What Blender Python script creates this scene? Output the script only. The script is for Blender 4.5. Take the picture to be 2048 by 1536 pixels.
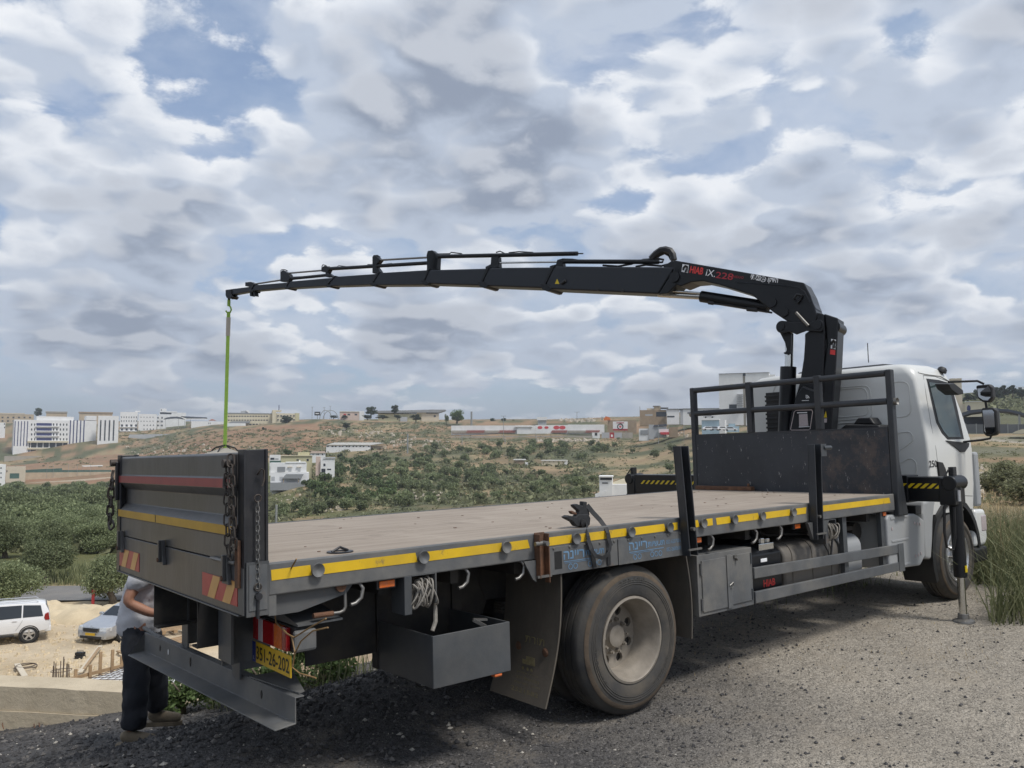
import bpy, bmesh, math, random
from mathutils import Vector, Matrix, noise as mnoise
import numpy as np
R = math.radians
random.seed(7)
rng = np.random.default_rng(7)
for o in list(bpy.data.objects):
    bpy.data.objects.remove(o)
scn = bpy.context.scene
COL = scn.collection

# ------------------------------------------------------------------ camera
FOC = 1648.983            # focal length in pixels of the 2048 px wide photograph
YAW, PITCH = R(51.00237), R(4.59101)
MT = Matrix(((0.999777, 0.002347, -0.020969), (-0.00199, 0.999853, 0.017017), (0.021006, -0.016971, 0.999635)))   # truck frame on its slightly sloping ground
EYE = Vector((-1.63758, -5.34052, 1.94578))
cf = Vector((math.cos(PITCH)*math.cos(YAW), math.cos(PITCH)*math.sin(YAW), math.sin(PITCH)))
cr = Vector((math.sin(YAW), -math.cos(YAW), 0.0))
cu = cr.cross(cf)
cam_d = bpy.data.cameras.new('camera'); cam = bpy.data.objects.new('camera', cam_d); COL.objects.link(cam)
cam_d.sensor_width = 36.0; cam_d.lens = FOC/2048*36.0
cam_d.clip_start = 0.05; cam_d.clip_end = 20000
cam.matrix_world = Matrix(((cr.x, cu.x, -cf.x, EYE.x), (cr.y, cu.y, -cf.y, EYE.y), (cr.z, cu.z, -cf.z, EYE.z), (0, 0, 0, 1)))
scn.camera = cam
scn.render.resolution_x = 1024; scn.render.resolution_y = 768

# ------------------------------------------------------------------ sky, sun, exposure
SUN_EL, SUN_AZ = R(58), R(-75)          # direction towards the sun
sdir = Vector((math.cos(SUN_EL)*math.cos(SUN_AZ), math.cos(SUN_EL)*math.sin(SUN_AZ), math.sin(SUN_EL)))
sun_d = bpy.data.lights.new('sun', 'SUN'); sun = bpy.data.objects.new('sun', sun_d); COL.objects.link(sun)
sun_d.energy = 2.4; sun_d.angle = R(13); sun_d.color = (1.0, 0.965, 0.91)
sun.rotation_euler = (-sdir).to_track_quat('-Z', 'Y').to_euler()
vs = scn.view_settings
vs.view_transform = 'Standard'; vs.look = 'None'; vs.exposure = 0.35; vs.gamma = 1.0; vs.use_curve_mapping = False

def pray(px, py):
    return (cf + cr*((px-1024)/FOC) + cu*(-(py-768)/FOC))
world = bpy.data.worlds.new('World'); scn.world = world; world.use_nodes = True
nt = world.node_tree
class NG:
    """little node-graph helper"""
    def __init__(s, nt): s.nt = nt
    def n(s, t, **kw):
        x = s.nt.nodes.new(t)
        for k, v in kw.items():
            setattr(x, k, v)
        return x
    def put(s, sock, v):
        if isinstance(v, bpy.types.NodeSocket): s.nt.links.new(v, sock)
        elif v is not None:
            if isinstance(v, (tuple, list, Vector)) and sock.type == 'RGBA' and len(v) == 3: v = (*v, 1)
            sock.default_value = v
    def math(s, op, a, b=None, c=None, clamp=False):
        x = s.n('ShaderNodeMath', operation=op, use_clamp=clamp)
        s.put(x.inputs[0], a); s.put(x.inputs[1], b)
        if c is not None: s.put(x.inputs[2], c)
        return x.outputs[0]
    def vmath(s, op, a, b=None, out=0):
        x = s.n('ShaderNodeVectorMath', operation=op)
        s.put(x.inputs[0], a)
        if b is not None:
            if op == 'SCALE': s.put(x.inputs['Scale'], b)
            else: s.put(x.inputs[1], b)
        return x.outputs[out]
    def noise(s, vec, scale=1.0, detail=4.0, rough=0.55, dist=0.0, col=False, lac=2.0):
        x = s.n('ShaderNodeTexNoise')
        s.put(x.inputs['Vector'], vec); s.put(x.inputs['Scale'], scale); s.put(x.inputs['Detail'], detail)
        s.put(x.inputs['Roughness'], rough); s.put(x.inputs['Distortion'], dist); s.put(x.inputs['Lacunarity'], lac)
        return x.outputs['Color' if col else 'Fac']
    def ss(s, v, a, b, lo=0.0, hi=1.0):
        x = s.n('ShaderNodeMapRange', interpolation_type='SMOOTHSTEP')
        s.put(x.inputs['Value'], v); s.put(x.inputs['From Min'], a); s.put(x.inputs['From Max'], b)
        s.put(x.inputs['To Min'], lo); s.put(x.inputs['To Max'], hi)
        return x.outputs['Result']
    def mix(s, f, a, b, mode='MIX'):
        x = s.n('ShaderNodeMix', data_type='RGBA', blend_type=mode)
        s.put(x.inputs['Factor'], f); s.put(x.inputs['A'], a) if False else None
        s.put(x.inputs[6], a); s.put(x.inputs[7], b)
        return x.outputs[2]
    def ramp(s, f, stops):
        x = s.n('ShaderNodeValToRGB'); r = x.color_ramp
        while len(r.elements) < len(stops): r.elements.new(0.5)
        for e, (p, c) in zip(r.elements, stops): e.position = p; e.color = (*c, 1)
        s.put(x.inputs[0], f); return x.outputs[0]
g = NG(nt)
for nd in list(nt.nodes): nt.nodes.remove(nd)
wout = g.n('ShaderNodeOutputWorld'); bg = g.n('ShaderNodeBackground')
sky = g.n('ShaderNodeTexSky', sky_type='NISHITA'); sky.sun_disc = False
sky.sun_elevation = SUN_EL; sky.sun_rotation = math.pi/2 - SUN_AZ; sky.air_density = 1.0; sky.dust_density = 1.2; sky.ozone_density = 1.5
SKY_S = 0.1
tc = g.n('ShaderNodeTexCoord'); dvec = tc.outputs['Generated']
sx = g.n('ShaderNodeSeparateXYZ'); g.put(sx.inputs[0], dvec)
# cloud layer: direction is spread out towards the horizon so that far clouds get small and flat
zc = g.math('MAXIMUM', sx.outputs['Z'], 0.0)
inv = g.math('DIVIDE', 1.0, g.math('ADD', zc, 0.45))
cx = g.n('ShaderNodeCombineXYZ')
g.put(cx.inputs[0], g.math('MULTIPLY', sx.outputs['X'], inv)); g.put(cx.inputs[1], g.math('MULTIPLY', sx.outputs['Y'], inv))
g.put(cx.inputs[2], g.math('MULTIPLY', g.math('LOGARITHM', g.math('ADD', zc, 0.154), 2.718), 0.80))
cp = cx.outputs[0]
warp = g.vmath('SCALE', g.vmath('SUBTRACT', g.noise(cp, 3.0, 4, 0.55, col=True), (0.5, 0.5, 0.5)), 0.12)
cpw = g.vmath('ADD', cp, warp)
def puff(p, sc):
    x = g.n('ShaderNodeTexVoronoi', feature='F1'); g.put(x.inputs['Vector'], p); x.inputs['Scale'].default_value = sc
    return g.math('SUBTRACT', 0.64, x.outputs['Distance'])
def cloud_density(p, fine):
    d = g.math('MULTIPLY', g.noise(p, 2.3, 3.0, 0.5), 0.80)
    d = g.math('ADD', d, g.math('MULTIPLY', puff(p, 5.5), 0.34)); d = g.math('ADD', d, g.math('MULTIPLY', puff(p, 13.5), 0.21))
    if fine: d = g.math('ADD', d, g.math('MULTIPLY', g.noise(p, 17, 8, 0.70), 0.24))
    else: d = g.math('ADD', d, 0.12)
    return d
# large clouds where the sky shows them (direction, radius, weight)
def blob(v, px, py, rad, w, flat=1.0):
    c = pray(px, py).normalized()
    dd = g.vmath('SUBTRACT', v, c)
    if flat != 1.0: dd = g.vmath('MULTIPLY', dd, (1.0, 1.0, flat))
    ln = g.vmath('LENGTH', dd, out=1)
    return g.math('MULTIPLY', g.ss(ln, rad, 0.0), w)
wd = g.vmath('ADD', dvec, g.vmath('SCALE', warp, 0.35))
bsum = None
for (px, py, rad, w, fl) in [(830, 300, .26, .13, 1.0), (430, 560, .25, .15, 1.5), (190, 380, .26, .13, 1.3), (1050, 330, .13, .07, 1.0), (1500, 120, .5, .10, 1.6),
                         (1440, 690, .13, .10, 1.6), (1280, 700, .10, .07, 1.6), (1000, 650, .22, .12, 1.7), (1880, 620, .25, .11, 1.6), (300, 700, .2, .10, 1.8), (60, 640, .14, .08, 1.4),
                         (1550, 500, .3, .07, 1.5), (950, 80, .3, .08, 1.6),
                         (470, 420, .12, -.10, 1.0), (620, 660, .10, -.10, 1.2), (1130, 480, .14, -.07, 1.0), (60, 480, .12, -.08, 1.0), (120, 760, .13, -.10, 3.0), (560, 770, .17, -.09, 3.0), (1220, 620, .10, -.08, 1.4),
                         (1480, 330, .25, -.05, 1.2)]:
    b_ = blob(wd, px, py, rad, w, fl)
    bsum = b_ if bsum is None else g.math('ADD', bsum, b_)
bsum = g.math('ADD', bsum, g.ss(zc, 0.22, 0.02, 0.0, 0.04))
den = g.math('ADD', cloud_density(cpw, True), bsum)
den_up = g.math('ADD', cloud_density(g.vmath('ADD', cpw, (0.016*sdir.x, 0.016*sdir.y, 0.05)), False), bsum)
cover = g.ss(den, 0.53, 0.61)
thick = g.ss(den, 0.63, 0.88)
light = g.ss(g.math('SUBTRACT', den, den_up), -0.045, 0.09)         # thins out towards the sun: lit side
edge = g.ss(den, 0.76, 0.57)
base_dark = g.mix(thick, (4.25, 4.8, 5.75), (2.3, 2.7, 3.5))
ccol = g.mix(g.math('MULTIPLY', light, g.math('ADD', g.math('MULTIPLY', edge, 0.55), 0.40)), base_dark, (7.7, 7.85, 8.1))
# thin high cloud over the blue
veil = g.ss(g.noise(cpw, 1.7, 7, 0.62), 0.28, 0.60, 0.36, 0.93)
vcol = g.mix(g.ss(g.noise(cpw, 3.4, 6, 0.6), 0.35, 0.68), (3.1, 3.95, 5.25), (4.8, 5.35, 6.3))
skyc = g.mix(1.0, sky.outputs[0], (0.95, 1.0, 1.12), 'MULTIPLY')
skyc = g.mix(veil, skyc, vcol)
final = g.mix(cover, skyc, ccol)
# below the horizon: plain ground-coloured bounce
final = g.mix(g.ss(sx.outputs['Z'], -0.02, -0.06), final, (1.7, 1.55, 1.3))
nt.links.new(final, bg.inputs[0]); bg.inputs[1].default_value = SKY_S
nt.links.new(bg.outputs[0], wout.inputs[0])
world.cycles.sampling_method = "MANUAL"; world.cycles.sample_map_resolution = 256

# ------------------------------------------------------------------ helpers
def W(px, py, dep):
    """point of the place seen at a pixel, at a given depth in metres"""
    return EYE + pray(px, py)*dep
def zy(py, d):
    return EYE.z + d*math.tan(PITCH - math.atan((py-768)/FOC))
FH = Vector((math.cos(YAW), math.sin(YAW))); RH = Vector((math.sin(YAW), -math.cos(YAW)))
def plan(x, y):
    dx, dy = x-EYE.x, y-EYE.y
    return dx*RH.x+dy*RH.y, dx*FH.x+dy*FH.y
def smooth(a, b, v):
    t = min(1.0, max(0.0, (v-a)/(b-a))); return t*t*(3-2*t)
MTI = MT.inverted()
CT = MTI @ EYE
def tray(px, py):
    return MTI @ pray(px, py)
def tx(px, py, x): d = tray(px, py); t = (x-CT.x)/d.x; return CT+d*t
def ty(px, py, y): d = tray(px, py); t = (y-CT.y)/d.y; return CT+d*t
def tz(px, py, z): d = tray(px, py); t = (z-CT.z)/d.z; return CT+d*t

def link(o, parent=None):
    COL.objects.link(o)
    if parent is not None: o.parent = parent
    return o
def tag(o, label=None, cat=None, group=None, kind=None):
    if label: o['label'] = label
    if cat: o['category'] = cat
    if group: o['group'] = group
    if kind: o['kind'] = kind
    return o
def empty(name, loc=(0, 0, 0), rz=0.0, label=None, cat=None, group=None):
    o = bpy.data.objects.new(name, None); COL.objects.link(o); o.empty_display_size = 0.2
    o.location = loc; o.rotation_euler = (0, 0, rz)
    return tag(o, label, cat, group)

class MB:
    """collects shapes; build() links them as one mesh object"""
    def __init__(s): s.v = []; s.f = []
    def add(s, v, f):
        k = len(s.v); s.v += [tuple(p) for p in v]; s.f += [tuple(i+k for i in q) for q in f]; return s
    def box(s, x0, x1, y0, y1, z0, z1, M=None):
        v = [(x0, y0, z0), (x1, y0, z0), (x1, y1, z0), (x0, y1, z0), (x0, y0, z1), (x1, y0, z1), (x1, y1, z1), (x0, y1, z1)]
        if M is not None: v = [M @ Vector(p) for p in v]
        return s.add(v, [(0, 3, 2, 1), (4, 5, 6, 7), (0, 1, 5, 4), (1, 2, 6, 5), (2, 3, 7, 6), (3, 0, 4, 7)])
    def bar(s, a, b, w, h, up=(0, 0, 1)):
        a, b = Vector(a), Vector(b); d = (b-a).normalized(); up = Vector(up)
        r = d.cross(up)
        if r.length < 1e-4: r = d.cross(Vector((1, 0, 0)))
        r.normalize(); u = r.cross(d)
        v = [p+r*i*w/2+u*j*h/2 for p in (a, b) for i, j in ((-1, -1), (1, -1), (1, 1), (-1, 1))]
        return s.add(v, [(0, 1, 2, 3), (4, 7, 6, 5), (0, 4, 5, 1), (1, 5, 6, 2), (2, 6, 7, 3), (3, 7, 4, 0)])
    def hexa(s, v):
        return s.add(v, [(0, 3, 2, 1), (4, 5, 6, 7), (0, 1, 5, 4), (1, 2, 6, 5), (2, 3, 7, 6), (3, 0, 4, 7)])
    def cyl(s, a, b, r, n=14, r2=None, caps=True):
        a, b = Vector(a), Vector(b); d = (b-a).normalized()
        x = d.orthogonal().normalized(); y = d.cross(x); r2 = r if r2 is None else r2
        v = [a+(x*math.cos(t)+y*math.sin(t))*r for t in (2*math.pi*i/n for i in range(n))] + [b+(x*math.cos(t)+y*math.sin(t))*r2 for t in (2*math.pi*i/n for i in range(n))]
        f = [(i, (i+1) % n, n+(i+1) % n, n+i) for i in range(n)]
        if caps: f += [tuple(range(n))[::-1], tuple(range(n, 2*n))]
        return s.add(v, f)
    def tube(s, pts, r, n=8, closed=False):
        pts = [Vector(p) for p in pts]; m = len(pts); rings = []
        up = None
        for i, p in enumerate(pts):
            a = pts[(i-1) % m] if (closed or i > 0) else p; b = pts[(i+1) % m] if (closed or i < m-1) else p
            d = (b-a).normalized()
            if up is None: x = d.orthogonal().normalized()
            else:
                x = (up-d*up.dot(d))
                x = x.normalized() if x.length > 1e-5 else d.orthogonal().normalized()
            up = x; y = d.cross(x); rr = r[i] if isinstance(r, (list, tuple)) else r
            rings.append([p+(x*math.cos(t)+y*math.sin(t))*rr for t in (2*math.pi*k/n for k in range(n))])
        v = [q for rg in rings for q in rg]; f = []
        for i in range(m if closed else m-1):
            j = (i+1) % m
            f += [(i*n+k, i*n+(k+1) % n, j*n+(k+1) % n, j*n+k) for k in range(n)]
        if not closed: f += [tuple(range(n))[::-1], tuple(range((m-1)*n, m*n))]
        return s.add(v, f)
    def prism(s, poly, fn0, fn1):
        """poly: 2-D outline; fn0/fn1 map a 2-D point to the two end faces"""
        n = len(poly); v = [fn0(p) for p in poly]+[fn1(p) for p in poly]
        return s.add(v, [tuple(range(n))[::-1], tuple(range(n, 2*n))]+[(i, (i+1) % n, n+(i+1) % n, n+i) for i in range(n)])
    def lathe(s, prof, c, ax, n=32, closed=True):
        """prof: list of (radius, offset along axis)"""
        c = Vector(c); ax = Vector(ax).normalized(); x = ax.orthogonal().normalized(); y = ax.cross(x); m = len(prof)
        v = [c+ax*o+(x*math.cos(t)+y*math.sin(t))*r for r, o in prof for t in (2*math.pi*i/n for i in range(n))]
        f = []
        for j in range(m if closed else m-1):
            k = (j+1) % m
            f += [(j*n+i, j*n+(i+1) % n, k*n+(i+1) % n, k*n+i) for i in range(n)]
        return s.add(v, f)
    def disc(s, c, ax, r, n=20):
        c = Vector(c); ax = Vector(ax).normalized(); x = ax.orthogonal().normalized(); y = ax.cross(x)
        return s.add([c+(x*math.cos(t)+y*math.sin(t))*r for t in (2*math.pi*i/n for i in range(n))], [tuple(range(n))])
    def mesh(s, name, mat, smooth=False):
        me = bpy.data.meshes.new(name); me.from_pydata(s.v, [], s.f); me.update()
        if mat is not None: me.materials.append(mat)
        bm = bmesh.new(); bm.from_mesh(me); bmesh.ops.recalc_face_normals(bm, faces=bm.faces)
        if smooth:
            for fc in bm.faces: fc.smooth = True
            if smooth is not True:
                for e in bm.edges:
                    if len(e.link_faces) == 2 and e.calc_face_angle(0) > R(smooth): e.smooth = False
        bm.to_mesh(me); bm.free()
        return me
    def build(s, name, mat, parent=None, smooth=False, bevel=0.0, seg=2, label=None):
        o = bpy.data.objects.new(name, s.mesh(name, mat, smooth)); link(o, parent)
        if bevel:
            m = o.modifiers.new('bevel', 'BEVEL'); m.width = bevel; m.segments = seg; m.limit_method = 'ANGLE'; m.angle_limit = R(35)
        if label: o['label'] = label
        return o
def text_obj(name, body, mat, parent, org, right, up, size, extrude=0.0, fit=None, shear=0.0, bold=0.0, align='LEFT'):
    """flat lettering as a mesh lying on a surface: origin, text direction, up direction; fit = wanted width"""
    c = bpy.data.curves.new(name, 'FONT'); c.body = body; c.size = 1.0; c.extrude = 0.0; c.shear = shear; c.offset = bold; c.resolution_u = 3
    t = bpy.data.objects.new(name, c); COL.objects.link(t)
    dg = bpy.context.evaluated_depsgraph_get(); dg.update()
    me = bpy.data.meshes.new_from_object(t.evaluated_get(dg)); bpy.data.objects.remove(t)
    if not me.vertices: return None
    xs = [v.co.x for v in me.vertices]; ys = [v.co.y for v in me.vertices]
    x0, x1, y0, y1 = min(xs), max(xs), min(ys), max(ys)
    sy = size/(y1-y0); sx_ = (fit/(x1-x0)) if fit else sy
    right = Vector(right).normalized(); up = Vector(up); up = (up-right*up.dot(right)*0).normalized(); org = Vector(org)
    for v in me.vertices:
        v.co = org+right*((v.co.x-x0)*sx_)+up*((v.co.y-y0)*sy)
    me.materials.clear(); me.materials.append(mat)
    o = bpy.data.objects.new(name, me); link(o, parent)
    return o

# ------------------------------------------------------------------ materials
def new_mat(name):
    m = bpy.data.materials.new(name); m.use_nodes = True
    g = NG(m.node_tree); b = m.node_tree.nodes['Principled BSDF']
    return m, g, b
def pm(name, col, rough=0.6, metal=0.0, var=0.12, scale=6.0, dust=0.0, dustcol=(0.30, 0.26, 0.20), bump=0.0, bscale=40.0, spec=0.5, coat=0.0, stretch=None, wear=0.0, wearcol=(0.16, 0.09, 0.05)):
    m, g, b = new_mat(name)
    tcn = g.n('ShaderNodeTexCoord').outputs['Object']
    if stretch: tcn = g.vmath('MULTIPLY', tcn, stretch)
    nz = g.noise(tcn, scale, 5, 0.6)
    c = g.mix(g.ss(nz, 0.25, 0.75), tuple(x*(1-var) for x in col), tuple(min(1, x*(1+var)) for x in col))
    rr = rough
    if dust:
        dm = g.math('MULTIPLY', g.ss(g.noise(tcn, scale*0.45, 7, 0.68), 0.36, 0.74), dust)
        c = g.mix(dm, c, dustcol); rr = g.math('ADD', g.math('MULTIPLY', dm, 0.35), rough, clamp=True)
    if wear:
        wm = g.math('MULTIPLY', g.ss(g.noise(tcn, scale*1.7, 8, 0.75), 0.60, 0.68), wear)
        c = g.mix(wm, c, wearcol)
    g.put(b.inputs['Base Color'], c); g.put(b.inputs['Roughness'], rr); b.inputs['Metallic'].default_value = metal
    b.inputs['Specular IOR Level'].default_value = spec
    if coat: b.inputs['Coat Weight'].default_value = coat; b.inputs['Coat Roughness'].default_value = 0.08
    if bump:
        bn = g.n('ShaderNodeBump'); bn.inputs['Strength'].default_value = bump; bn.inputs['Distance'].default_value = 0.02
        g.put(bn.inputs['Height'], g.noise(tcn, bscale, 6, 0.6)); g.put(b.inputs['Normal'], bn.outputs[0])
    return m
MAT = {}
MAT['bed_paint'] = pm('bed_paint', (0.052, 0.058, 0.064), 0.42, 0, 0.18, 3.0, 0.30, (0.20, 0.18, 0.155), 0.20, 4, wear=0.3)
MAT['bed_dusty'] = pm('bed_dusty', (0.085, 0.090, 0.095), 0.5, 0, 0.18, 4.0, 0.55, (0.24, 0.22, 0.185), 0.20, 4, wear=0.3)
MAT['tail_paint'] = pm('tail_paint', (0.046, 0.049, 0.053), 0.36, 0, 0.40, 2.2, 0.36, (0.17, 0.152, 0.13), 0.30, 3.5, stretch=(1, 1, 0.45), wear=0.45, wearcol=(0.10, 0.075, 0.06))
MAT['head_paint'] = pm('head_paint', (0.021, 0.024, 0.029), 0.45, 0, 0.2, 3.0, 0.14, (0.14, 0.13, 0.12), 0.05, 22)
MAT['black_steel'] = pm('black_steel', (0.013, 0.014, 0.018), 0.40, 0, 0.2, 5.0, 0.2, (0.14, 0.125, 0.105))
MAT['chassis'] = pm('chassis', (0.020, 0.020, 0.021), 0.65, 0, 0.2, 5.0, 0.55, (0.095, 0.08, 0.062), spec=0.3)
MAT['crane'] = pm('crane', (0.0065, 0.0075, 0.0095), 0.36, 0, 0.08, 4.0, 0.08, (0.04, 0.04, 0.04), spec=0.35)
MAT['crane_boom'] = pm('crane_boom', (0.0095, 0.012, 0.017), 0.34, 0, 0.06, 2.0, 0.06, (0.05, 0.05, 0.05), spec=0.42)
MAT['chrome'] = pm('chrome', (0.62, 0.62, 0.60), 0.18, 1.0, 0.05, 8.0)
MAT['rust'] = pm('rust', (0.13, 0.060, 0.030), 0.8, 0, 0.4, 12.0, 0.4, (0.06, 0.05, 0.045), 0.2, 60)
MAT['chain'] = pm('chain', (0.060, 0.052, 0.046), 0.6, 0.4, 0.4, 20.0, 0.3, (0.10, 0.06, 0.04))
MAT['zinc'] = pm('zinc', (0.19, 0.185, 0.175), 0.42, 0.7, 0.15, 14.0, 0.3, (0.22, 0.19, 0.16))
MAT['yellow'] = pm('yellow_tape', (0.66, 0.42, 0.010), 0.45, 0, 0.10, 5.0, 0.18, (0.24, 0.18, 0.09), wear=0.55, wearcol=(0.09, 0.085, 0.08))
MAT['yellow_old'] = pm('yellow_tape_old', (0.50, 0.29, 0.022), 0.5, 0, 0.12, 3.0, 0.30, (0.25, 0.16, 0.06), wear=0.4, wearcol=(0.09, 0.085, 0.08))
MAT['red_tape'] = pm('red_tape', (0.30, 0.052, 0.048), 0.5, 0, 0.15, 4.0, 0.30, (0.19, 0.10, 0.09), wear=0.3, wearcol=(0.07, 0.05, 0.05))
MAT['refl_red'] = pm('reflector_red', (0.40, 0.045, 0.045), 0.4, 0, 0.08, 9.0, 0.2, (0.22, 0.08, 0.06))
MAT['refl_amber'] = pm('reflector_amber', (0.60, 0.32, 0.10), 0.4, 0, 0.08, 9.0, 0.2, (0.36, 0.22, 0.10))
MAT['hazard'] = pm('hazard_yellow', (0.62, 0.45, 0.012), 0.4, 0, 0.05, 8.0)
MAT['tyre'] = pm('tyre_rubber', (0.032, 0.032, 0.032), 0.75, 0, 0.2, 9.0, 0.75, (0.095, 0.082, 0.064), 0.12, 50)
MAT['tyre_wall'] = pm('tyre_wall_rubber', (0.032, 0.032, 0.032), 0.7, 0, 0.25, 4.0, 0.9, (0.125, 0.105, 0.08), 0.06, 60)
MAT['tyre_brown'] = pm('tyre_mud_band', (0.075, 0.055, 0.038), 0.85, 0, 0.35, 9.0, 0.8, (0.13, 0.10, 0.07), 0.1, 60)
MAT['rim'] = pm('wheel_rim_paint', (0.27, 0.24, 0.20), 0.5, 0.2, 0.18, 9.0, 0.5, (0.21, 0.175, 0.135), 0.05, 50)
MAT['rim_bright'] = pm('alloy_rim', (0.60, 0.60, 0.60), 0.3, 0.8, 0.1, 9.0, 0.3, (0.32, 0.29, 0.25))
MAT['cab'] = pm('cab_white', (0.62, 0.62, 0.59), 0.30, 0, 0.03, 2.0, 0.10, (0.50, 0.47, 0.42), coat=0.3)
MAT['cab_grey'] = pm('cab_grey', (0.30, 0.31, 0.315), 0.5, 0, 0.05, 3.0, 0.25, (0.34, 0.31, 0.27))
MAT['plastic'] = pm('black_plastic', (0.011, 0.011, 0.012), 0.5, 0, 0.15, 6.0, 0.2, (0.08, 0.075, 0.07))
MAT['rubber'] = pm('mudflap_rubber', (0.055, 0.050, 0.043), 0.8, 0, 0.25, 3.0, 0.85, (0.135, 0.112, 0.085), 0.12, 40, stretch=(1, 1, .4))
MAT['white'] = pm('white_print', (0.80, 0.80, 0.80), 0.4, 0, 0.02)
MAT['red'] = pm('red_print', (0.62, 0.035, 0.030), 0.4, 0, 0.04)
MAT['dark_red'] = pm('dark_red_print', (0.36, 0.020, 0.030), 0.4, 0, 0.04)
MAT['blue_print'] = pm('pale_blue_print', (0.12, 0.22, 0.34), 0.6, 0, 0.2, 22.0, wear=0.7, wearcol=(0.10, 0.105, 0.11))
MAT['black'] = pm('black_print', (0.012, 0.012, 0.012), 0.5, 0, 0.02)
MAT['plate'] = pm('plate_yellow', (0.62, 0.38, 0.012), 0.4, 0, 0.08, 12.0, 0.2, (0.32, 0.22, 0.08))
MAT['plate_blue'] = pm('plate_blue', (0.02, 0.04, 0.22), 0.4, 0, 0.05)
MAT['lens_red'] = pm('lens_red', (0.26, 0.010, 0.012), 0.10, 0, 0.15, 60.0, spec=0.6)
MAT['lens_amber'] = pm('lens_amber', (0.62, 0.13, 0.020), 0.15, 0, 0.15, 60.0, 0.15, spec=0.6)
MAT['lens_white'] = pm('lens_white', (0.42, 0.36, 0.36), 0.15, 0, 0.1, 60.0)
MAT['rope'] = pm('rope', (0.26, 0.24, 0.21), 0.9, 0, 0.25, 40.0, 0.3, (0.15, 0.13, 0.11))
MAT['wire_rust'] = pm('wire_rust', (0.25, 0.15, 0.06), 0.7, 0, 0.2, 20.0)
MAT['strap'] = pm('strap_webbing', (0.018, 0.019, 0.021), 0.7, 0, 0.2, 30.0)
MAT['alu'] = pm('checker_alu', (0.55, 0.56, 0.57), 0.3, 0.8, 0.1, 20.0)
MAT['grey_tank'] = pm('grey_tank', (0.115, 0.105, 0.092), 0.5, 0, 0.12, 3.0, 0.6, (0.185, 0.16, 0.13))
MAT['green_sling'] = pm('green_sling', (0.26, 0.42, 0.07), 0.8, 0, 0.1, 30.0)
def glass_mat(name, col, rough=0.05, trans=0.0):
    m, g, b = new_mat(name)
    b.inputs['Base Color'].default_value = (*col, 1); b.inputs['Roughness'].default_value = rough
    b.inputs['Transmission Weight'].default_value = trans; b.inputs['IOR'].default_value = 1.45
    return m
MAT['glass'] = glass_mat('window_glass', (0.04, 0.05, 0.055), 0.04)
MAT['mirror'] = glass_mat('mirror_glass', (0.55, 0.56, 0.57), 0.03); MAT['mirror'].node_tree.nodes['Principled BSDF'].inputs['Metallic'].default_value = 1.0
def clear_glass():
    m, g, b = new_mat('cab_window_glass')
    out = m.node_tree.nodes['Material Output']; gl = g.n('ShaderNodeBsdfGlossy'); gl.inputs['Roughness'].default_value = 0.03
    tr = g.n('ShaderNodeBsdfTransparent'); tr.inputs['Color'].default_value = (0.62, 0.70, 0.69, 1)
    fr = g.n('ShaderNodeFresnel'); fr.inputs['IOR'].default_value = 1.5
    mx = g.n('ShaderNodeMixShader'); g.put(mx.inputs[0], g.math('MULTIPLY', fr.outputs[0], 1.6, clamp=True)); g.put(mx.inputs[1], tr.outputs[0]); g.put(mx.inputs[2], gl.outputs[0])
    g.put(out.inputs['Surface'], mx.outputs[0]); return m
MAT['clear'] = clear_glass()
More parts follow.
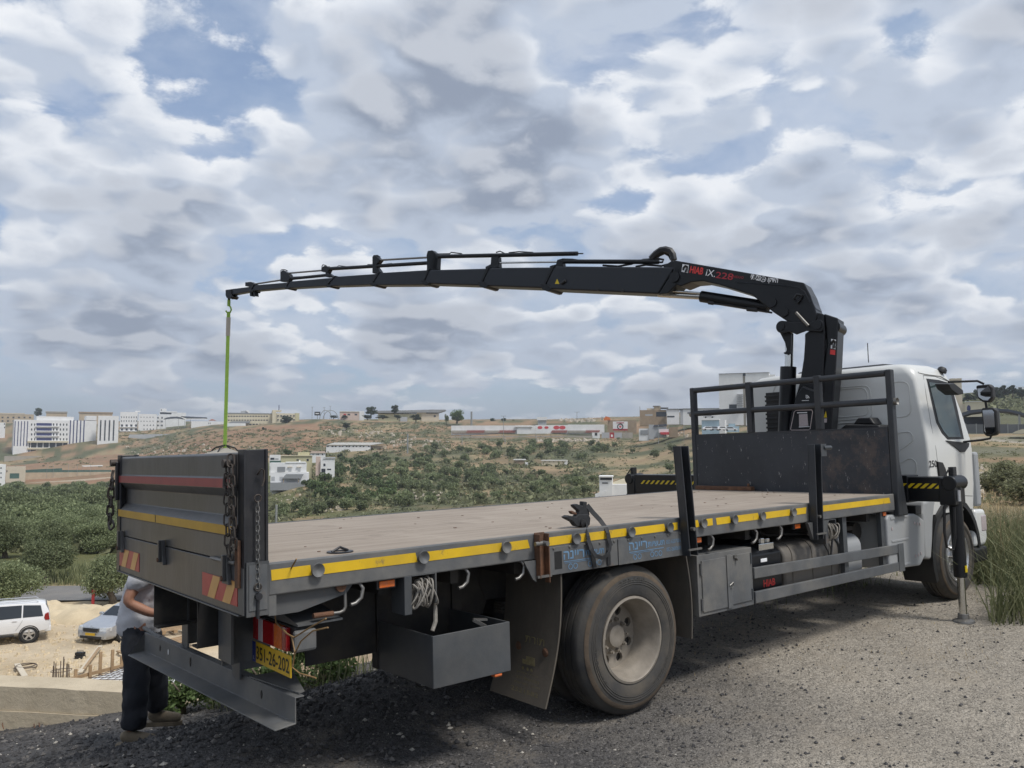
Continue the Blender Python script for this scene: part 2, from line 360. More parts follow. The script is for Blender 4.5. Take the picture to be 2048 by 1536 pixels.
# ------------------------------------------------------------------ terrain
def FB(x, y, s, o=4):
    return mnoise.fractal(Vector((x*s, y*s, 0.37)), 1.0, 2.0, o)
YARD = -6.6
_cols = [   # photo column -> list of (depth, height)
 (-900, [(10, YARD), (56, YARD), (70, -7.2), (100, -8.6), (180, -11), (300, -13.5), (400, -15.5), (440, -14), (470, -11), (560, -7), (640, -2.5), (700, 1.0), (800, 16), (900, 29), (1000, 39), (1600, 62), (6000, 90)]),
 (0,    [(10, YARD), (56, YARD), (70, -7.2), (100, zy(1072, 100)), (180, zy(1022, 180)), (300, zy(990, 300)), (400, zy(978, 400)), (440, zy(966, 440)), (470, zy(955, 470)), (560, zy(938, 560)), (640, zy(929, 640)), (668, zy(925, 668)), (690, zy(910, 690)), (760, zy(880, 760)), (820, zy(862, 820)), (900, zy(846, 900)), (1000, zy(840, 1000)), (1600, zy(842, 1600)), (6000, zy(860, 6000))]),
 (260,  [(10, YARD), (56, YARD), (70, -7.2), (100, zy(1072, 100)), (180, zy(1022, 180)), (300, zy(990, 300)), (400, zy(977, 400)), (450, zy(965, 450)), (480, zy(945, 480)), (560, zy(920, 560)), (640, zy(906, 640)), (700, zy(886, 700)), (780, zy(868, 780)), (880, zy(850, 880)), (1000, zy(842, 1000)), (1600, zy(845, 1600)), (6000, zy(862, 6000))]),
 (480,  [(10, YARD), (56, -7), (100, -9), (180, -13), (250, -13.5), (330, zy(985, 330)), (400, zy(945, 400)), (450, zy(915, 450)), (500, zy(895, 500)), (560, zy(872, 560)), (620, zy(858, 620)), (700, zy(851, 700)), (900, zy(846, 900)), (1600, zy(848, 1600)), (6000, zy(862, 6000))]),
 (640,  [(10, -5.5), (50, -7), (100, -10), (180, zy(1035, 180)), (240, zy(985, 240)), (280, zy(962, 280)), (330, zy(948, 330)), (400, zy(925, 400)), (450, zy(908, 450)), (500, zy(885, 500)), (560, zy(862, 560)), (640, zy(842, 640)), (700, zy(840, 700)), (1600, zy(846, 1600)), (6000, zy(862, 6000))]),
 (860,  [(10, -4.0), (50, -6), (100, -9), (180, zy(1020, 180)), (250, zy(990, 250)), (330, zy(952, 330)), (400, zy(918, 400)), (450, zy(900, 450)), (500, zy(880, 500)), (560, zy(866, 560)), (620, zy(845, 620)), (700, zy(842, 700)), (1600, zy(846, 1600)), (6000, zy(862, 6000))]),
 (1100, [(10, -3.0), (50, -5), (120, -9), (180, zy(1006, 180)), (240, zy(980, 240)), (300, zy(955, 300)), (360, zy(932, 360)), (430, zy(903, 430)), (480, zy(886, 480)), (520, zy(873, 520)), (560, zy(864, 560)), (640, zy(842, 640)), (700, zy(842, 700)), (1600, zy(846, 1600)), (6000, zy(862, 6000))]),
 (1265, [(10, -2.0), (50, -3.5), (120, -7), (180, zy(990, 180)), (240, zy(965, 240)), (300, zy(940, 300)), (360, zy(918, 360)), (430, zy(895, 430)), (480, zy(883, 480)), (520, zy(877, 520)), (545, zy(868, 545)), (580, zy(842, 580)), (640, zy(838, 640)), (700, zy(836, 700)), (1600, zy(842, 1600)), (6000, zy(862, 6000))]),
 (1400, [(10, -1.0), (50, -2), (120, -5), (180, zy(960, 180)), (240, zy(940, 240)), (300, zy(918, 300)), (360, zy(893, 360)), (430, zy(868, 430)), (480, zy(852, 480)), (520, zy(836, 520)), (560, zy(826, 560)), (700, zy(824, 700)), (1600, zy(835, 1600)), (6000, zy(862, 6000))]),
 (1700, [(10, 0.1), (20, 0.0), (40, -0.3), (70, 0.3), (110, 2.0), (150, 4.5), (220, 9), (300, 15), (400, 24), (500, 34), (700, 42), (1600, 80), (6000, 120)]),
 (2000, [(10, 0.2), (20, 0.0), (40, zy(985, 40)), (70, zy(938, 70)), (110, zy(900, 110)), (150, zy(869, 150)), (220, zy(862, 220)), (300, zy(842, 300)), (400, zy(806, 400)), (500, zy(790, 500)), (700, zy(786, 700)), (1600, zy(800, 1600)), (6000, zy(840, 6000))]),
 (2900, [(10, 0.3), (20, 0.3), (40, 0.5), (70, 1.5), (110, 4), (150, 7), (220, 11), (300, 17), (400, 30), (500, 38), (700, 50), (1600, 90), (6000, 130)]),
]
_cu = np.array([(c-1024)/FOC for c, _ in _cols])
_ct = [(np.log(np.array([a for a, _ in t])), np.array([b for _, b in t])) for _, t in _cols]
def V(u, d):
    u = min(max(u, _cu[0]), _cu[-1]); i = int(np.searchsorted(_cu, u)); i = min(max(i, 1), len(_cu)-1)
    t = (u-_cu[i-1])/(_cu[i]-_cu[i-1]); t = t*t*(3-2*t); ld = math.log(max(d, 10.0))
    a = np.interp(ld, *_ct[i-1]); b = np.interp(ld, *_ct[i])
    return float(a+(b-a)*t)
WP0 = W(0, 1373, 9.2); WP1 = W(378, 1390, 8.87)
WD = Vector((WP1.x-WP0.x, WP1.y-WP0.y)).normalized(); WN = Vector((-WD.y, WD.x))
if WN.dot(FH) < 0: WN = -WN
def edge_dist(x, y):
    e1 = (x-WP0.x)*WN.x+(y-WP0.y)*WN.y-0.42
    e2 = y-3.3-0.02*max(0, x-3)
    return min(e1, e2)
def plateau(x, y):
    xx = min(max(x, -12), 30)
    z = 0.07+0.040*(xx-2.83) if xx > 2.83 else 0.07+0.012*(xx-2.83)
    z = min(z, 0.33)
    t = max(0.0, y-0.35-0.25*min(x, 4.0)) if x < 6 else max(0.0, y-1.4)
    return z-(0.30*min(t, 1.5)+0.20*max(0.0, t-1.5))
def H(x, y, fine=True):
    lat, dep = plan(x, y)
    zp = plateau(x, y) if (abs(x) < 60 and abs(y) < 60) else 0.1
    e = edge_dist(x, y)
    if dep < 4 or e < 0:
        w = 0.0
        # right-hand field: blend with distance from the plateau
        if dep > 12: w = smooth(12, 18, dep)
        z = zp + (V(lat/dep, dep)-zp)*w if w > 0 else zp
    else:
        v = V(lat/max(dep, 1.0), dep)
        drop = min(3.2, 0.6*abs(zp-v)+0.6)
        w = smooth(0, drop, e)
        z = zp+(v-zp)*w
    if fine:
        r_ = math.hypot(x-EYE.x, y-EYE.y)
        z += 0.025*FB(x, y, 0.9, 3) + (0.010*FB(x, y, 5.0, 3) if r_ < 25 else 0.0)
        if r_ > 60: z += min(1.0, (r_-60)/100)*1.1*FB(x, y, 0.02, 5)
        elif e > 4 and r_ > 12: z += 0.06*FB(x, y, 0.35, 4)
    return z
def GP(px, d, dz=0.0):
    """ground point in photo column px at depth d"""
    u = (px-1024)/FOC*math.cos(PITCH)
    x = EYE.x+FH.x*d+RH.x*d*u; y = EYE.y+FH.y*d+RH.y*d*u
    return Vector((x, y, H(x, y)+dz))
def XY(px, d):
    u = (px-1024)/FOC*math.cos(PITCH)
    return EYE.x+FH.x*d+RH.x*d*u, EYE.y+FH.y*d+RH.y*d*u

def lerp3(a, b, t): return tuple(a[i]+(b[i]-a[i])*t for i in range(3))
C_GRAV = (0.088, 0.084, 0.082); C_TAN = (0.335, 0.298, 0.245); C_YARD = (0.58, 0.475, 0.335); C_DRY = (0.285, 0.225, 0.130); C_EARTH = (0.30, 0.195, 0.120)
C_GREEN = (0.115, 0.120, 0.048); C_SCRUB = (0.105, 0.110, 0.060); C_RED = (0.265, 0.150, 0.092)
def gcol(x, y, z):
    lat, dep = plan(x, y); e = edge_dist(x, y); r_ = math.hypot(lat, dep)
    n1 = FB(x, y, 0.45, 5); n2 = FB(x, y, 0.022, 5); n3 = FB(x+31, y-7, 0.06, 5)
    if e < 0.2 and dep < 16 or dep < 4:
        u = lat/max(dep, 0.5)
        t = smooth(-0.12, 0.42, u+0.30*n1+0.05)*0.92
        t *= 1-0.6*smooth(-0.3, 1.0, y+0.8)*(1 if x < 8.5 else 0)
        return lerp3(C_GRAV, C_TAN, t)
    px = 1024+FOC*lat/max(dep, 1)+(160*n3+90*n2 if dep > 20 else 0)
    if px > 1560:
        c = lerp3(C_DRY, C_TAN, smooth(-0.1, 0.5, n3)); c = lerp3(c, C_SCRUB, 0.75*smooth(0.05, 0.4, n2+0.5*n3))
        c = lerp3(c, C_EARTH, smooth(0.1, 0.5, -n3)*0.7)
        return lerp3(c, C_SCRUB, smooth(180, 300, dep)*0.95)
    if px < 520 and dep < 57:
        c = lerp3(C_YARD, (0.50, 0.39, 0.25), smooth(-0.2, 0.6, n1+n3))
        return lerp3(c, C_GREEN, smooth(50.5, 56, dep))
    if dep < 57: return lerp3(C_EARTH, C_YARD, 0.5+0.5*n1)
    if px < 540 and dep < 430:
        c = lerp3(C_GREEN, C_DRY, smooth(0.0, 0.5, n3+0.3*n2)*0.7); return lerp3(c, C_GREEN, smooth(110, 60, dep))
    c = lerp3(C_DRY, lerp3(C_SCRUB, C_GREEN, smooth(900, 540, px)*(dep < 430)), smooth(-0.38, 0.12, n2+0.7*n3))
    red = smooth(0.0, 0.35, -n3+0.3*n2)
    c = lerp3(c, C_EARTH, red*(0.9 if dep > 440 else 0.45))
    if 440 < dep < 620 and px < 640: c = lerp3(c, lerp3(C_RED, C_EARTH, 0.5+n3), 0.75)
    return c
def ground_mesh():
    azs = []
    a0 = YAW
    a = -math.pi
    inner = R(40)
    for i in range(64): azs.append(-math.pi+(math.pi-inner)*i/64)
    n_in = 620
    for i in range(n_in): azs.append(-inner+2*inner*i/n_in)
    for i in range(64): azs.append(inner+(math.pi-inner)*i/64)
    rad = [0.4]
    while rad[-1] < 6500:
        r_ = rad[-1]
        rad.append(r_*(1.028 if 3 < r_ < 60 else 1.03 if r_ < 1100 else 1.15))
    nv = len(azs); vs_, cs = [], []
    vs_.append((EYE.x, EYE.y, H(EYE.x, EYE.y))); cs.append(gcol(EYE.x, EYE.y, 0))
    for r_ in rad:
        for a in azs:
            x = EYE.x+math.cos(YAW-a)*r_; y = EYE.y+math.sin(YAW-a)*r_
            z = H(x, y); vs_.append((x, y, z)); cs.append(gcol(x, y, z))
    f = [(0, 1+i, 1+(i+1) % nv) for i in range(nv)]
    for j in range(len(rad)-1):
        b0 = 1+j*nv; b1 = b0+nv
        f += [(b0+i, b1+i, b1+(i+1) % nv, b0+(i+1) % nv) for i in range(nv)]
    me = bpy.data.meshes.new('ground'); me.from_pydata(vs_, [], f); me.update()
    ca = me.color_attributes.new('soil', 'FLOAT_COLOR', 'POINT')
    ca.data.foreach_set('color', np.array([(*c, 1) for c in cs], dtype=np.float32).ravel())
    for p_ in me.polygons: p_.use_smooth = True
    return me
def ground_material():
    m, g, b = new_mat('soil_and_gravel')
    at = g.n('ShaderNodeAttribute'); at.attribute_name = 'soil'
    geo = g.n('ShaderNodeNewGeometry').outputs['Position']
    base = at.outputs['Color']
    # fine stones near the camera, blotches further out
    v1 = g.n('ShaderNodeTexVoronoi'); g.put(v1.inputs['Vector'], geo); v1.inputs['Scale'].default_value = 42; v1.inputs['Randomness'].default_value = 1
    v2 = g.n('ShaderNodeTexVoronoi'); g.put(v2.inputs['Vector'], geo); v2.inputs['Scale'].default_value = 110
    st = g.math('ADD', g.math('MULTIPLY', g.n('ShaderNodeSeparateColor').outputs[0], 0.0), 0.0)
    sc = g.n('ShaderNodeSeparateColor'); g.put(sc.inputs[0], v1.outputs['Color'])
    sc2 = g.n('ShaderNodeSeparateColor'); g.put(sc2.inputs[0], v2.outputs['Color'])
    lum = g.math('ADD', g.math('MULTIPLY', sc.outputs[0], 0.42), g.math('MULTIPLY', sc2.outputs[1], 0.62))
    k = g.math('ADD', lum, 0.46)
    cc = g.vmath('SCALE', base, k)
    pale = g.math('MULTIPLY', g.math('GREATER_THAN', sc2.outputs[0], 0.98), 0.5)
    cc = g.mix(pale, cc, (0.42, 0.39, 0.34))
    cam_d_ = g.vmath('LENGTH', g.vmath('SUBTRACT', geo, tuple(EYE)), out=1)
    nearw = g.ss(cam_d_, 26.0, 10.0)
    mid = g.noise(geo, 0.9, 8, 0.7); big = g.noise(geo, 0.10, 8, 0.72)
    farc = g.vmath('SCALE', base, g.math('ADD', g.math('MULTIPLY', mid, 0.5), g.math('ADD', g.math('MULTIPLY', big, 0.9), 0.32)))
    farc = g.mix(g.math('MULTIPLY', g.ss(g.noise(geo, 0.35, 8, 0.8), 0.58, 0.66), 0.35), farc, (0.42, 0.36, 0.28))
    col = g.mix(nearw, farc, cc)
    patch = g.noise(geo, 0.7, 6, 0.65)
    col = g.mix(g.ss(patch, 0.42, 0.62, 0.0, 0.25), col, g.vmath('SCALE', col, 0.55))
    col = g.mix(g.math('MULTIPLY', nearw, g.ss(g.noise(geo, 1.6, 7, 0.7), 0.48, 0.68, 0.0, 0.5)), col, g.mix(0.5, base, (0.34, 0.285, 0.215)))
    g.put(b.inputs['Base Color'], col); b.inputs['Roughness'].default_value = 0.95; b.inputs['Specular IOR Level'].default_value = 0.2
    h = g.math('ADD', g.math('MULTIPLY', v1.outputs['Distance'], 0.6), g.math('MULTIPLY', v2.outputs['Distance'], 0.35))
    bn = g.n('ShaderNodeBump'); bn.inputs['Strength'].default_value = 0.9; bn.inputs['Distance'].default_value = 0.018; bn.invert = True
    g.put(bn.inputs['Height'], h)
    bn2 = g.n('ShaderNodeBump'); bn2.inputs['Strength'].default_value = 0.6; bn2.inputs['Distance'].default_value = 0.25
    g.put(bn2.inputs['Height'], g.noise(geo, 0.8, 8, 0.7)); g.put(bn2.inputs['Normal'], bn.outputs[0])
    g.put(b.inputs['Normal'], bn2.outputs[0])
    return m
gm = ground_mesh(); gm.materials.append(ground_material())
ground = bpy.data.objects.new('ground', gm); link(ground); tag(ground, 'gravel, pale dirt and dry slopes the place stands on', None, None, 'structure')
# ------------------------------------------------------------------ the truck (its own frame: x forward, y left, z up; origin between the rear corners)
truck = empty('flatbed_truck', (0, 0, 0), 0, 'long dark grey flatbed truck with white cab and black loading crane', 'truck')
truck.rotation_euler = MT.to_euler()
T = truck
def part(name, mat, fn, parent=None, **kw):
    m = MB(); fn(m); return m.build(name, MAT[mat] if isinstance(mat, str) else mat, parent or T, **kw)
ZD = 1.339; LD = 6.66
def deck_material():
    m, g, b = new_mat('deck_plywood')
    tcn = g.n('ShaderNodeTexCoord').outputs['Object']
    st = g.vmath('MULTIPLY', tcn, (0.5, 5.0, 1))
    n1 = g.noise(st, 2.2, 7, 0.62); n2 = g.noise(tcn, 1.3, 6, 0.65); n3 = g.noise(tcn, 30, 4, 0.6)
    c = g.mix(g.ss(n1, 0.3, 0.7), (0.245, 0.20, 0.158), (0.33, 0.278, 0.225))
    c = g.mix(g.ss(n2, 0.45, 0.75, 0, 0.6), c, (0.38, 0.325, 0.265))
    c = g.mix(g.ss(g.noise(tcn, 2.7, 7, 0.7), 0.54, 0.70, 0, 0.55), c, (0.17, 0.135, 0.105))
    c = g.mix(g.ss(g.noise(tcn, 9.0, 5, 0.7), 0.70, 0.74, 0, 0.7), c, (0.10, 0.075, 0.06))
    g.put(b.inputs['Base Color'], c); b.inputs['Roughness'].default_value = 0.85
    bn = g.n('ShaderNodeBump'); bn.inputs['Strength'].default_value = 0.2; bn.inputs['Distance'].default_value = 0.01
    g.put(bn.inputs['Height'], g.math('ADD', n3, n1)); g.put(b.inputs['Normal'], bn.outputs[0])
    return m
MAT['deck'] = deck_material()
deck = part('deck', 'deck', lambda m: m.box(0.12, LD, -1.215, 1.215, ZD-0.03, ZD+0.001))
# lifting-eye hole in the deck near the tail
eye = tz(680, 1105, ZD)
part('lashing_eye', 'black_steel', lambda m: (m.lathe([(0.075, 0.0), (0.075, 0.006), (0.045, 0.006), (0.045, 0.0)], (eye.x, eye.y, ZD+0.002), (0, 0, 1), 18), m.tube([(eye.x-0.05, eye.y, ZD+0.008), (eye.x, eye.y, ZD+0.03), (eye.x+0.05, eye.y, ZD+0.008)], 0.008, 6)), deck)
def litter(m):
    rr = random.Random(3)
    for i in range(60):
        x = rr.uniform(0.4, 6.5); y = rr.uniform(-1.1, 1.1); s = rr.uniform(0.002, 0.007)
        if i > 45: x = rr.uniform(6.0, 6.6); y = rr.uniform(-1.15, 0.2)
        m.box(x-s*1.6, x+s*1.6, y-s, y+s, ZD+0.0035, ZD+0.0035+s*0.5, None)
part('deck_grit', 'rust', litter, deck)['kind'] = 'stuff'
# side rails
def rail(m, s):
    y0 = 1.25*s; y1 = 1.216*s
    m.box(0.12, LD+0.03, min(y0, y1), max(y0, y1), 1.18, ZD+0.006)
    m.box(0.12, LD+0.03, min(y1, 1.14*s), max(y1, 1.14*s), 1.18, 1.195)
rail_r = part('side_rail', 'bed_dusty', lambda m: rail(m, -1), bevel=0.008)
rail_l = part('side_rail', 'bed_paint', lambda m: rail(m, 1), bevel=0.008)
part('front_sill', 'bed_paint', lambda m: m.box(LD, LD+0.028, -1.215, 1.215, 1.18, ZD))
# cross bearers and chassis
for i in range(13):
    xx = 0.35+i*0.5
    part('cross_bearer', 'chassis', lambda m: m.box(xx-0.03, xx+0.03, -1.138, 1.138, 1.085, 1.30))
for s in (-1, 1):
    y = 0.43*s
    part('chassis_rail', 'chassis', lambda m: (m.box(0.03, 8.7, y-0.006, y+0.006, 0.80, 1.08), m.box(0.03, 8.7, min(y, y-0.09*s), max(y, y-0.09*s), 0.795, 0.807), m.box(0.03, 8.7, min(y, y-0.09*s), max(y, y-0.09*s), 1.073, 1.084)))
for xx in (0.55, 1.9, 3.9, 5.3, 6.6):
    part('chassis_crossmember', 'chassis', lambda m: m.box(xx-0.05, xx+0.05, -0.42, 0.42, 0.86, 1.04))
part('rear_axle', 'chassis', lambda m: (m.cyl((2.826, -0.95, 0.55), (2.826, 0.95, 0.55), 0.085, 14), m.lathe([(0.0, -0.24), (0.17, -0.2), (0.24, 0), (0.17, 0.2), (0.0, 0.24)], (2.826, 0, 0.55), (0, 1, 0), 18, False)), smooth=40)
part('front_axle', 'chassis', lambda m: m.box(8.08, 8.26, -0.9, 0.9, 0.45, 0.56))
part('drive_shaft', 'chassis', lambda m: m.cyl((2.9, 0, 0.6), (7.6, 0, 0.75), 0.06, 12), smooth=40)
for s in (-1, 1):
    sp_ = part('leaf_spring', 'chassis', lambda m: [m.bar((2.15, 0.53*s, 0.78-0.02*k), (2.826, 0.53*s, 0.68-0.02*k), 0.08, 0.016) for k in range(4)]+[m.bar((2.826, 0.53*s, 0.68-0.02*k), (3.5, 0.53*s, 0.78-0.02*k), 0.08, 0.016) for k in range(4)])
# spring hanger casting seen behind the open bin
part('spring_hanger', 'chassis', lambda m: m.prism([(1.74, 1.12), (1.80, 0.98), (1.79, 0.86), (1.83, 0.72), (1.90, 0.64), (1.98, 0.70), (2.03, 0.82), (1.97, 0.95), (1.99, 1.12)], lambda p: (p[0], -0.56, p[1]), lambda p: (p[0], -0.47, p[1])), bevel=0.012)
part('inner_skirt', 'chassis', lambda m: m.box(0.62, 1.78, -0.60, -0.585, 0.62, 1.16))
# ---- yellow tape, tie buttons, text skirt on the near rail
for a, b in ((0.135, 0.355), (0.408, 1.015), (1.072, 1.63), (1.683, 1.865), (2.005, 2.232), (2.285, 2.77), (2.822, 3.19), (3.235, 3.325), (3.50, 3.585), (3.64, 3.75), (3.80, 3.985), (4.032, 4.37), (4.415, 4.825), (4.872, 5.07), (5.235, 6.60)):
    e = random.uniform(-0.02, 0.02)
    part('yellow_tape', 'yellow', lambda m: m.add([(a, -1.2525, 1.256), (b, -1.2525, 1.258), (b+e, -1.2525, 1.313), (a+e*0.5, -1.2525, 1.311)], [(0, 1, 2, 3)]), rail_r)
for x in (0.381, 1.043, 1.655, 2.257, 2.795, 3.212, 3.612, 4.007, 4.39, 4.848):
    part('tie_button', 'bed_dusty', lambda m: m.lathe([(0.0, 0.014), (0.010, 0.015), (0.022, 0.022), (0.036, 0.030), (0.038, 0.024), (0.030, 0.012), (0.020, 0.0)], (x, -1.2525, 1.284), (0, -1, 0), 20, False), rail_r, smooth=60)
# rust patches on the rail
skirt = part('mudguard_skirt', 'bed_dusty', lambda m: (m.box(2.02, 2.66, -1.262, -1.254, 1.066, 1.246), m.box(2.668, 3.37, -1.262, -1.254, 1.064, 1.243)), bevel=0.002)
for i in range(10):
    x = 2.06+i*0.142
    part('screw_head', 'zinc', lambda m: m.lathe([(0.0, 0.008), (0.008, 0.006), (0.010, 0.0)], (x, -1.262, 1.237-0.001*i), (0, -1, 0), 8, False), skirt)
part('skirt_slot', 'black', lambda m: m.box(2.065, 2.13, -1.2635, -1.2622, 1.10, 1.215), skirt)
def heb(s): return s[::-1]
for x0 in (2.145, 2.775):
    text_obj('skirt_lettering', heb('ריינה'), MAT['blue_print'], skirt, (x0, -1.2636, 1.155), (1, 0, 0), (0, 0, 1), 0.055, fit=0.19, bold=0.02)
    text_obj('skirt_lettering', heb('תעשיות'), MAT['blue_print'], skirt, (x0+0.20, -1.2636, 1.162), (1, 0, 0), (0, 0, 1), 0.036, fit=0.18, bold=0.02)
    part('skirt_stripe', 'blue_print', lambda m: (m.box(x0, x0+0.37, -1.2637, -1.2632, 1.139, 1.144), m.box(x0+0.01, x0+0.26, -1.2637, -1.2632, 1.130, 1.133)), skirt)
    part('skirt_emblem', 'blue_print', lambda m: [m.lathe([(0.020, 0), (0.015, 0), (0.015, 0.0008), (0.020, 0.0008)], (cx_, -1.2632, 1.105), (0, -1, 0), 16) for cx_ in (x0+0.06, x0+0.105, x0+0.24, x0+0.285, x0+0.33)], skirt)
    if x0 > 2.5:
        text_obj('skirt_phone_number', '052-6207006', MAT['blue_print'], skirt, (x0+0.40, -1.2636, 1.165), (1, 0, 0), (0, 0, 1), 0.028, fit=0.165)
        text_obj('skirt_phone_number', '052-2600608', MAT['blue_print'], skirt, (x0+0.40, -1.2636, 1.110), (1, 0, 0), (0, 0, 1), 0.028, fit=0.165)
# empty stanchion pocket, rusty
pk = part('stanchion_pocket', 'rust', lambda m: (m.box(1.90, 1.985, -1.262, -1.2525, 1.06, 1.352), m.box(1.90, 1.908, -1.31, -1.262, 1.06, 1.345), m.box(1.977, 1.985, -1.31, -1.262, 1.03, 1.345)), bevel=0.004)
for gp in ([(1.80, 1.178), (1.898, 1.178), (1.898, 1.04), (1.87, 1.06)], [(1.987, 1.178), (2.018, 1.178), (2.0, 1.04), (1.987, 1.04)]):
    part('pocket_gusset', 'bed_dusty', lambda m: m.prism(gp, lambda p: (p[0], -1.27, p[1]), lambda p: (p[0], -1.255, p[1])))
part('pocket_pin', 'zinc', lambda m: (m.cyl((1.87, -1.30, 1.285), (1.955, -1.30, 1.285), 0.014, 10), m.cyl((1.94, -1.345, 1.285), (1.94, -1.29, 1.285), 0.016, 10), m.bar((1.88, -1.30, 1.075), (2.0, -1.30, 1.075), 0.015, 0.015)), pk)
# stanchions
def stanchion(P, w, lean_top, zt, zb, dm, label=None):
    x0, x1 = P; t0, t1 = lean_top
    yo, yi = -1.335, -1.262
    def fr(m):
        for (a0, a1, b0, b1, ya, yb) in ((x0, x1, t0, t1, yi-0.010, yi), (x0, x0+0.012, t0, t0+0.012, yo, yi-0.010), (x1-0.012, x1, t1-0.012, t1, yo, yi-0.010)):
            m.hexa([(a0, ya, zb), (a1, ya, zb), (a1, yb, zb), (a0, yb, zb), (b0, ya, zt), (b1, ya, zt), (b1, yb, zt), (b0, yb, zt)])
    o = part('stanchion', dm, fr, bevel=0.003)
    part('stanchion_bolt', 'zinc', lambda m: (m.cyl((x0+0.05, yo-0.012, zb+0.20), (x0+0.05, yo+0.02, zb+0.20), 0.014, 8), m.bar((x0-0.02, -1.34, zb+0.05), (x1+0.03, -1.34, zb+0.05), 0.014, 0.014)), o)
    return o
s1 = stanchion((3.355, 3.455), 0, (3.295, 3.395), 1.885, 1.06, 'head_paint')
s2 = stanchion((5.10, 5.205), 0, (5.13, 5.245), 1.87, 1.03, 'head_paint')
part('stanchion_plate', 'bed_paint', lambda m: (m.box(5.22, 5.31, -1.345, -1.337, 1.76, 1.87), m.cyl((5.27, -1.34, 1.835), (5.36, -1.36, 1.835), 0.018, 8)), s2)
part('stanchion_gusset', 'bed_paint', lambda m: (m.prism([(5.02, 1.18), (5.09, 1.18), (5.09, 1.03)], lambda p: (p[0], -1.30, p[1]), lambda p: (p[0], -1.27, p[1])), m.prism([(5.23, 1.18), (5.36, 1.18), (5.25, 1.03), (5.23, 1.03)], lambda p: (p[0], -1.30, p[1]), lambda p: (p[0], -1.27, p[1]))), s2)
# amber side markers, rope hooks, winch coils below the rail
for (x, w) in ((0.828, 0.10), (3.60, 0.075), (4.978, 0.08), (6.529, 0.06)):
    o = part('side_marker', 'black_steel', lambda m: m.box(x-w/2-0.012, x+w/2+0.012, -1.215, -1.19, 1.125, 1.178), bevel=0.004)
    part('marker_lens', 'lens_amber', lambda m: m.box(x-w/2, x+w/2, -1.225, -1.2155, 1.133, 1.172), o, bevel=0.006)
for x in (0.622, 1.342, 1.781, 3.723, 4.305, 4.665, 5.145):
    part('rope_hook', 'zinc', lambda m: m.tube([(x, -1.19, 1.185), (x+0.03, -1.225, 1.18), (x+0.045, -1.235, 1.15), (x+0.035, -1.235, 1.10), (x+0.0, -1.235, 1.075), (x-0.03, -1.235, 1.07)], 0.011, 8), smooth=50)
def coil(x, z, seed, mat, w=0.16):
    rr = random.Random(seed)
    b = part('winch_bracket', 'bed_paint', lambda m: (m.box(x-w/2-0.05, x-w/2, -1.25, -1.10, z-0.13, z+0.09), m.box(x-w/2, x+w/2, -1.25, -1.10, z+0.083, z+0.09), m.box(x+w/2, x+w/2+0.012, -1.25, -1.10, z-0.09, z+0.09)), bevel=0.004)
    def loops(m):
        for i in range(16):
            cx_ = x+rr.uniform(-0.055, 0.06); r1 = rr.uniform(0.055, 0.098); ti = rr.uniform(-0.75, 0.75); yo = rr.uniform(-0.05, 0.03)
            pts = []
            for k in range(18):
                a = 2*math.pi*k/18
                lx = math.sin(a)*r1*math.sin(ti)*0.8; pts.append((cx_+lx, -1.19+yo+math.cos(a)*r1*0.45-0.02, z-0.02+math.sin(a)*r1*math.cos(ti)))
            m.tube(pts, 0.0055, 5, True)
    part('rope_coil', mat, loops, b, smooth=50)
    return b
c1 = coil(1.055, 1.095, 1, 'rope'); c2 = coil(5.49, 1.085, 5, 'rope', 0.13)
part('rope_end', 'rope', lambda m: m.tube([(1.145, -1.215, 1.15), (1.15, -1.22, 1.05), (1.152, -1.22, 0.96), (1.145, -1.23, 0.90), (1.115, -1.24, 0.85)], [0.006, 0.006, 0.012, 0.013, 0.012], 7), c1, smooth=50)
crank = part('crank_handle', 'zinc', lambda m: m.tube([(0.57, -1.19, 1.19), (0.575, -1.20, 1.15), (0.575, -1.205, 1.06), (0.565, -1.205, 1.04), (0.54, -1.205, 1.032), (0.39, -1.205, 1.036)], 0.010, 8), smooth=50)
part('crank_grip', 'rust', lambda m: m.cyl((0.50, -1.205, 1.033), (0.385, -1.205, 1.036), 0.014, 10), crank)
part('winch_drum', 'rust', lambda m: m.cyl((0.54, -1.23, 1.175), (0.54, -1.10, 1.175), 0.03, 12), crank, smooth=40)

# ---- tailgate
TG = [(0.0, 1.349), (0.0, 1.478), (-0.006, 1.484), (-0.006, 1.535), (0.045, 1.578), (0.045, 1.680), (-0.006, 1.729), (-0.006, 1.780), (0.0, 1.786), (0.0, 1.905), (0.012, 1.916), (0.066, 1.916), (0.066, 1.349)]
tail = part('tailgate', 'tail_paint', lambda m: m.prism(TG, lambda p: (p[0], -1.128, p[1]), lambda p: (p[0], 1.215, p[1])), bevel=0.004)
def stripe(m, z0, z1, y0, y1, dips):
    ys = sorted([y0, y1]+[d for d in dips])
    m.add([(-0.0085, y0, z0), (-0.0085, y1, z0), (-0.0085, y1, z1), (-0.0085, y0, z1)], [(0, 1, 2, 3)])
part('yellow_stripe', 'yellow_old', lambda m: (stripe(m, 1.485, 1.534, -1.126, 0.27, []), stripe(m, 1.485, 1.534, 0.285, 1.212, [])), tail)
part('red_stripe', 'red_tape', lambda m: stripe(m, 1.731, 1.779, -1.126, 1.212, []), tail)
sill = part('rear_sill', 'tail_paint', lambda m: (m.box(-0.004, 0.05, -1.165, 1.235, 1.092, 1.344), m.box(-0.012, 0.05, -1.18, 1.235, 1.082, 1.0918)), bevel=0.004)
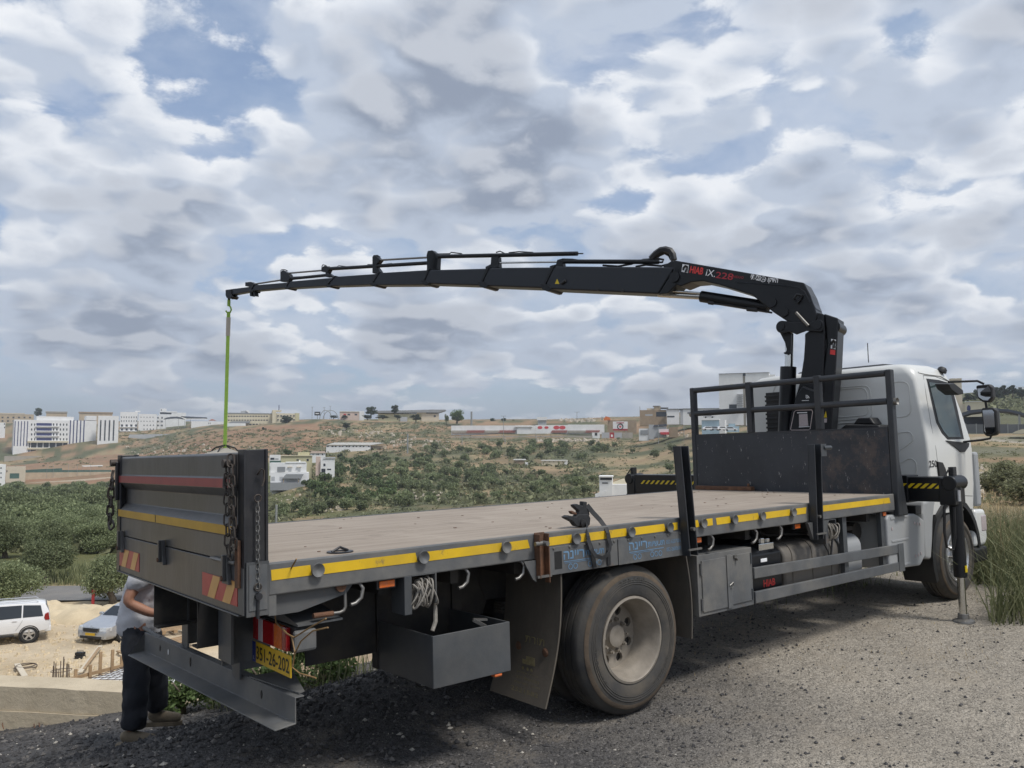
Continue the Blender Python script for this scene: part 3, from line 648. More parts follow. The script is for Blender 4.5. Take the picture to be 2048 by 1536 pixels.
for (ya, yb) in ((1.20, 0.655), (-0.623, -1.155)):
    o = part('reflector_plate', 'refl_red', lambda m: m.box(-0.0075, -0.0042, yb, ya, 1.132, 1.256), sill)
    w = ya-yb; sl = w*0.17
    for k in (0.13, 0.565):
        part('reflector_band', 'refl_amber', lambda m: m.add([(-0.0092, ya-w*(k+0.04), 1.1325), (-0.0092, ya-w*(k+0.25), 1.1325), (-0.0092, ya-w*(k+0.25)-sl, 1.2555), (-0.0092, ya-w*(k+0.04)-sl, 1.2555)], [(0, 1, 2, 3)]), o)
for y in (1.08, 0.09, -1.035):
    o = part('hinge', 'tail_paint', lambda m: (m.prism([(-0.05, 1.235), (0.05, 1.235), (0.035, 1.29), (0.015, 1.385), (-0.015, 1.385), (-0.03, 1.29)], lambda p: (-0.028, y+p[0], p[1]), lambda p: (-0.0045, y+p[0], p[1])), m.box(-0.045, -0.028, y-0.014, y+0.014, 1.25, 1.385)), sill, bevel=0.003)
    part('hinge_pin', 'rust', lambda m: m.cyl((-0.05, y, 1.265), (-0.03, y, 1.265), 0.014, 10), o)
part('hinge_rod', 'zinc', lambda m: m.cyl((-0.012, -1.14, 1.347), (-0.012, -0.78, 1.347), 0.010, 8), sill)
# corner posts
def cpost(m, s):
    ya, yb = sorted((1.25*s, 1.165*s))
    m.box(-0.008, 0.005, ya, yb, 1.095, 1.93); m.box(0.105, 0.12, ya, yb, 1.095, 1.93)
    yc, yd = sorted((1.243*s, 1.225*s))
    m.box(0.005, 0.105, yc, yd, 1.10, 1.928)
pr = part('corner_post', 'black_steel', lambda m: cpost(m, -1), bevel=0.003)
pl = part('corner_post', 'black_steel', lambda m: cpost(m, 1), bevel=0.003)
part('post_foot', 'bed_paint', lambda m: (m.box(0.0, 0.118, -1.262, -1.251, 1.09, 1.36), m.box(-0.011, -0.0085, -1.25, -1.175, 1.10, 1.33)), pr)
part('post_foot_cap', 'bed_dusty', lambda m: (m.box(0.012, 0.106, -1.2665, -1.2625, 1.12, 1.345), m.box(0.12, 0.16, -1.2515, -1.2, 1.08, 1.18)), pr)
def chain(path, L, r, twist=0):
    """links following a path"""
    m = MB(); P = [Vector(p) for p in path]; seg = []
    tot = 0
    for a, b in zip(P, P[1:]): tot += (b-a).length
    n = max(2, int(tot/(L*0.72))); k = 0
    def at(s):
        for a, b in zip(P, P[1:]):
            l = (b-a).length
            if s <= l: return a+(b-a)*(s/l), (b-a).normalized()
            s -= l
        return P[-1], (P[-1]-P[-2]).normalized()
    for i in range(n):
        c, d = at(tot*(i+0.5)/n)
        x = d.cross(Vector((0.3, 1, 0.2))).normalized(); y = d.cross(x)
        q = x if (i+twist) % 2 else y
        q = (q*0.92+(y if (i+twist) % 2 else x)*0.38).normalized()
        hw, hl = L*0.27, L*0.5-L*0.27
        pts = []
        for t in range(12):
            a = 2*math.pi*t/12
            pts.append(c+q*math.cos(a)*hw+d*(math.sin(a)*hw+(hl if math.sin(a) >= 0 else -hl)))
        m.tube(pts, r, 6, True)
    return m
hk = part('chain_anchor', 'chain', lambda m: (m.cyl((-0.07, -1.12, 1.86), (0.0, -1.12, 1.86), 0.022, 10), m.tube([(-0.015, -1.05, 1.80), (-0.035, -1.05, 1.78), (-0.04, -1.06, 1.74), (-0.03, -1.09, 1.715), (-0.02, -1.115, 1.73)], 0.010, 7)), tail, smooth=50)
chain([(-0.05, -1.135, 1.86), (-0.05, -1.13, 1.60), (-0.05, -1.145, 1.42), (-0.05, -1.16, 1.395)], 0.066, 0.0046).build('chain', MAT['chain'], hk, smooth=50)
chain([(-0.045, -1.165, 1.90), (-0.05, -1.185, 1.80), (-0.045, -1.19, 1.60), (-0.045, -1.205, 1.46), (-0.045, -1.175, 1.38)], 0.068, 0.0048, 1).build('chain', MAT['chain'], hk, smooth=50)
part('latch_bar', 'black_steel', lambda m: m.box(-0.03, -0.0085, -1.165, -1.135, 1.45, 1.91), hk, bevel=0.004)
part('rust_latch', 'rust', lambda m: m.box(-0.028, -0.0085, -1.215, -1.17, 1.23, 1.47), pr, bevel=0.004)
chain([(0.055, -1.27, 1.66), (0.055, -1.272, 1.23)], 0.032, 0.0032).build('pin_chain', MAT['zinc'], pr, smooth=50)
part('pin_ring', 'chain', lambda m: [m.tube([(0.055+0.018*math.cos(a), -1.272, z+0.018*math.sin(a)) for a in (2*math.pi*k/12 for k in range(12))], 0.004, 5, True) for z in (1.68, 1.235)], pr)
part('locking_pin', 'black_steel', lambda m: (m.cyl((0.055, -1.29, 1.19), (0.055, -1.25, 1.19), 0.018, 10), m.cyl((0.055, -1.272, 1.19), (0.055, -1.272, 1.08), 0.008, 8)), pr, smooth=50)
part('post_hook', 'chain', lambda m: m.tube([(0.06, -1.255, 1.80), (0.06, -1.275, 1.81), (0.07, -1.28, 1.83), (0.085, -1.28, 1.82), (0.085, -1.28, 1.77), (0.075, -1.28, 1.74)], 0.005, 6), pr, smooth=50)
hl_ = part('chain_anchor', 'chain', lambda m: (m.cyl((-0.06, 1.235, 1.875), (0.02, 1.235, 1.875), 0.025, 10), m.tube([(-0.01, 1.36, 1.82), (-0.02, 1.355, 1.77), (-0.03, 1.30, 1.74), (-0.03, 1.24, 1.74)], 0.011, 7)), pl, smooth=50)
chain([(-0.035, 1.285, 1.75), (-0.04, 1.30, 1.60), (-0.04, 1.32, 1.45), (-0.04, 1.25, 1.40)], 0.085, 0.0085).build('chain', MAT['chain'], hl_, smooth=50)
part('latch_bar', 'black_steel', lambda m: m.box(-0.03, -0.0095, 1.20, 1.235, 1.60, 1.88), hl_, bevel=0.004)

# ---- tail below the deck: bumper channel, lamp, plate
BA, BB = Vector((0.165, 1.15, 0.63)), Vector((0.304, -1.15, 0.617))
bd = (BB-BA).normalized(); bn_ = Vector((bd.y, -bd.x, 0)); bn_ = bn_ if bn_.x < 0 else -bn_
def bump(m):
    z = Vector((0, 0, 1)); e = BA-bd*0.0
    prof = [(-0.055, 0.0), (0.0, 0.0), (0.0, -0.132), (0.115, -0.140), (0.115, -0.148), (-0.007, -0.140), (-0.007, -0.007), (-0.055, -0.007)]
    m.prism(prof, lambda p: BA+bn_*p[0]+z*p[1], lambda p: BB+bn_*p[0]+z*p[1])
bumper = part('bumper', 'bed_dusty', bump, bevel=0.004)
part('bumper_pipe', 'bed_dusty', lambda m: m.cyl(BA+bn_*-0.03-bd*0.10+Vector((0, 0, 0.012)), BA+bn_*-0.03+bd*0.25+Vector((0, 0, -0.01)), 0.014, 10), bumper, smooth=40)
for t, w in ((0.14, 0.02), (0.38, 0.028), (0.83, 0.022), (0.21, 0.018)):
    c = BA+(BB-BA)*t+Vector((0, 0, -0.062))+bn_*0.002
    part('bumper_hole', 'black' if t != 0.21 else 'white', lambda m: m.prism([(w*0.45*math.cos(a), w*1.05*math.sin(a)) for a in (2*math.pi*k/14 for k in range(14))], lambda p: c+bd*p[0]+Vector((0, 0, p[1])), lambda p: c+bd*p[0]+Vector((0, 0, p[1]))+bn_*0.0015), bumper)
for s in (-1, 1):
    y = 0.47*s
    part('bumper_bracket', 'bed_paint', lambda m: (m.box(0.24, 0.252, y-0.06, y+0.06, 0.60, 1.08), m.box(0.252, 0.45, y-0.006, y+0.006, 0.64, 1.08)), bumper)
part('bumper_gusset', 'bed_dusty', lambda m: m.prism([(0.27, -0.60), (0.52, -0.62), (0.38, -1.10), (0.34, -1.12)], lambda p: (p[0], p[1], 0.622), lambda p: (p[0], p[1], 0.629)), bumper)
part('tail_bracket', 'bed_paint', lambda m: (m.box(0.12, 0.135, -0.72, -0.52, 0.74, 1.085), m.box(0.135, 0.4, -0.54, -0.525, 0.70, 1.085)))
lampbox = part('tail_lamp', 'plastic', lambda m: m.box(0.295, 0.40, -1.165, -0.60, 0.845, 0.985), bevel=0.012)
for (a, b, mt) in ((-0.66, -0.735, 'lens_red'), (-0.735, -0.80, 'lens_white'), (-0.80, -0.955, 'lens_red'), (-0.955, -1.06, 'lens_amber'), (-1.06, -1.12, 'lens_red')):
    part('lamp_lens', mt, lambda m: m.box(0.268, 0.2948, b+0.001, a, 0.852, 0.978), lampbox, bevel=0.006)
part('lamp_end_cap', 'bed_dusty', lambda m: m.box(0.28, 0.41, -1.20, -1.168, 0.855, 0.97), lampbox, bevel=0.015)
part('lamp_hood', 'bed_paint', lambda m: m.prism([(-0.62, 0.99), (-1.20, 0.99), (-1.20, 1.0), (-0.62, 1.10)], lambda p: (0.30, p[0], p[1]), lambda p: (0.56, p[0], p[1])), lampbox)
plate = part('licence_plate', 'plate', lambda m: m.box(0.286, 0.2935, -1.135, -0.615, 0.715, 0.832), bevel=0.003)
part('plate_band', 'plate_blue', lambda m: m.box(0.2845, 0.2858, -0.66, -0.612, 0.717, 0.83), plate)
text_obj('plate_number', '351-26-202', MAT['black'], plate, (0.2842, -0.672, 0.736), (0, -1, 0), (0, 0, 1), 0.076, fit=0.45, bold=0.012)
text_obj('plate_country', 'IL', MAT['white'], plate, (0.2838, -0.625, 0.730), (0, -1, 0), (0, 0, 1), 0.02)
def wires(m):
    P = lambda px, py: tx(px, py, 0.24)
    m.tube([P(593, 1118), P(575, 1150), P(556, 1180), P(549, 1225), P(552, 1245), P(575, 1268), P(588, 1275)], 0.0042, 5)
    m.tube([P(588, 1275), P(620, 1255), P(652, 1237)], 0.0042, 5)
    m.tube([P(588, 1310), P(602, 1282), P(625, 1262), P(656, 1255)], 0.0042, 5)
    m.tube([P(583, 1272), P(590, 1305), P(585, 1335), P(600, 1347), P(632, 1356)], 0.0042, 5)
part('loose_wire', 'wire_rust', wires, lampbox, smooth=50)
part('tail_side_plate', 'bed_paint', lambda m: m.prism([(0.12, 1.178), (0.62, 1.178), (0.58, 1.13), (0.30, 1.07), (0.16, 1.07)], lambda p: (p[0], -1.21, p[1]), lambda p: (p[0], -1.20, p[1])))

# ---- open bin, mud flaps, cabinet, side guard, tanks
def obin(m):
    x0, x1, y0, y1, z0, z1, t = 1.11, 1.685, -1.25, -0.575, 0.52, 0.82, 0.012
    m.box(x0, x1, y0, y0+t, z0, z1); m.box(x0, x1, y1-t, y1, z0, z1); m.box(x0, x0+t, y0+t, y1-t, z0, z1); m.box(x1-t, x1, y0+t, y1-t, z0, z1); m.box(x0+t, x1-t, y0+t, y1-t, z0, z0+t)
ob = part('open_bin', 'bed_paint', obin, bevel=0.003)
part('bin_board', 'rust', lambda m: m.box(1.16, 1.40, -1.22, -0.62, 0.60, 0.62, Matrix.Rotation(0.0, 4, 'Y')), ob)
part('bin_bracket', 'zinc', lambda m: (m.bar((1.55, -1.18, 0.80), (1.49, -1.13, 0.845), 0.02, 0.02), m.bar((1.49, -1.13, 0.845), (1.58, -1.15, 0.835), 0.03, 0.012)), ob)
for xx in (1.10, 1.686):
    part('bin_hanger', 'chassis', lambda m: m.box(xx, xx+0.009, -0.62, -0.55, 0.52, 1.17), ob)
part('bin_lamp', 'lens_amber', lambda m: m.box(1.56, 1.62, -1.248, -1.20, 0.499, 0.519), ob, bevel=0.008)

def flap(name, xt, xb, y0, y1, zt, zb, bow):
    def f(m):
        n = 12; vs_ = []
        for i in range(n+1):
            t = i/n; x = xt+(xb-xt)*t+bow*math.sin(t*math.pi); z = zt+(zb-zt)*t
            skew = (y0-y1)*0
            vs_ += [(x, y0, z), (x, y1, z-0.0), (x+0.012, y1, z), (x+0.012, y0, z)]
        fs = []
        for i in range(n):
            a = 4*i; b = a+4
            fs += [(a+k, a+(k+1) % 4, b+(k+1) % 4, b+k) for k in range(4)]
        fs += [(0, 1, 2, 3), (4*n, 4*n+1, 4*n+2, 4*n+3)]
        m.add(vs_, fs)
    return part(name, 'rubber', f, smooth=40)
fl = flap('mud_flap', 2.13, 1.96, -1.245, -0.66, 1.085, 0.225, 0.05)
def onflap(y, z): return 2.13+(1.96-2.13)*((1.085-z)/0.86)+0.05*math.sin((1.085-z)/0.86*math.pi)-0.004
MAT['flap_print'] = pm('flap_print', (0.25, 0.21, 0.11), 0.8, 0, 0.3, 30, wear=0.6, wearcol=(0.09, 0.08, 0.065))
for y in (-0.86, -1.14):
    part('flap_bolt', 'rust', lambda m: m.lathe([(0.0, 0.012), (0.02, 0.008), (0.032, 0.0)], (onflap(y, 0.545), y, 0.545), (-1, 0, 0), 12, False), fl)
text_obj('flap_lettering', heb('תורת'), MAT['flap_print'], fl, (onflap(0, 0.585), -0.92, 0.58), (0, -1, 0), (0.1, 0, 1), 0.045, fit=0.2)
zc_ = 0.46
part('flap_truck_mark', 'flap_print', lambda m: (m.box(onflap(0, zc_)-0.001, onflap(0, zc_), -1.06, -0.97, zc_-0.035, zc_+0.04), m.box(onflap(0, zc_)-0.001, onflap(0, zc_), -0.965, -0.93, zc_-0.035, zc_+0.015), *[m.disc((onflap(0, 0.42)-0.001, yy, 0.42), (-1, 0, 0), 0.012, 10) for yy in (-0.95, -1.0, -1.04)]), fl)
for k, (tx_, w_) in enumerate(((heb('גרירה וחילוץ'), 0.22), (heb('מכונאות רכב'), 0.24), (heb('מוסך מורשה'), 0.26))):
    z_ = 0.385-0.032*k; text_obj('flap_lettering', tx_, MAT['flap_print'], fl, (onflap(0, z_)-0.002, -0.90, z_), (0, -1, 0), (0.15, 0, 1), 0.016, fit=w_)
text_obj('flap_phone_number', '2521582', MAT['flap_print'], fl, (onflap(0, 0.28)-0.003, -0.88, 0.275), (0, -1, 0), (0.15, 0, 1), 0.028, fit=0.28)
fl2 = flap('mud_flap', 3.44, 3.47, -1.22, -0.66, 1.06, 0.42, 0.03)
fl3 = flap('mud_flap', 2.13, 1.96, 0.66, 1.245, 1.085, 0.225, 0.05)
cab_ = part('tool_cabinet', 'bed_dusty', lambda m: m.box(3.555, 4.262, -1.235, -0.72, 0.572, 1.038), bevel=0.004)
for (a, b, z0, z1) in ((3.60, 3.905, 0.60, 0.995), (3.965, 4.225, 0.612, 1.0)):
    part('cabinet_door', 'bed_dusty', lambda m: m.box(a, b, -1.245, -1.2355, z0, z1), cab_, bevel=0.004)
part('door_strip', 'bed_dusty', lambda m: m.box(3.905, 3.965, -1.252, -1.2453, 0.59, 1.01), cab_, bevel=0.003)
for (x, z) in ((3.588, 0.93), (3.588, 0.66), (4.238, 0.95), (4.238, 0.66)):
    part('door_hinge', 'bed_paint', lambda m: m.cyl((x, -1.242, z-0.045), (x, -1.242, z+0.045), 0.009, 8), cab_, smooth=40)
part('door_latch', 'zinc', lambda m: (m.tube([(3.925, -1.256, 0.77), (3.96, -1.262, 0.79), (3.965, -1.262, 0.765), (3.94, -1.258, 0.745)], 0.005, 6), m.box(4.0, 4.04, -1.258, -1.2465, 0.975, 1.0), m.cyl((4.03, -1.272, 0.965), (4.03, -1.2465, 0.965), 0.011, 8)), cab_)
guard = empty('side_guard'); guard.parent = T
for (z0, z1, e0, e1) in ((0.780, 0.870, 0.745, 0.835), (0.580, 0.675, 0.574, 0.66)):
    part('guard_rail', 'bed_dusty', lambda m: m.hexa([(4.27, -1.25, z0), (6.80, -1.25, e0), (6.80, -1.22, e0), (4.27, -1.22, z0), (4.27, -1.25, z1), (6.80, -1.25, e1), (6.80, -1.22, e1), (4.27, -1.22, z1)]), guard, bevel=0.006)
part('guard_end', 'bed_dusty', lambda m: m.box(6.70, 6.81, -1.255, -1.2505, 0.565, 0.842), guard)
for xx in (5.77, 6.49):
    part('guard_upright', 'bed_paint', lambda m: m.box(xx-0.035, xx+0.035, -1.215, -1.17, 0.60, 1.18), guard)
hyd = part('hydraulic_tank', 'crane', lambda m: m.prism([(0.56, -1.17), (0.56, -0.6), (1.03, -0.6), (1.03, -1.02), (0.955, -1.17)], lambda p: (4.33, p[1], p[0]), lambda p: (4.78, p[1], p[0])), bevel=0.012)
part('tank_filter', 'chrome', lambda m: (m.box(4.52, 4.74, -1.13, -1.04, 0.97, 1.03), m.cyl((4.60, -1.09, 1.03), (4.60, -1.09, 1.075), 0.035, 12), m.cyl((4.70, -1.08, 1.03), (4.70, -1.08, 1.065), 0.03, 12)), hyd, bevel=0.006)
part('tank_sight_glass', 'white', lambda m: m.box(4.47, 4.56, -1.178, -1.171, 0.885, 0.915), hyd, bevel=0.003)
part('tank_hose', 'plastic', lambda m: [m.tube([(4.55+0.05*k, -1.05, 1.06), (4.5+0.1*k, -1.0, 1.12), (4.75+0.08*k, -0.95, 1.12-0.03*k), (5.1, -0.95, 1.06), (5.45, -1.02, 1.03), (5.60, -1.05, 1.0-0.02*k)], 0.018, 8) for k in range(3)], hyd, smooth=50)
text_obj('tank_lettering', 'HIAB', MAT['red'], hyd, (4.50, -1.1715, 0.675), (1, 0, 0), (0, 0, 1), 0.06, fit=0.17, bold=0.03)
def rtank(m, x0, x1, y0, y1, z0, z1, r):
    pts = []
    for (cy, cz, a0) in ((y1-r, z1-r, 0), (y0+r, z1-r, 90), (y0+r, z0+r, 180), (y1-r, z0+r, 270)):
        for k in range(7): a = R(a0+15*k); pts.append((cy+math.cos(a)*r, cz+math.sin(a)*r))
    m.prism(pts, lambda p: (x0, p[0], p[1]), lambda p: (x1, p[0], p[1]))
tk = part('fuel_tank', 'grey_tank', lambda m: rtank(m, 4.84, 5.74, -1.16, -0.5, 0.55, 1.0, 0.12), smooth=40, bevel=0.02)
for xx in (4.98, 5.30, 5.62):
    part('tank_strap', 'grey_tank', lambda m: rtank(m, xx-0.025, xx+0.025, -1.166, -0.494, 0.544, 1.006, 0.123), tk, smooth=40)
part('tank_cable', 'plastic', lambda m: (m.tube([(5.38, -1.18, 1.05), (5.50, -1.19, 0.88), (5.53, -1.19, 0.80)], 0.007, 6), m.tube([(5.62, -1.18, 1.05), (5.56, -1.19, 0.88), (5.53, -1.19, 0.80)], 0.010, 6)), tk)
tk2 = part('air_tank', 'cab_grey', lambda m: rtank(m, 5.86, 6.22, -1.13, -0.55, 0.55, 0.98, 0.12), smooth=40, bevel=0.02)
part('frame_bracket', 'chassis', lambda m: (m.bar((6.05, -0.9, 1.1), (6.35, -0.95, 0.75), 0.05, 0.05), m.box(6.0, 6.3, -1.0, -0.9, 1.0, 1.04), m.cyl((6.38, -1.0, 0.98), (6.38, -0.6, 0.98), 0.09, 12)))
box_ = part('battery_box', 'cab_grey', lambda m: m.prism([(6.53, 0.60), (7.18, 0.575), (7.30, 0.66), (7.33, 1.03), (7.24, 1.075), (7.13, 1.115), (6.57, 1.14), (6.53, 1.10)], lambda p: (p[0], -1.24, p[1]), lambda p: (p[0], -0.80, p[1])), bevel=0.02, seg=3)
for (z, x0) in ((1.10, 6.60), (0.875, 6.60), (0.625, 6.60)):
    part('box_rib', 'cab_grey', lambda m: m.box(x0, x0+0.35, -1.2465, -1.2405, z-0.011, z+0.011), box_, bevel=0.005)
for (x, z) in ((6.62, 1.0), (7.16, 1.01), (7.22, 1.0), (7.10, 1.02), (7.14, 0.69), (7.20, 0.70), (7.08, 0.685)):
    part('box_clip', 'lens_white', lambda m: m.box(x-0.012, x+0.012, -1.246, -1.2405, z-0.016, z+0.016), box_, bevel=0.003)
part('box_lid', 'plastic', lambda m: (m.box(6.75, 7.18, -1.16, -0.86, 1.125, 1.15), m.box(7.17, 7.30, -1.23, -1.05, 1.10, 1.19)), box_, bevel=0.006)

# ---- wheels
def sector_disc(m, c, r0, r1, rh, hr, n, off):
    """disc in the x-z plane at y=off with n round holes of radius hr at radius rh"""
    for k in range(n):
        a0 = 2*math.pi*k/n; a1 = 2*math.pi*(k+1)/n; am = (a0+a1)/2
        B = [(r1, a0+(a1-a0)*t/6) for t in range(7)]+[(r0+(r1-r0)*0.5, a1)]+[(r0, a1-(a1-a0)*t/6) for t in range(7)]+[(r0+(r1-r0)*0.5, a0)]
        hc = Vector((math.cos(am)*rh, 0, math.sin(am)*rh)); q = len(B)
        outer = [Vector((math.cos(a)*r, 0, math.sin(a)*r)) for r, a in B]
        inner = []
        for p in outer:
            d = (p-hc).normalized(); inner.append(hc+d*hr)
        back = [p+Vector((0, 0.025, 0)) for p in inner]
        v = [Vector(c)+Vector((0, off, 0))+p for p in outer+inner+back]
        f = [(i, (i+1) % q, q+(i+1) % q, q+i) for i in range(q)]+[(q+i, q+(i+1) % q, 2*q+(i+1) % q, 2*q+i) for i in range(q)]
        m.add(v, f)
def tyre_prof(r, rr_, w):
    """(radius, offset): offset 0 at outer wall, negative inwards"""
    return [(rr_, -0.015), (rr_+0.02, 0.002), (rr_+0.06, 0.014), (rr_+(r-rr_)*0.55, 0.016), (r-0.055, 0.004), (r-0.045, -0.004), (r-0.012, -0.028), (r, -0.045),
            (r, -0.085), (r-0.012, -0.087), (r-0.012, -0.095), (r, -0.097), (r+0.001, -w*0.5+0.008), (r-0.012, -w*0.5+0.004), (r-0.012, -w*0.5-0.004), (r+0.001, -w*0.5-0.008),
            (r, -w+0.097), (r-0.012, -w+0.095), (r-0.012, -w+0.087), (r, -w+0.085), (r, -w+0.045), (r-0.045, -w+0.004), (rr_+0.06, -w-0.014), (rr_, -w+0.015)]
def text_arc(name, body, mat, parent, c, rad, a_mid, size, adv, off):
    n = len(body)
    for i, ch in enumerate(body):
        if ch == ' ': continue
        a = a_mid-(i-(n-1)/2)*adv/rad
        rt = Vector((math.sin(a), 0, -math.cos(a))); up = Vector((math.cos(a), 0, math.sin(a)))
        text_obj(name, ch, mat, parent, Vector(c)+up*rad-rt*adv*0.36+Vector((0, off, 0)), rt, up, size, fit=adv*0.72, bold=0.02)
def truck_wheel(c, r, rr_, w, rim_mat, dual, steer=0.0, holes=8, s=-1):
    """c: centre on outer face"""
    e = empty('wheel'); e.parent = T
    ax = Vector((0, s, 0))
    ty_ = MB(); ty_.lathe(tyre_prof(r, rr_, w), c, ax, 64); tyo = ty_.build('tyre', MAT['tyre'], e, smooth=40)
    part('tyre_wall', 'tyre_wall', lambda m: m.lathe([(rr_+0.022, 0.0045), (rr_+0.06, 0.0165), (rr_+(r-rr_)*0.55, 0.0185), (r-0.065, 0.008), (r-0.065, 0.003), (rr_+0.022, 0.0)], c, ax, 64), e, smooth=40)
    part('wall_band', 'tyre_brown', lambda m: m.lathe([(r-0.075, 0.0108), (r-0.052, 0.0062), (r-0.043, -0.0015), (r-0.052, 0.003), (r-0.075, 0.008)], c, ax, 64), e, smooth=40)
    for q in (0.10, 0.115, 0.13):
        part('wall_groove', 'tyre', lambda m: m.lathe([(r-q-0.003, 0.0195), (r-q, 0.0215), (r-q+0.003, 0.0185)], c, ax, 64, False), e, smooth=60)
    C_ = Vector(c)
    rim = part('rim', rim_mat, lambda m: m.lathe([(rr_+0.012, -0.012), (rr_+0.012, 0.006), (rr_-0.004, 0.010), (rr_-0.014, -0.002), (rr_-0.022, -0.055), (rr_-0.045, -0.08), (rr_-0.058, -0.215 if dual else -0.155), (rr_-0.03, -0.215 if dual else -0.155), (rr_+0.0, -0.06)], c, ax, 48), e, smooth=40)
    dd = -0.205
    if dual:
        part('wheel_disc', rim_mat, lambda m: sector_disc(m, c, 0.105, rr_-0.05, 0.182, 0.034, holes, s*dd), rim, smooth=30)
        part('hub', rim_mat, lambda m: (m.lathe([(0.135, dd-0.02), (0.13, dd+0.006), (0.10, dd+0.012), (0.085, dd+0.03), (0.078, dd+0.055), (0.05, dd+0.062), (0.03, dd+0.056), (0.0, dd+0.055)], c, ax, 28, False)), rim, smooth=40)
        for k in range(10):
            a = 2*math.pi*k/10; p = C_+Vector((math.cos(a)*0.118, 0, math.sin(a)*0.118))
            part('wheel_nut', rim_mat, lambda m: (m.cyl(p+ax*(dd-0.005), p+ax*(dd+0.035), 0.0155, 6), m.cyl(p+ax*(dd+0.035), p+ax*(dd+0.05), 0.009, 6)), rim)
    else:
        part('wheel_disc', rim_mat, lambda m: sector_disc(m, c, 0.10, rr_-0.03, 0.205, 0.030, holes, s*(-0.025)), rim, smooth=30)
        part('hub', rim_mat, lambda m: m.lathe([(0.125, -0.03), (0.12, 0.01), (0.095, 0.02), (0.09, 0.06), (0.06, 0.075), (0.0, 0.078)], c, ax, 28, False), rim, smooth=40)
        for k in range(10):
            a = 2*math.pi*k/10; p = C_+Vector((math.cos(a)*0.145, 0, math.sin(a)*0.145))
            part('wheel_nut', 'zinc', lambda m: m.cyl(p+ax*(-0.03), p+ax*0.012, 0.015, 6), rim)
    part('brake_drum', 'chassis', lambda m: m.cyl(C_+ax*(-0.30), C_+ax*(-0.235), rr_-0.06, 24), rim, smooth=40)
    if dual:
        c2 = C_-ax*(w+0.045)
        m2 = MB(); m2.lathe(tyre_prof(r, rr_, w), c2, ax, 64); m2.build('inner_tyre', MAT['tyre'], e, smooth=40)
    return e
wr = truck_wheel((2.826, -1.215, 0.52), 0.52, 0.292, 0.285, 'rim', True)
MAT['raised'] = pm('raised_rubber', (0.05, 0.047, 0.042), 0.6, 0, 0.1, 20)
text_arc('tyre_lettering', '295/80', MAT['raised'], wr, (2.826, -1.215, 0.52), 0.405, R(90), 0.036, 0.045, -0.0205)
text_arc('tyre_lettering', 'DURABLE', MAT['raised'], wr, (2.826, -1.215, 0.52), 0.375, R(200), 0.026, 0.04, -0.0205)
text_arc('tyre_lettering', 'DOUBLE', MAT['raised'], wr, (2.826, -1.215, 0.52), 0.375, R(-45), 0.026, 0.04, -0.0205)
truck_wheel((2.826, 1.215, 0.52), 0.52, 0.292, 0.285, 'rim', True, s=1)
truck_wheel((8.17, -1.19, 0.57), 0.475, 0.272, 0.27, 'rim_bright', False, holes=10)
truck_wheel((8.17, 1.19, 0.57), 0.475, 0.272, 0.27, 'rim_bright', False, holes=10, s=1)
# ---- headboard
def head_material():
    m, g, b = new_mat('headboard_paint')
    tcn = g.n('ShaderNodeTexCoord').outputs['Object']
    c = g.mix(g.ss(g.noise(tcn, 2.2, 6, 0.65), 0.3, 0.7), (0.017, 0.020, 0.026), (0.030, 0.034, 0.042))
    st = g.vmath('MULTIPLY', tcn, (1, 7.0, 2.2))
    c = g.mix(g.ss(g.noise(st, 4.6, 9, 0.74), 0.618, 0.65, 0, 0.75), c, (0.36, 0.36, 0.35))        # paint scrapes
    sx_ = g.n('ShaderNodeSeparateXYZ'); g.put(sx_.inputs[0], tcn)
    rustw = g.math('MULTIPLY', g.ss(sx_.outputs['Y'], -0.2, -0.65), g.ss(g.noise(tcn, 4.5, 8, 0.72), 0.45, 0.62))
    c = g.mix(g.math('MULTIPLY', rustw, 0.5), c, (0.12, 0.085, 0.065))
    g.put(b.inputs['Base Color'], c); b.inputs['Roughness'].default_value = 0.45
    return m
MAT['headboard'] = head_material()
hb = part('headboard', 'headboard', lambda m: m.box(6.695, 6.715, -1.225, 1.225, ZD-0.02, 2.008), bevel=0.003)
part('headboard_top_edge', 'head_paint', lambda m: m.box(6.693, 6.735, -1.225, 1.225, 2.0085, 2.022), hb)
for s in (-1, 1):
    part('rack_post', 'head_paint', lambda m: (m.box(6.69, 6.77, min(1.228*s, 1.292*s), max(1.228*s, 1.292*s), 1.12, 2.61), m.prism([(6.77, 1.12), (6.90, 1.12), (6.77, 1.75)], lambda p: (p[0], 1.235*s, p[1]), lambda p: (p[0], 1.285*s, p[1]))), hb, bevel=0.012)
    part('post_lamp', 'zinc', lambda m: m.lathe([(0.0, 0.012), (0.02, 0.016), (0.036, 0.03), (0.038, 0.0)], (6.74, 1.293*s, 2.28), (0, s, 0), 16, False), hb)
for y in (0.425, -0.462):
    part('rack_upright', 'head_paint', lambda m: m.box(6.685, 6.755, y-0.035, y+0.035, 2.0225, 2.615), hb, bevel=0.008)
for z in (2.575, 2.285):
    for a, b in ((-1.228, -0.497), (-0.427, 0.39), (0.46, 1.228)):
        part('rack_tube', 'head_paint', lambda m: m.cyl((6.72, a, z), (6.72, b, z), 0.034, 14), hb, smooth=40)
part('headboard_angle', 'rust', lambda m: (m.box(6.62, 6.694, 0.40, 1.21, ZD+0.004, ZD+0.05), m.cyl((6.66, 0.46, ZD+0.05), (6.66, 0.46, ZD+0.085), 0.014, 8)), bevel=0.004)

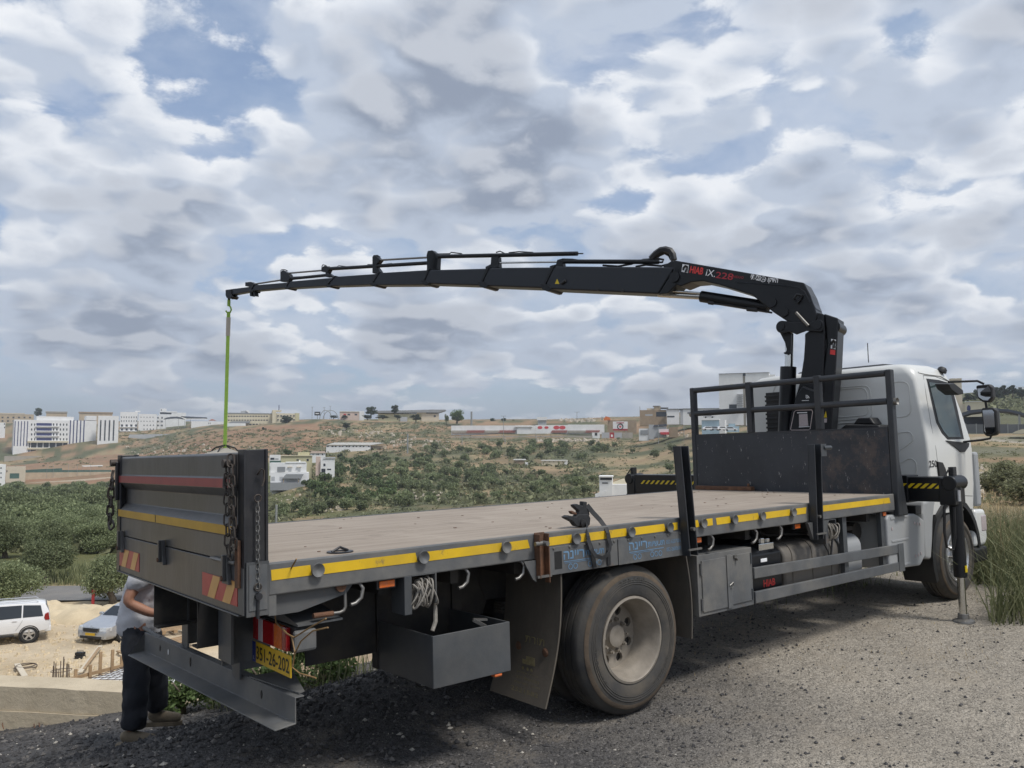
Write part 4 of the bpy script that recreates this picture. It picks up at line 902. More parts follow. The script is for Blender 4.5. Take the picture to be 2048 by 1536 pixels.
# ---- cab: loft of rounded outlines
SEC = [  # z, rear x, front x, half width, corner radius front, rear
 (1.06, 7.66, 8.86, 1.165, 0.16, 0.035), (1.35, 7.655, 8.90, 1.18, 0.18, 0.035), (1.75, 7.65, 8.92, 1.185, 0.20, 0.035), (1.86, 7.65, 8.91, 1.18, 0.20, 0.035),
 (2.20, 7.648, 8.80, 1.142, 0.20, 0.04), (2.54, 7.645, 8.66, 1.10, 0.20, 0.05), (2.62, 7.645, 8.61, 1.085, 0.20, 0.09), (2.69, 7.655, 8.52, 1.05, 0.20, 0.12), (2.735, 7.70, 8.40, 0.98, 0.2, 0.13), (2.755, 7.80, 8.25, 0.85, 0.2, 0.13)]
def outline(s, n=6):
    z, xr, xf, hw, rf, rb = s; P = []
    for (cx_, cy_, r_, a0) in ((xf-rf, hw-rf, rf, 0), (xr+rb, hw-rb, rb, 90), (xr+rb, -hw+rb, rb, 180), (xf-rf, -hw+rf, rf, 270)):
        for k in range(n+1):
            a = R(a0+90*k/n); P.append((cx_+math.cos(a)*r_, cy_+math.sin(a)*r_, z))
    return P
def cabloft(m):
    rings = [outline(s) for s in SEC]; n = len(rings[0]); v = [p for r_ in rings for p in r_]; f = []
    for j in range(len(rings)-1):
        f += [(j*n+i, j*n+(i+1) % n, (j+1)*n+(i+1) % n, (j+1)*n+i) for i in range(n)]
    f += [tuple(range(n))[::-1], tuple(range((len(rings)-1)*n, len(rings)*n))]
    m.add(v, f)
cab_o = part('cab', 'cab', cabloft, smooth=38)
def hw_at(z):
    zs = [s[0] for s in SEC]; return float(np.interp(z, zs, [s[3] for s in SEC]))
def xr_at(z): return float(np.interp(z, [s[0] for s in SEC], [s[1] for s in SEC]))
def side_pt(px, py, off=0.0):
    y = -1.15
    for _ in range(6):
        p = ty(px, py, y); y = -(hw_at(p.z)+off)
    return ty(px, py, y)
def side_panel(name, mat, poly, o0, o1, **kw):
    def f(m):
        n = len(poly); A = [side_pt(*p, o1) for p in poly]; B = [side_pt(*p, o0) for p in poly]
        # both faces share the outline so the rim is a real step
        m.add([tuple(p) for p in A]+[(p.x, p.y+(o1-o0), p.z) for p in A], [tuple(range(n)), tuple(range(n, 2*n))[::-1]]+[(i, (i+1) % n, n+(i+1) % n, n+i) for i in range(n)])
    return part(name, mat, f, cab_o, **kw)
frame_poly = [(1853, 757), (1878, 760), (1902, 767), (1911, 800), (1921, 845), (1928, 878), (1896, 879), (1884, 866), (1873, 845), (1866, 815)]
win_poly = [(1858, 764), (1878, 767), (1897, 774), (1906, 806), (1916, 848), (1922, 874), (1897, 874), (1887, 862), (1877, 843), (1870, 812)]
dw = side_panel('door_window', 'plastic', frame_poly, -0.006, 0.004)
MAT['door_glass'] = glass_mat('door_glass', (0.045, 0.065, 0.065), 0.03)
pane = side_panel('window_pane', 'door_glass', win_poly, 0.0045, 0.0075); pane.parent = dw
quarter = side_panel('mirror_base', 'plastic', [(1893, 881), (1939, 886), (1938, 893), (1930, 904), (1922, 904), (1912, 895)], -0.004, 0.012)
def surf_line(m, pix, r, off=0.0):
    m.tube([side_pt(*p, off) for p in pix], r, 5)
part('door_gap', 'plastic', lambda m: (surf_line(m, [(1846, 751), (1852, 790), (1862, 850), (1872, 900), (1876, 935), (1878, 985)], 0.003), surf_line(m, [(1846, 751), (1870, 753), (1894, 762)], 0.003), surf_line(m, [(1878, 985), (1900, 990), (1945, 992)], 0.003)), cab_o)
part('drip_rail', 'cab', lambda m: surf_line(m, [(1836, 745), (1850, 748), (1880, 752), (1897, 762)], 0.012), cab_o, smooth=50)
hnd = side_panel('door_handle', 'plastic', [(1876, 923), (1886, 925), (1892, 938), (1895, 953), (1880, 953)], -0.004, 0.02, bevel=0.004)
for i, p0 in enumerate(((1858, 934),)):
    A_ = side_pt(1859, 935, 0.004); B_ = side_pt(1874, 934, 0.004)
    text_obj('cab_number', '250', MAT['cab_grey'] if False else MAT['plastic'], cab_o, A_, (1, 0, 0), (0, 0, 1), 0.075, fit=0.19, bold=0.01)
# pressed shapes in the rear wall
def rear_line(m, pix, r, closed=True):
    pts = []
    for p in pix:
        q = tx(p[0], p[1], 7.65); pts.append((xr_at(q.z)-0.002, q.y, q.z))
    # round the corners
    out = []
    n = len(pts)
    for i in range(n):
        a, b, c = Vector(pts[i-1]), Vector(pts[i]), Vector(pts[(i+1) % n])
        if not closed and i in (0, n-1): out.append(b); continue
        u = (a-b); v = (c-b); l = min(0.09, u.length*0.45, v.length*0.45)
        p0 = b+u.normalized()*l; p1 = b+v.normalized()*l
        for t in (0, 0.25, 0.5, 0.75, 1): out.append(p0*(1-t)**2+b*2*t*(1-t)+p1*t*t)
    m.tube(out, r, 6, closed)
for pix in ([(1668, 776), (1740, 770), (1746, 836), (1664, 842)], [(1671, 780), (1734, 775), (1739, 830), (1668, 836)], [(1778, 765), (1818, 762), (1823, 832), (1783, 835)], [(1785, 866), (1822, 863), (1828, 880), (1788, 910)], [(1790, 932), (1822, 915), (1833, 925), (1833, 952), (1792, 954)], [(1545, 790), (1552, 768), (1572, 764), (1575, 860), (1545, 860)]):
    part('rear_pressing', 'cab', lambda m: rear_line(m, pix, 0.006), cab_o, smooth=60)
part('rear_ridge', 'cab', lambda m: rear_line(m, [(1662, 848), (1700, 846), (1745, 843)], 0.008, False), cab_o, smooth=60)
part('roof_hatch', 'plastic', lambda m: m.prism([(7.85, 2.752), (8.3, 2.752), (8.25, 2.79), (7.92, 2.785)], lambda p: (p[0], -0.62, p[1]), lambda p: (p[0], 0.5, p[1])), cab_o, bevel=0.01)
part('antenna', 'plastic', lambda m: m.cyl(tx(1737, 725, 7.95), tx(1735, 686, 7.95), 0.005, 6), cab_o)
part('roof_lamp', 'plastic', lambda m: m.lathe([(0.0, 0.045), (0.03, 0.04), (0.05, 0.02), (0.055, -0.02), (0.0, -0.03)], side_pt(1884, 741, 0.02), (0.3, -0.4, 1), 14, False), cab_o, smooth=50)
# cab underside, wheel arch and front bumper
def arch(m, pair):
    P = []
    for k in range(15):
        a = R(205-k*14.5); P.append((8.17+0.56*math.cos(a), 0.60+0.56*math.sin(a)))
    Q = [(8.17+0.62*math.cos(R(205-k*14.5)), 0.60+0.62*math.sin(R(205-k*14.5))) for k in range(15)]
    n = 15
    for ya, yb in (pair,):
        v = [(x, ya, z) for x, z in P]+[(x, ya, z) for x, z in Q]+[(x, yb, z) for x, z in P]+[(x, yb, z) for x, z in Q]
        f = []
        for i in range(n-1):
            f += [(i, i+1, n+i+1, n+i), (2*n+i, 3*n+i, 3*n+i+1, 2*n+i+1), (i, 2*n+i, 2*n+i+1, i+1), (n+i, n+i+1, 3*n+i+1, 3*n+i)]
        m.add(v, f)
for pr_ in ((-1.20, -0.85), (0.85, 1.20)):
    part('wheel_arch', 'plastic', lambda m: arch(m, pr_), cab_o, smooth=40)
part('front_mudguard', 'cab_grey', lambda m: m.prism([(7.36, 0.62), (7.50, 0.60), (7.56, 0.80), (7.60, 1.00), (7.66, 1.16), (7.70, 1.22), (7.55, 1.24), (7.42, 1.22), (7.36, 1.10)], lambda p: (p[0], -1.21, p[1]), lambda p: (p[0], -0.82, p[1])), cab_o, bevel=0.03, seg=3)
part('cab_floor', 'plastic', lambda m: m.box(7.70, 8.85, -1.1, 1.1, 0.98, 1.058), cab_o)
fb_ = part('front_bumper', 'cab', lambda m: m.prism([(8.66, 0.62), (8.95, 0.62), (9.02, 0.70), (9.0, 1.04), (8.72, 1.05)], lambda p: (p[0], -1.19, p[1]), lambda p: (p[0], 1.19, p[1])), cab_o, bevel=0.04, seg=3)
part('bumper_step', 'plastic', lambda m: m.box(8.62, 8.97, -1.20, 1.20, 0.44, 0.615), cab_o, bevel=0.03)
part('headlamp', 'lens_white', lambda m: m.box(8.85, 9.012, -1.195, -0.95, 0.78, 0.98), cab_o, bevel=0.02)
part('corner_lamp', 'cab_grey', lambda m: m.box(8.80, 8.93, -1.19, -1.10, 1.08, 1.72), cab_o, bevel=0.03)
part('windscreen', 'door_glass', lambda m: m.hexa([(8.915, -0.95, 1.90), (8.925, -0.95, 1.90), (8.925, 0.95, 1.90), (8.915, 0.95, 1.90), (8.67, -0.88, 2.52), (8.68, -0.88, 2.52), (8.68, 0.88, 2.52), (8.67, 0.88, 2.52)]), cab_o)
# mirrors on their arms
my = -1.48
P_ = lambda px, py, y=my: ty(px, py, y)
for L in ([side_pt(1896, 764, -0.01), P_(1925, 763, -1.33), P_(1955, 762, -1.42), P_(1968, 768)], [P_(1971, 803), P_(1973, 816)], [side_pt(1925, 884, -0.01), P_(1962, 880, -1.36), P_(1980, 877, -1.45), P_(1984, 868)]):
    part('mirror_arm', 'plastic', lambda m: m.tube(L, 0.013, 7), cab_o, smooth=50)
def mirror2(poly, glass, X):
    def f(m):
        n = len(poly); c = [tx(*p, X) for p in poly]
        m.add([tuple(q) for q in c]+[(q.x+0.11, q.y+0.01, q.z) for q in c], [tuple(range(n))]+[tuple(range(n, 2*n))[::-1]]+[(i, (i+1) % n, n+(i+1) % n, n+i) for i in range(n)])
    h = part('mirror_housing', 'plastic', f, cab_o, bevel=0.02, seg=3)
    part('mirror_glass', 'mirror', lambda m: m.add([tuple(tx(*p, X-0.004)) for p in glass], [tuple(range(len(glass)))]), h)
XM = ty(1968, 790, my).x
mirror2([(1951, 771), (1978, 768), (1985, 774), (1986, 796), (1978, 805), (1964, 804), (1955, 797)], [(1954, 774), (1976, 772), (1981, 778), (1981, 795), (1975, 801), (1966, 800), (1957, 794)], XM)
mirror2([(1962, 816), (1987, 815), (1993, 820), (1996, 865), (1990, 871), (1972, 873), (1966, 866)], [(1965, 820), (1984, 819), (1988, 824), (1990, 862), (1985, 867), (1973, 868), (1969, 862)], XM)
part('kerb_mirror', 'plastic', lambda m: m.prism([(1868, 768), (1880, 766), (1898, 780), (1899, 788), (1889, 790), (1874, 779)], lambda p: P_(p[0], p[1], -1.28), lambda p: P_(p[0], p[1], -1.28)+Vector((0.03, -0.14, -0.01))), cab_o, bevel=0.01)
# things on the rear of the cab
part('air_intake', 'plastic', lambda m: (m.prism([(-0.28, 1.98), (-0.82, 1.98), (-0.79, 2.06), (-0.40, 2.08), (-0.32, 2.03)], lambda p: (7.36, p[0], p[1]), lambda p: (7.64, p[0], p[1])), m.prism([(-0.44, 2.08), (-0.70, 2.07), (-0.65, 2.15), (-0.50, 2.15)], lambda p: (7.45, p[0], p[1]), lambda p: (7.64, p[0], p[1]))), cab_o, bevel=0.015)
def stack(m):
    a = tx(1531, 786, 7.35); b = tx(1570, 870, 7.35)
    m.box(7.35, 7.55, b.y, a.y, b.z-0.4, a.z)
    for k in range(13): m.box(7.342, 7.35, b.y-0.0, a.y+0.012, a.z-0.06-0.055*k, a.z-0.035-0.055*k)
part('air_stack', 'plastic', stack, cab_o, bevel=0.01)

# ------------------------------------------------------------------ the loading crane
CANG = R(107)
CB = Vector((math.cos(CANG), math.sin(CANG), 0)); CN = Vector((-math.sin(CANG), math.cos(CANG), 0))
CP0 = MT @ Vector((7.2, 0.0, 1.3))
if (EYE-CP0).dot(CN) < 0: CN = -CN
def cpix(px, py, off):
    """pixel -> (s, z) in the crane's upright plane, moved off metres towards the near side"""
    d = pray(px, py); P0 = CP0+CN*off; t = (P0-EYE).dot(CN)/d.dot(CN); P = EYE+d*t
    return ((P-CP0).dot(CB), P.z)
def cpt(s, z, off): return MTI @ (Vector((CP0.x, CP0.y, 0))+CB*s+CN*off+Vector((0, 0, z)))
def cplate(m, poly, o1, o0):
    """traced outline at near offset o1, extruded back to offset o0"""
    sz = [cpix(p[0], p[1], o1) for p in poly]
    m.prism(sz, lambda q: cpt(q[0], q[1], o1), lambda q: cpt(q[0], q[1], o0))
z1_ = lambda a, b: (1300+a/5.12, 480+b/5.12)
Z1 = lambda L: [z1_(a, b) for a, b in L]
HT = 0.17
main = part('crane_main_boom', 'crane', lambda m: cplate(m, Z1([(240, 205), (900, 318), (1575, 437), (1640, 560), (1712, 770), (1690, 870), (1540, 860), (1400, 830), (1270, 745), (1150, 650), (1040, 560), (880, 510), (700, 455), (540, 420), (420, 430), (310, 475), (235, 440)]), HT, -HT), bevel=0.012)
part('boom_seam', 'crane_boom', lambda m: m.tube([cpt(*cpix(*z1_(a, b), HT), HT+0.001) for a, b in ((885, 432), (1400, 470), (1520, 490), (1580, 530), (1640, 640))], 0.008, 5), main, smooth=60)
part('boom_end_plate', 'crane_boom', lambda m: (lambda A, B: m.add([cpt(A[0]-0.004, A[1], HT-0.02), cpt(B[0]-0.004, B[1], HT-0.02), cpt(B[0]-0.004, B[1], -HT+0.02), cpt(A[0]-0.004, A[1], -HT+0.02)], [(0, 1, 2, 3)]))(cpix(*z1_(1582, 455), HT), cpix(*z1_(1690, 700), HT)), main)
for (a, b, r_) in ((1525, 600, 30), (1245, 640, 55), (1370, 740, 50), (255, 380, 60)):
    part('boom_pin', 'crane', lambda m: (lambda q: m.cyl(cpt(q[0], q[1], HT), cpt(q[0], q[1], HT+0.025), r_/5.12*9.4/FOC, 18))(cpix(*z1_(a, b), HT)), main, smooth=40)
part('boom_lifting_eye', 'crane', lambda m: m.tube([cpt(*cpix(*z1_(a, b), HT), HT+0.02) for a, b in ((1475, 610), (1510, 560), (1560, 575), (1545, 610), (1510, 650))], 0.018, 7), main, smooth=50)
# lettering on the main boom
def ctext(name, body, mat, a, b, size_px, fit_px, parent, off=HT+0.0025, bold=0.0, shear=0.0):
    A = cpix(*z1_(*a), off); B = cpix(*z1_(*b), off); P0 = cpt(A[0], A[1], off); P1 = cpt(B[0], B[1], off)
    rt = (P1-P0); up = Vector((0, 0, 1)); up = (up-rt.normalized()*up.dot(rt.normalized())).normalized()
    d = (MT @ P0-EYE).dot(cf)
    return text_obj(name, body, mat, parent, P0, rt, up, size_px/5.12*d/FOC, fit=rt.length, bold=bold, shear=shear)
ctext('maker_lettering', 'HIAB', MAT['red'], (402, 335), (537, 356), 72, 0, main, bold=0.035)
ctext('model_lettering', 'iX.', MAT['white'], (568, 365), (662, 380), 68, 0, main)
ctext('model_lettering', '228', MAT['dark_red'], (668, 388), (845, 412), 66, 0, main, bold=0.01)
ctext('model_lettering', 'HiDUO', MAT['dark_red'], (850, 385), (955, 398), 24, 0, main)
ctext('dealer_lettering', heb('נבעתי'), MAT['white'], (1025, 402), (1122, 417), 52, 0, main, bold=0.025)
ctext('dealer_lettering', heb('הידקו'), MAT['white'], (1200, 442), (1303, 454), 58, 0, main, bold=0.025)
def emblem(a, b, r_, parent, w=5):
    q = cpix(*z1_(a, b), HT); c = cpt(q[0], q[1], HT+0.002); s = 9.4/FOC/5.12
    ax = MTI @ CN
    part('dealer_emblem', 'white', lambda m: m.lathe([(r_*s, 0), ((r_-w)*s, 0), ((r_-w)*s, 0.001), (r_*s, 0.001)], c, ax, 20), parent)
emblem(1160, 402, 31, main)
ctext('dealer_emblem_letter', 'H', MAT['white'], (1143, 420), (1178, 424), 38, 0, main, shear=0.35)
def logo(m_parent, corners, off, hook):
    part('maker_logo', 'white', lambda m: m.add([cpt(*cpix(*z1_(*c), off), off) for c in corners], [(0, 1, 2, 3)]), m_parent)
    part('maker_logo_hook', 'black', lambda m: m.tube([cpt(*cpix(*z1_(*c), off), off+0.0015) for c in hook], [0.012, 0.016, 0.018, 0.016, 0.012, 0.02, 0.03][:len(hook)], 5), m_parent)
logo(main, [(322, 325), (390, 337), (398, 256), (333, 246)], HT+0.002, [(340, 310), (345, 285), (362, 268), (382, 275), (380, 295), (372, 312), (376, 325)])
# link bars and column
part('crane_link', 'crane', lambda m: cplate(m, [z1_(1350+62*math.cos(R(a)), 890+65*math.sin(R(a))) for a in range(75, 285, 15)]+[z1_(1450, 835), z1_(1620, 850)]+[z1_(1722+60*math.cos(R(a)), 880+65*math.sin(R(a))) for a in range(-95, 85, 15)]+[z1_(1600, 930), z1_(1500, 968), z1_(1440, 940)], HT+0.03, HT+0.005), bevel=0.008)
for (a, b, r_) in ((1350, 890, 38), (1720, 880, 42)):
    part('link_pin', 'crane', lambda m: (lambda q: m.cyl(cpt(q[0], q[1], -HT-0.03), cpt(q[0], q[1], HT+0.05), r_/5.12*9.4/FOC, 18))(cpix(*z1_(a, b), HT)), smooth=40)
part('crane_link', 'crane', lambda m: cplate(m, [z1_(1350+62*math.cos(R(a)), 890+65*math.sin(R(a))) for a in range(75, 285, 15)]+[z1_(1450, 835), z1_(1620, 850)]+[z1_(1722+60*math.cos(R(a)), 880+65*math.sin(R(a))) for a in range(-95, 85, 15)]+[z1_(1600, 930), z1_(1500, 968), z1_(1440, 940)], -HT-0.005, -HT-0.03), bevel=0.008)
part('link_rod', 'zinc', lambda m: m.cyl(cpt(*cpix(*z1_(1510, 750), HT), HT+0.06), cpt(*cpix(*z1_(1635, 885), HT), HT+0.06), 0.018, 10), smooth=40)
z2_ = lambda a, b: (1340+a/4.267, 640+b/4.267)
Z2 = lambda L: [z2_(a, b) for a, b in L]
colm = part('crane_column', 'crane', lambda m: cplate(m, Z1([(1585, 960), (1700, 880), (1700, 740), (1775, 755), (1790, 940), (1772, 1536)])+Z2([(1250, 940), (1230, 1200), (960, 1200), (1020, 940), (1060, 700), (1110, 520), (1140, 330), (1150, 180)]), 0.15, -0.16), bevel=0.012)
part('column_back', 'crane', lambda m: cplate(m, Z1([(1780, 752), (1925, 800), (1922, 940), (1905, 1300), (1885, 1536)])+Z2([(1375, 920), (1360, 1200), (1245, 1200), (1262, 930), (1300, 500), (1340, 200)]), 0.12, -0.20), colm, bevel=0.015)
part('column_pivot', 'crane', lambda m: (lambda q: m.cyl(cpt(q[0], q[1], -0.24), cpt(q[0], q[1], 0.10), 0.075, 18))(cpix(*z1_(1900, 900), 0)), colm, smooth=40)
logo(colm, [(1850, 1110), (1900, 1120), (1905, 1022), (1855, 1012)], 0.1225, [(1860, 1075), (1866, 1045), (1880, 1030), (1893, 1042), (1890, 1065), (1882, 1085), (1890, 1105)])
part('maker_plate', 'red', lambda m: m.add([cpt(*cpix(*z1_(*c), 0.1225), 0.1225) for c in ((1843, 1170), (1895, 1178), (1898, 1128), (1846, 1120))], [(0, 1, 2, 3)]), colm)
part('warning_sign', 'hazard', lambda m: m.add([cpt(*cpix(*z2_(*c), 0.1225), 0.1225) for c in ((1312, 832), (1340, 832), (1330, 776))], [(0, 1, 2)]), colm)
part('warning_note', 'lens_white', lambda m: m.add([cpt(*cpix(*z2_(*c), 0.1225), 0.1225) for c in ((1314, 875), (1338, 875), (1340, 840), (1316, 840))], [(0, 1, 2, 3)]), colm)
# control plate at the column foot
cov = part('column_cover', 'crane', lambda m: cplate(m, Z2([(985, 1130), (1255, 1130), (1240, 600), (1130, 560), (1080, 640), (1030, 800)]), 0.22, 0.152), colm, bevel=0.02)
part('cover_border', 'lens_white', lambda m: m.tube([cpt(*cpix(*z2_(*c), 0.2225), 0.2225) for c in ((1028, 935), (1060, 785), (1075, 772), (1210, 768), (1216, 785), (1195, 930), (1180, 938), (1040, 940))], 0.004, 5, True), cov)
part('cover_label', 'lens_white', lambda m: m.add([cpt(*cpix(*z2_(*c), 0.2225), 0.2225) for c in ((1102, 908), (1180, 903), (1172, 800), (1100, 805))], [(0, 1, 2, 3)]), cov)
part('cover_print', 'white', lambda m: [m.add([cpt(*cpix(*z2_(*c), 0.2228), 0.2228) for c in q], [(0, 1, 2, 3)]) for q in (((1085, 796), (1170, 793), (1170, 786), (1085, 788)), ((1100, 916), (1190, 912), (1190, 907), (1100, 910)), ((1125, 690), (1185, 688), (1185, 684), (1125, 686)))], cov)
def wifi(m):
    for r_ in (10, 20, 30): m.tube([cpt(*cpix(*z2_(1158+r_*math.cos(R(a)), 672+r_*math.sin(R(a))), 0.2225), 0.2225) for a in (-90, -70, -50, -30, -10)], 0.004, 4)
part('radio_sign', 'white', wifi, cov)
# lift cylinder and hook plate
def clin(name, mat, a, b, rpx, off, parent, zf=z1_, n=18):
    A = cpix(*zf(*a), off); B = cpix(*zf(*b), off); P0 = cpt(A[0], A[1], off); P1 = cpt(B[0], B[1], off)
    d = (MT @ ((P0+P1)/2)-EYE).dot(cf)
    return part(name, mat, lambda m: m.cyl(P0, P1, rpx*d/FOC, n), parent, smooth=40)
lift = clin('lift_cylinder', 'crane', (1010, 400), (985, 1150), 15.6, 0.0, T, z2_)
clin('lift_rod', 'chrome', (1430, 960), (1422, 1305), 8.2, 0.0, lift)
part('hook_plate', 'crane', lambda m: cplate(m, Z1([(1325, 940), (1420, 930), (1445, 960), (1440, 1165), (1400, 1172), (1370, 1165), (1368, 1150), (1390, 1145), (1398, 1120), (1380, 1050)]), 0.11, 0.075), lift, bevel=0.006)
kc = clin('knuckle_cylinder', 'crane', (525, 578), (1215, 688), 11.8, 0.0, T)
clin('knuckle_rod', 'chrome', (90, 552), (525, 577), 6.8, 0.0, kc)
clin('knuckle_pipe', 'chrome', (180, 518), (515, 545), 2.2, 0.08, kc)
part('cylinder_hose', 'plastic', lambda m: (m.tube([cpt(*cpix(*z1_(a, b), 0.06), 0.06) for a, b in ((600, 648), (800, 665), (1000, 700), (1080, 712), (1250, 745))], 0.012, 6), m.cyl(cpt(*cpix(*z1_(995, 705), 0.05), 0.05), cpt(*cpix(*z1_(1100, 715), 0.05), 0.05), 0.03, 10), m.cyl(cpt(*cpix(*z1_(600, 640), 0.05), 0.05), cpt(*cpix(*z1_(650, 648), 0.05), 0.05), 0.025, 10)), kc, smooth=50)
# outer boom: nested sections
z3_ = lambda a, b: (840+a/3.938, 480+b/3.938)
z4_ = lambda a, b: (430+a/4.357, 490+b/4.357)
SECT = [  # corners: top-left, top-right, bottom-right, bottom-left (photo) and half thickness
 ([z3_(1045, 205), z3_(2010, 213), z3_(1875, 425), z3_(975, 385)], 0.15),
 ([z3_(530, 218), z3_(1080, 213), z3_(1080, 384), z3_(480, 362)], 0.133),
 ([z3_(60, 236), z3_(560, 222), z3_(560, 362), z3_(25, 345)], 0.118),
 ([z4_(1420, 243), z4_(1880, 216), z4_(1880, 347), z4_(1365, 350)], 0.104),
 ([z4_(1040, 276), z4_(1440, 248), z4_(1440, 344), z4_(975, 360)], 0.09),
 ([z4_(640, 318), z4_(1060, 281), z4_(1060, 352), z4_(615, 379)], 0.077),
 ([z4_(335, 350), z4_(660, 323), z4_(660, 371), z4_(310, 403)], 0.065),
 ([z4_(125, 385), z4_(350, 357), z4_(350, 398), z4_(145, 435)], 0.054)]
outer = None
for i, (c4, ht) in enumerate(SECT):
    o = part('crane_outer_boom' if i == 0 else 'boom_section', 'crane_boom', lambda m: cplate(m, c4, ht, -ht), outer or T, bevel=0.02 if i < 3 else 0.012)
    if i == 0: outer = o
    if i < 7:   # collar at the outer end of each section
        tl, bl = c4[0], c4[3]; w = (13, 12, 10, 9, 7, 6, 5)[i]; dz_ = (9, 8, 6, 5, 4, 3, 3)[i]
        up_ = (0, 6, 0, 0, 0, 0, 0)[i]
        part('boom_collar', 'crane', lambda m: (cplate(m, [(bl[0]-w*0.6, bl[1]-dz_*1.2), (bl[0]+w*0.3, bl[1]-dz_*1.1), (bl[0]+w*1.2, bl[1]-2), (bl[0]+w*0.9, bl[1]+dz_*0.45), (bl[0]+w*0.5, bl[1]+dz_*0.55), (bl[0]-w*0.3, bl[1]+dz_*0.1)], ht+0.02, -ht-0.02), cplate(m, [(tl[0]-w*0.15, tl[1]-2), (tl[0]+w*0.35, tl[1]-2), (bl[0]+w*0.25, bl[1]-dz_), (bl[0]-w*0.2, bl[1]-dz_)], ht+0.012, -ht-0.012)), outer, bevel=0.006)
part('boom_knee', 'crane', lambda m: cplate(m, [z3_(2012, 214), z3_(2050, 225), z3_(2040, 330), z3_(1990, 380), z3_(1950, 420), z3_(1880, 428)], 0.17, -0.17), outer, bevel=0.01)
part('boom_knee_plate', 'crane', lambda m: cplate(m, [z1_(130, 270), z1_(230, 205), z1_(330, 300), z1_(300, 470), z1_(235, 440), z1_(130, 545), z1_(90, 530), z1_(210, 330)], 0.13, -0.13), outer, bevel=0.01)
part('boom_warning_sign', 'hazard', lambda m: m.add([cpt(*cpix(*z3_(*c), 0.152), 0.152) for c in ((1062, 345), (1098, 346), (1080, 305))], [(0, 1, 2)]), outer)
part('boom_handle', 'plastic', lambda m: m.cyl(cpt(*cpix(*z3_(1115, 345), 0.152), 0.165), cpt(*cpix(*z3_(1150, 322), 0.152), 0.165), 0.022, 8), outer)
for c in ((1857, 262), (1892, 262)):
    part('boom_opening', 'black', lambda m: m.add([cpt(*cpix(*z3_(c[0]+dx, c[1]+dy), 0.152), 0.152) for dx, dy in ((-7, 9), (7, 9), (7, -9), (-7, -9))], [(0, 1, 2, 3)]), outer)
for c in ((1400, 390), (1595, 398)):
    part('boom_bolt', 'plastic', lambda m: (lambda q: m.cyl(cpt(q[0], q[1], 0.15), cpt(q[0], q[1], 0.165), 0.022, 10))(cpix(*z3_(*c), 0.15)), outer)
# extension cylinders, rods and brackets on top
for (zf, a, b, r_, mt) in ((z3_, (130, 131), (1240, 107), 4.2, 'crane'), (z3_, (1240, 107), (1285, 107), 1.3, 'plastic'), (z3_, (0, 138), (130, 133), 1.6, 'chrome'), (z3_, (0, 185), (100, 183), 3.0, 'crane'),
        (z3_, (1115, 170), (1880, 172), 4.6, 'crane'), (z3_, (610, 180), (1115, 172), 1.9, 'chrome'), (z4_, (600, 300), (985, 262), 3.0, 'crane'), (z4_, (940, 212), (1880, 155), 3.6, 'crane'),
        (z4_, (1420, 133), (1860, 108), 2.0, 'zinc'), (z4_, (630, 247), (940, 221), 1.7, 'zinc'), (z4_, (320, 345), (580, 305), 1.7, 'zinc')):
    clin('extension_cylinder' if mt == 'crane' else 'extension_rod', mt, a, b, r_, 0.03, outer, zf, 12)
for (zf, poly) in ((z3_, [(1080, 155), (1120, 145), (1125, 205), (1080, 235), (1020, 240), (1020, 205), (1070, 190)]), (z3_, [(560, 130), (615, 130), (620, 215), (560, 230), (515, 235), (515, 210), (555, 190)]),
        (z3_, [(60, 85), (95, 80), (140, 120), (135, 230), (60, 235), (50, 120)]), (z4_, [(1370, 100), (1400, 90), (1440, 130), (1400, 180), (1445, 245), (1370, 245)]), (z4_, [(1845, 80), (1900, 60), (1940, 120), (1935, 215), (1845, 225)]),
        (z4_, [(925, 195), (955, 180), (1000, 200), (980, 240), (1030, 275), (965, 278), (960, 235), (925, 232)]), (z4_, [(568, 235), (590, 218), (640, 250), (660, 285), (630, 318), (568, 318)]), (z4_, [(262, 325), (310, 320), (355, 345), (340, 390), (350, 445), (335, 445), (330, 410), (318, 410), (318, 445), (303, 445), (295, 360), (262, 358)])):
    part('boom_bracket', 'crane', lambda m: cplate(m, [zf(*p) for p in poly], 0.06, -0.03), outer, bevel=0.006)
def hoses():
    def h(zf, L, r_, off=0.02): part('boom_hose', 'plastic', lambda m: m.tube([cpt(*cpix(*zf(a, b), off), off) for a, b in L], r_, 6), outer, smooth=50)
    h(z1_, [(10, 195), (60, 140), (110, 105), (160, 98), (210, 112), (235, 150), (245, 205)], 0.045)
    h(z1_, [(40, 200), (90, 150), (150, 125), (200, 150), (225, 195)], 0.03, -0.08)
    h(z3_, [(1120, 150), (1200, 152), (1260, 160)], 0.010); h(z3_, [(1440, 200), (1560, 208), (1660, 190), (1760, 155), (1880, 148), (1918, 155), (1910, 175), (1870, 178)], 0.014)
    h(z3_, [(1700, 210), (1780, 195), (1900, 205), (1960, 190)], 0.014)
    h(z3_, [(60, 100), (70, 88), (95, 90), (110, 105), (130, 110), (235, 108), (245, 97), (330, 108)], 0.009); h(z3_, [(600, 98), (630, 88), (665, 105), (660, 112)], 0.009); h(z3_, [(700, 100), (780, 92), (890, 98)], 0.009)
    h(z4_, [(1375, 110), (1385, 92), (1415, 90), (1440, 105)], 0.009); h(z4_, [(930, 190), (940, 172), (965, 178), (980, 190), (1000, 190)], 0.008); h(z4_, [(570, 230), (580, 215), (610, 215), (632, 225)], 0.008)
    h(z4_, [(1000, 195), (1065, 190), (1080, 180), (1150, 188)], 0.007); h(z4_, [(1330, 170), (1450, 170), (1540, 160)], 0.007); h(z4_, [(660, 285), (690, 278), (800, 272)], 0.007)
hoses()
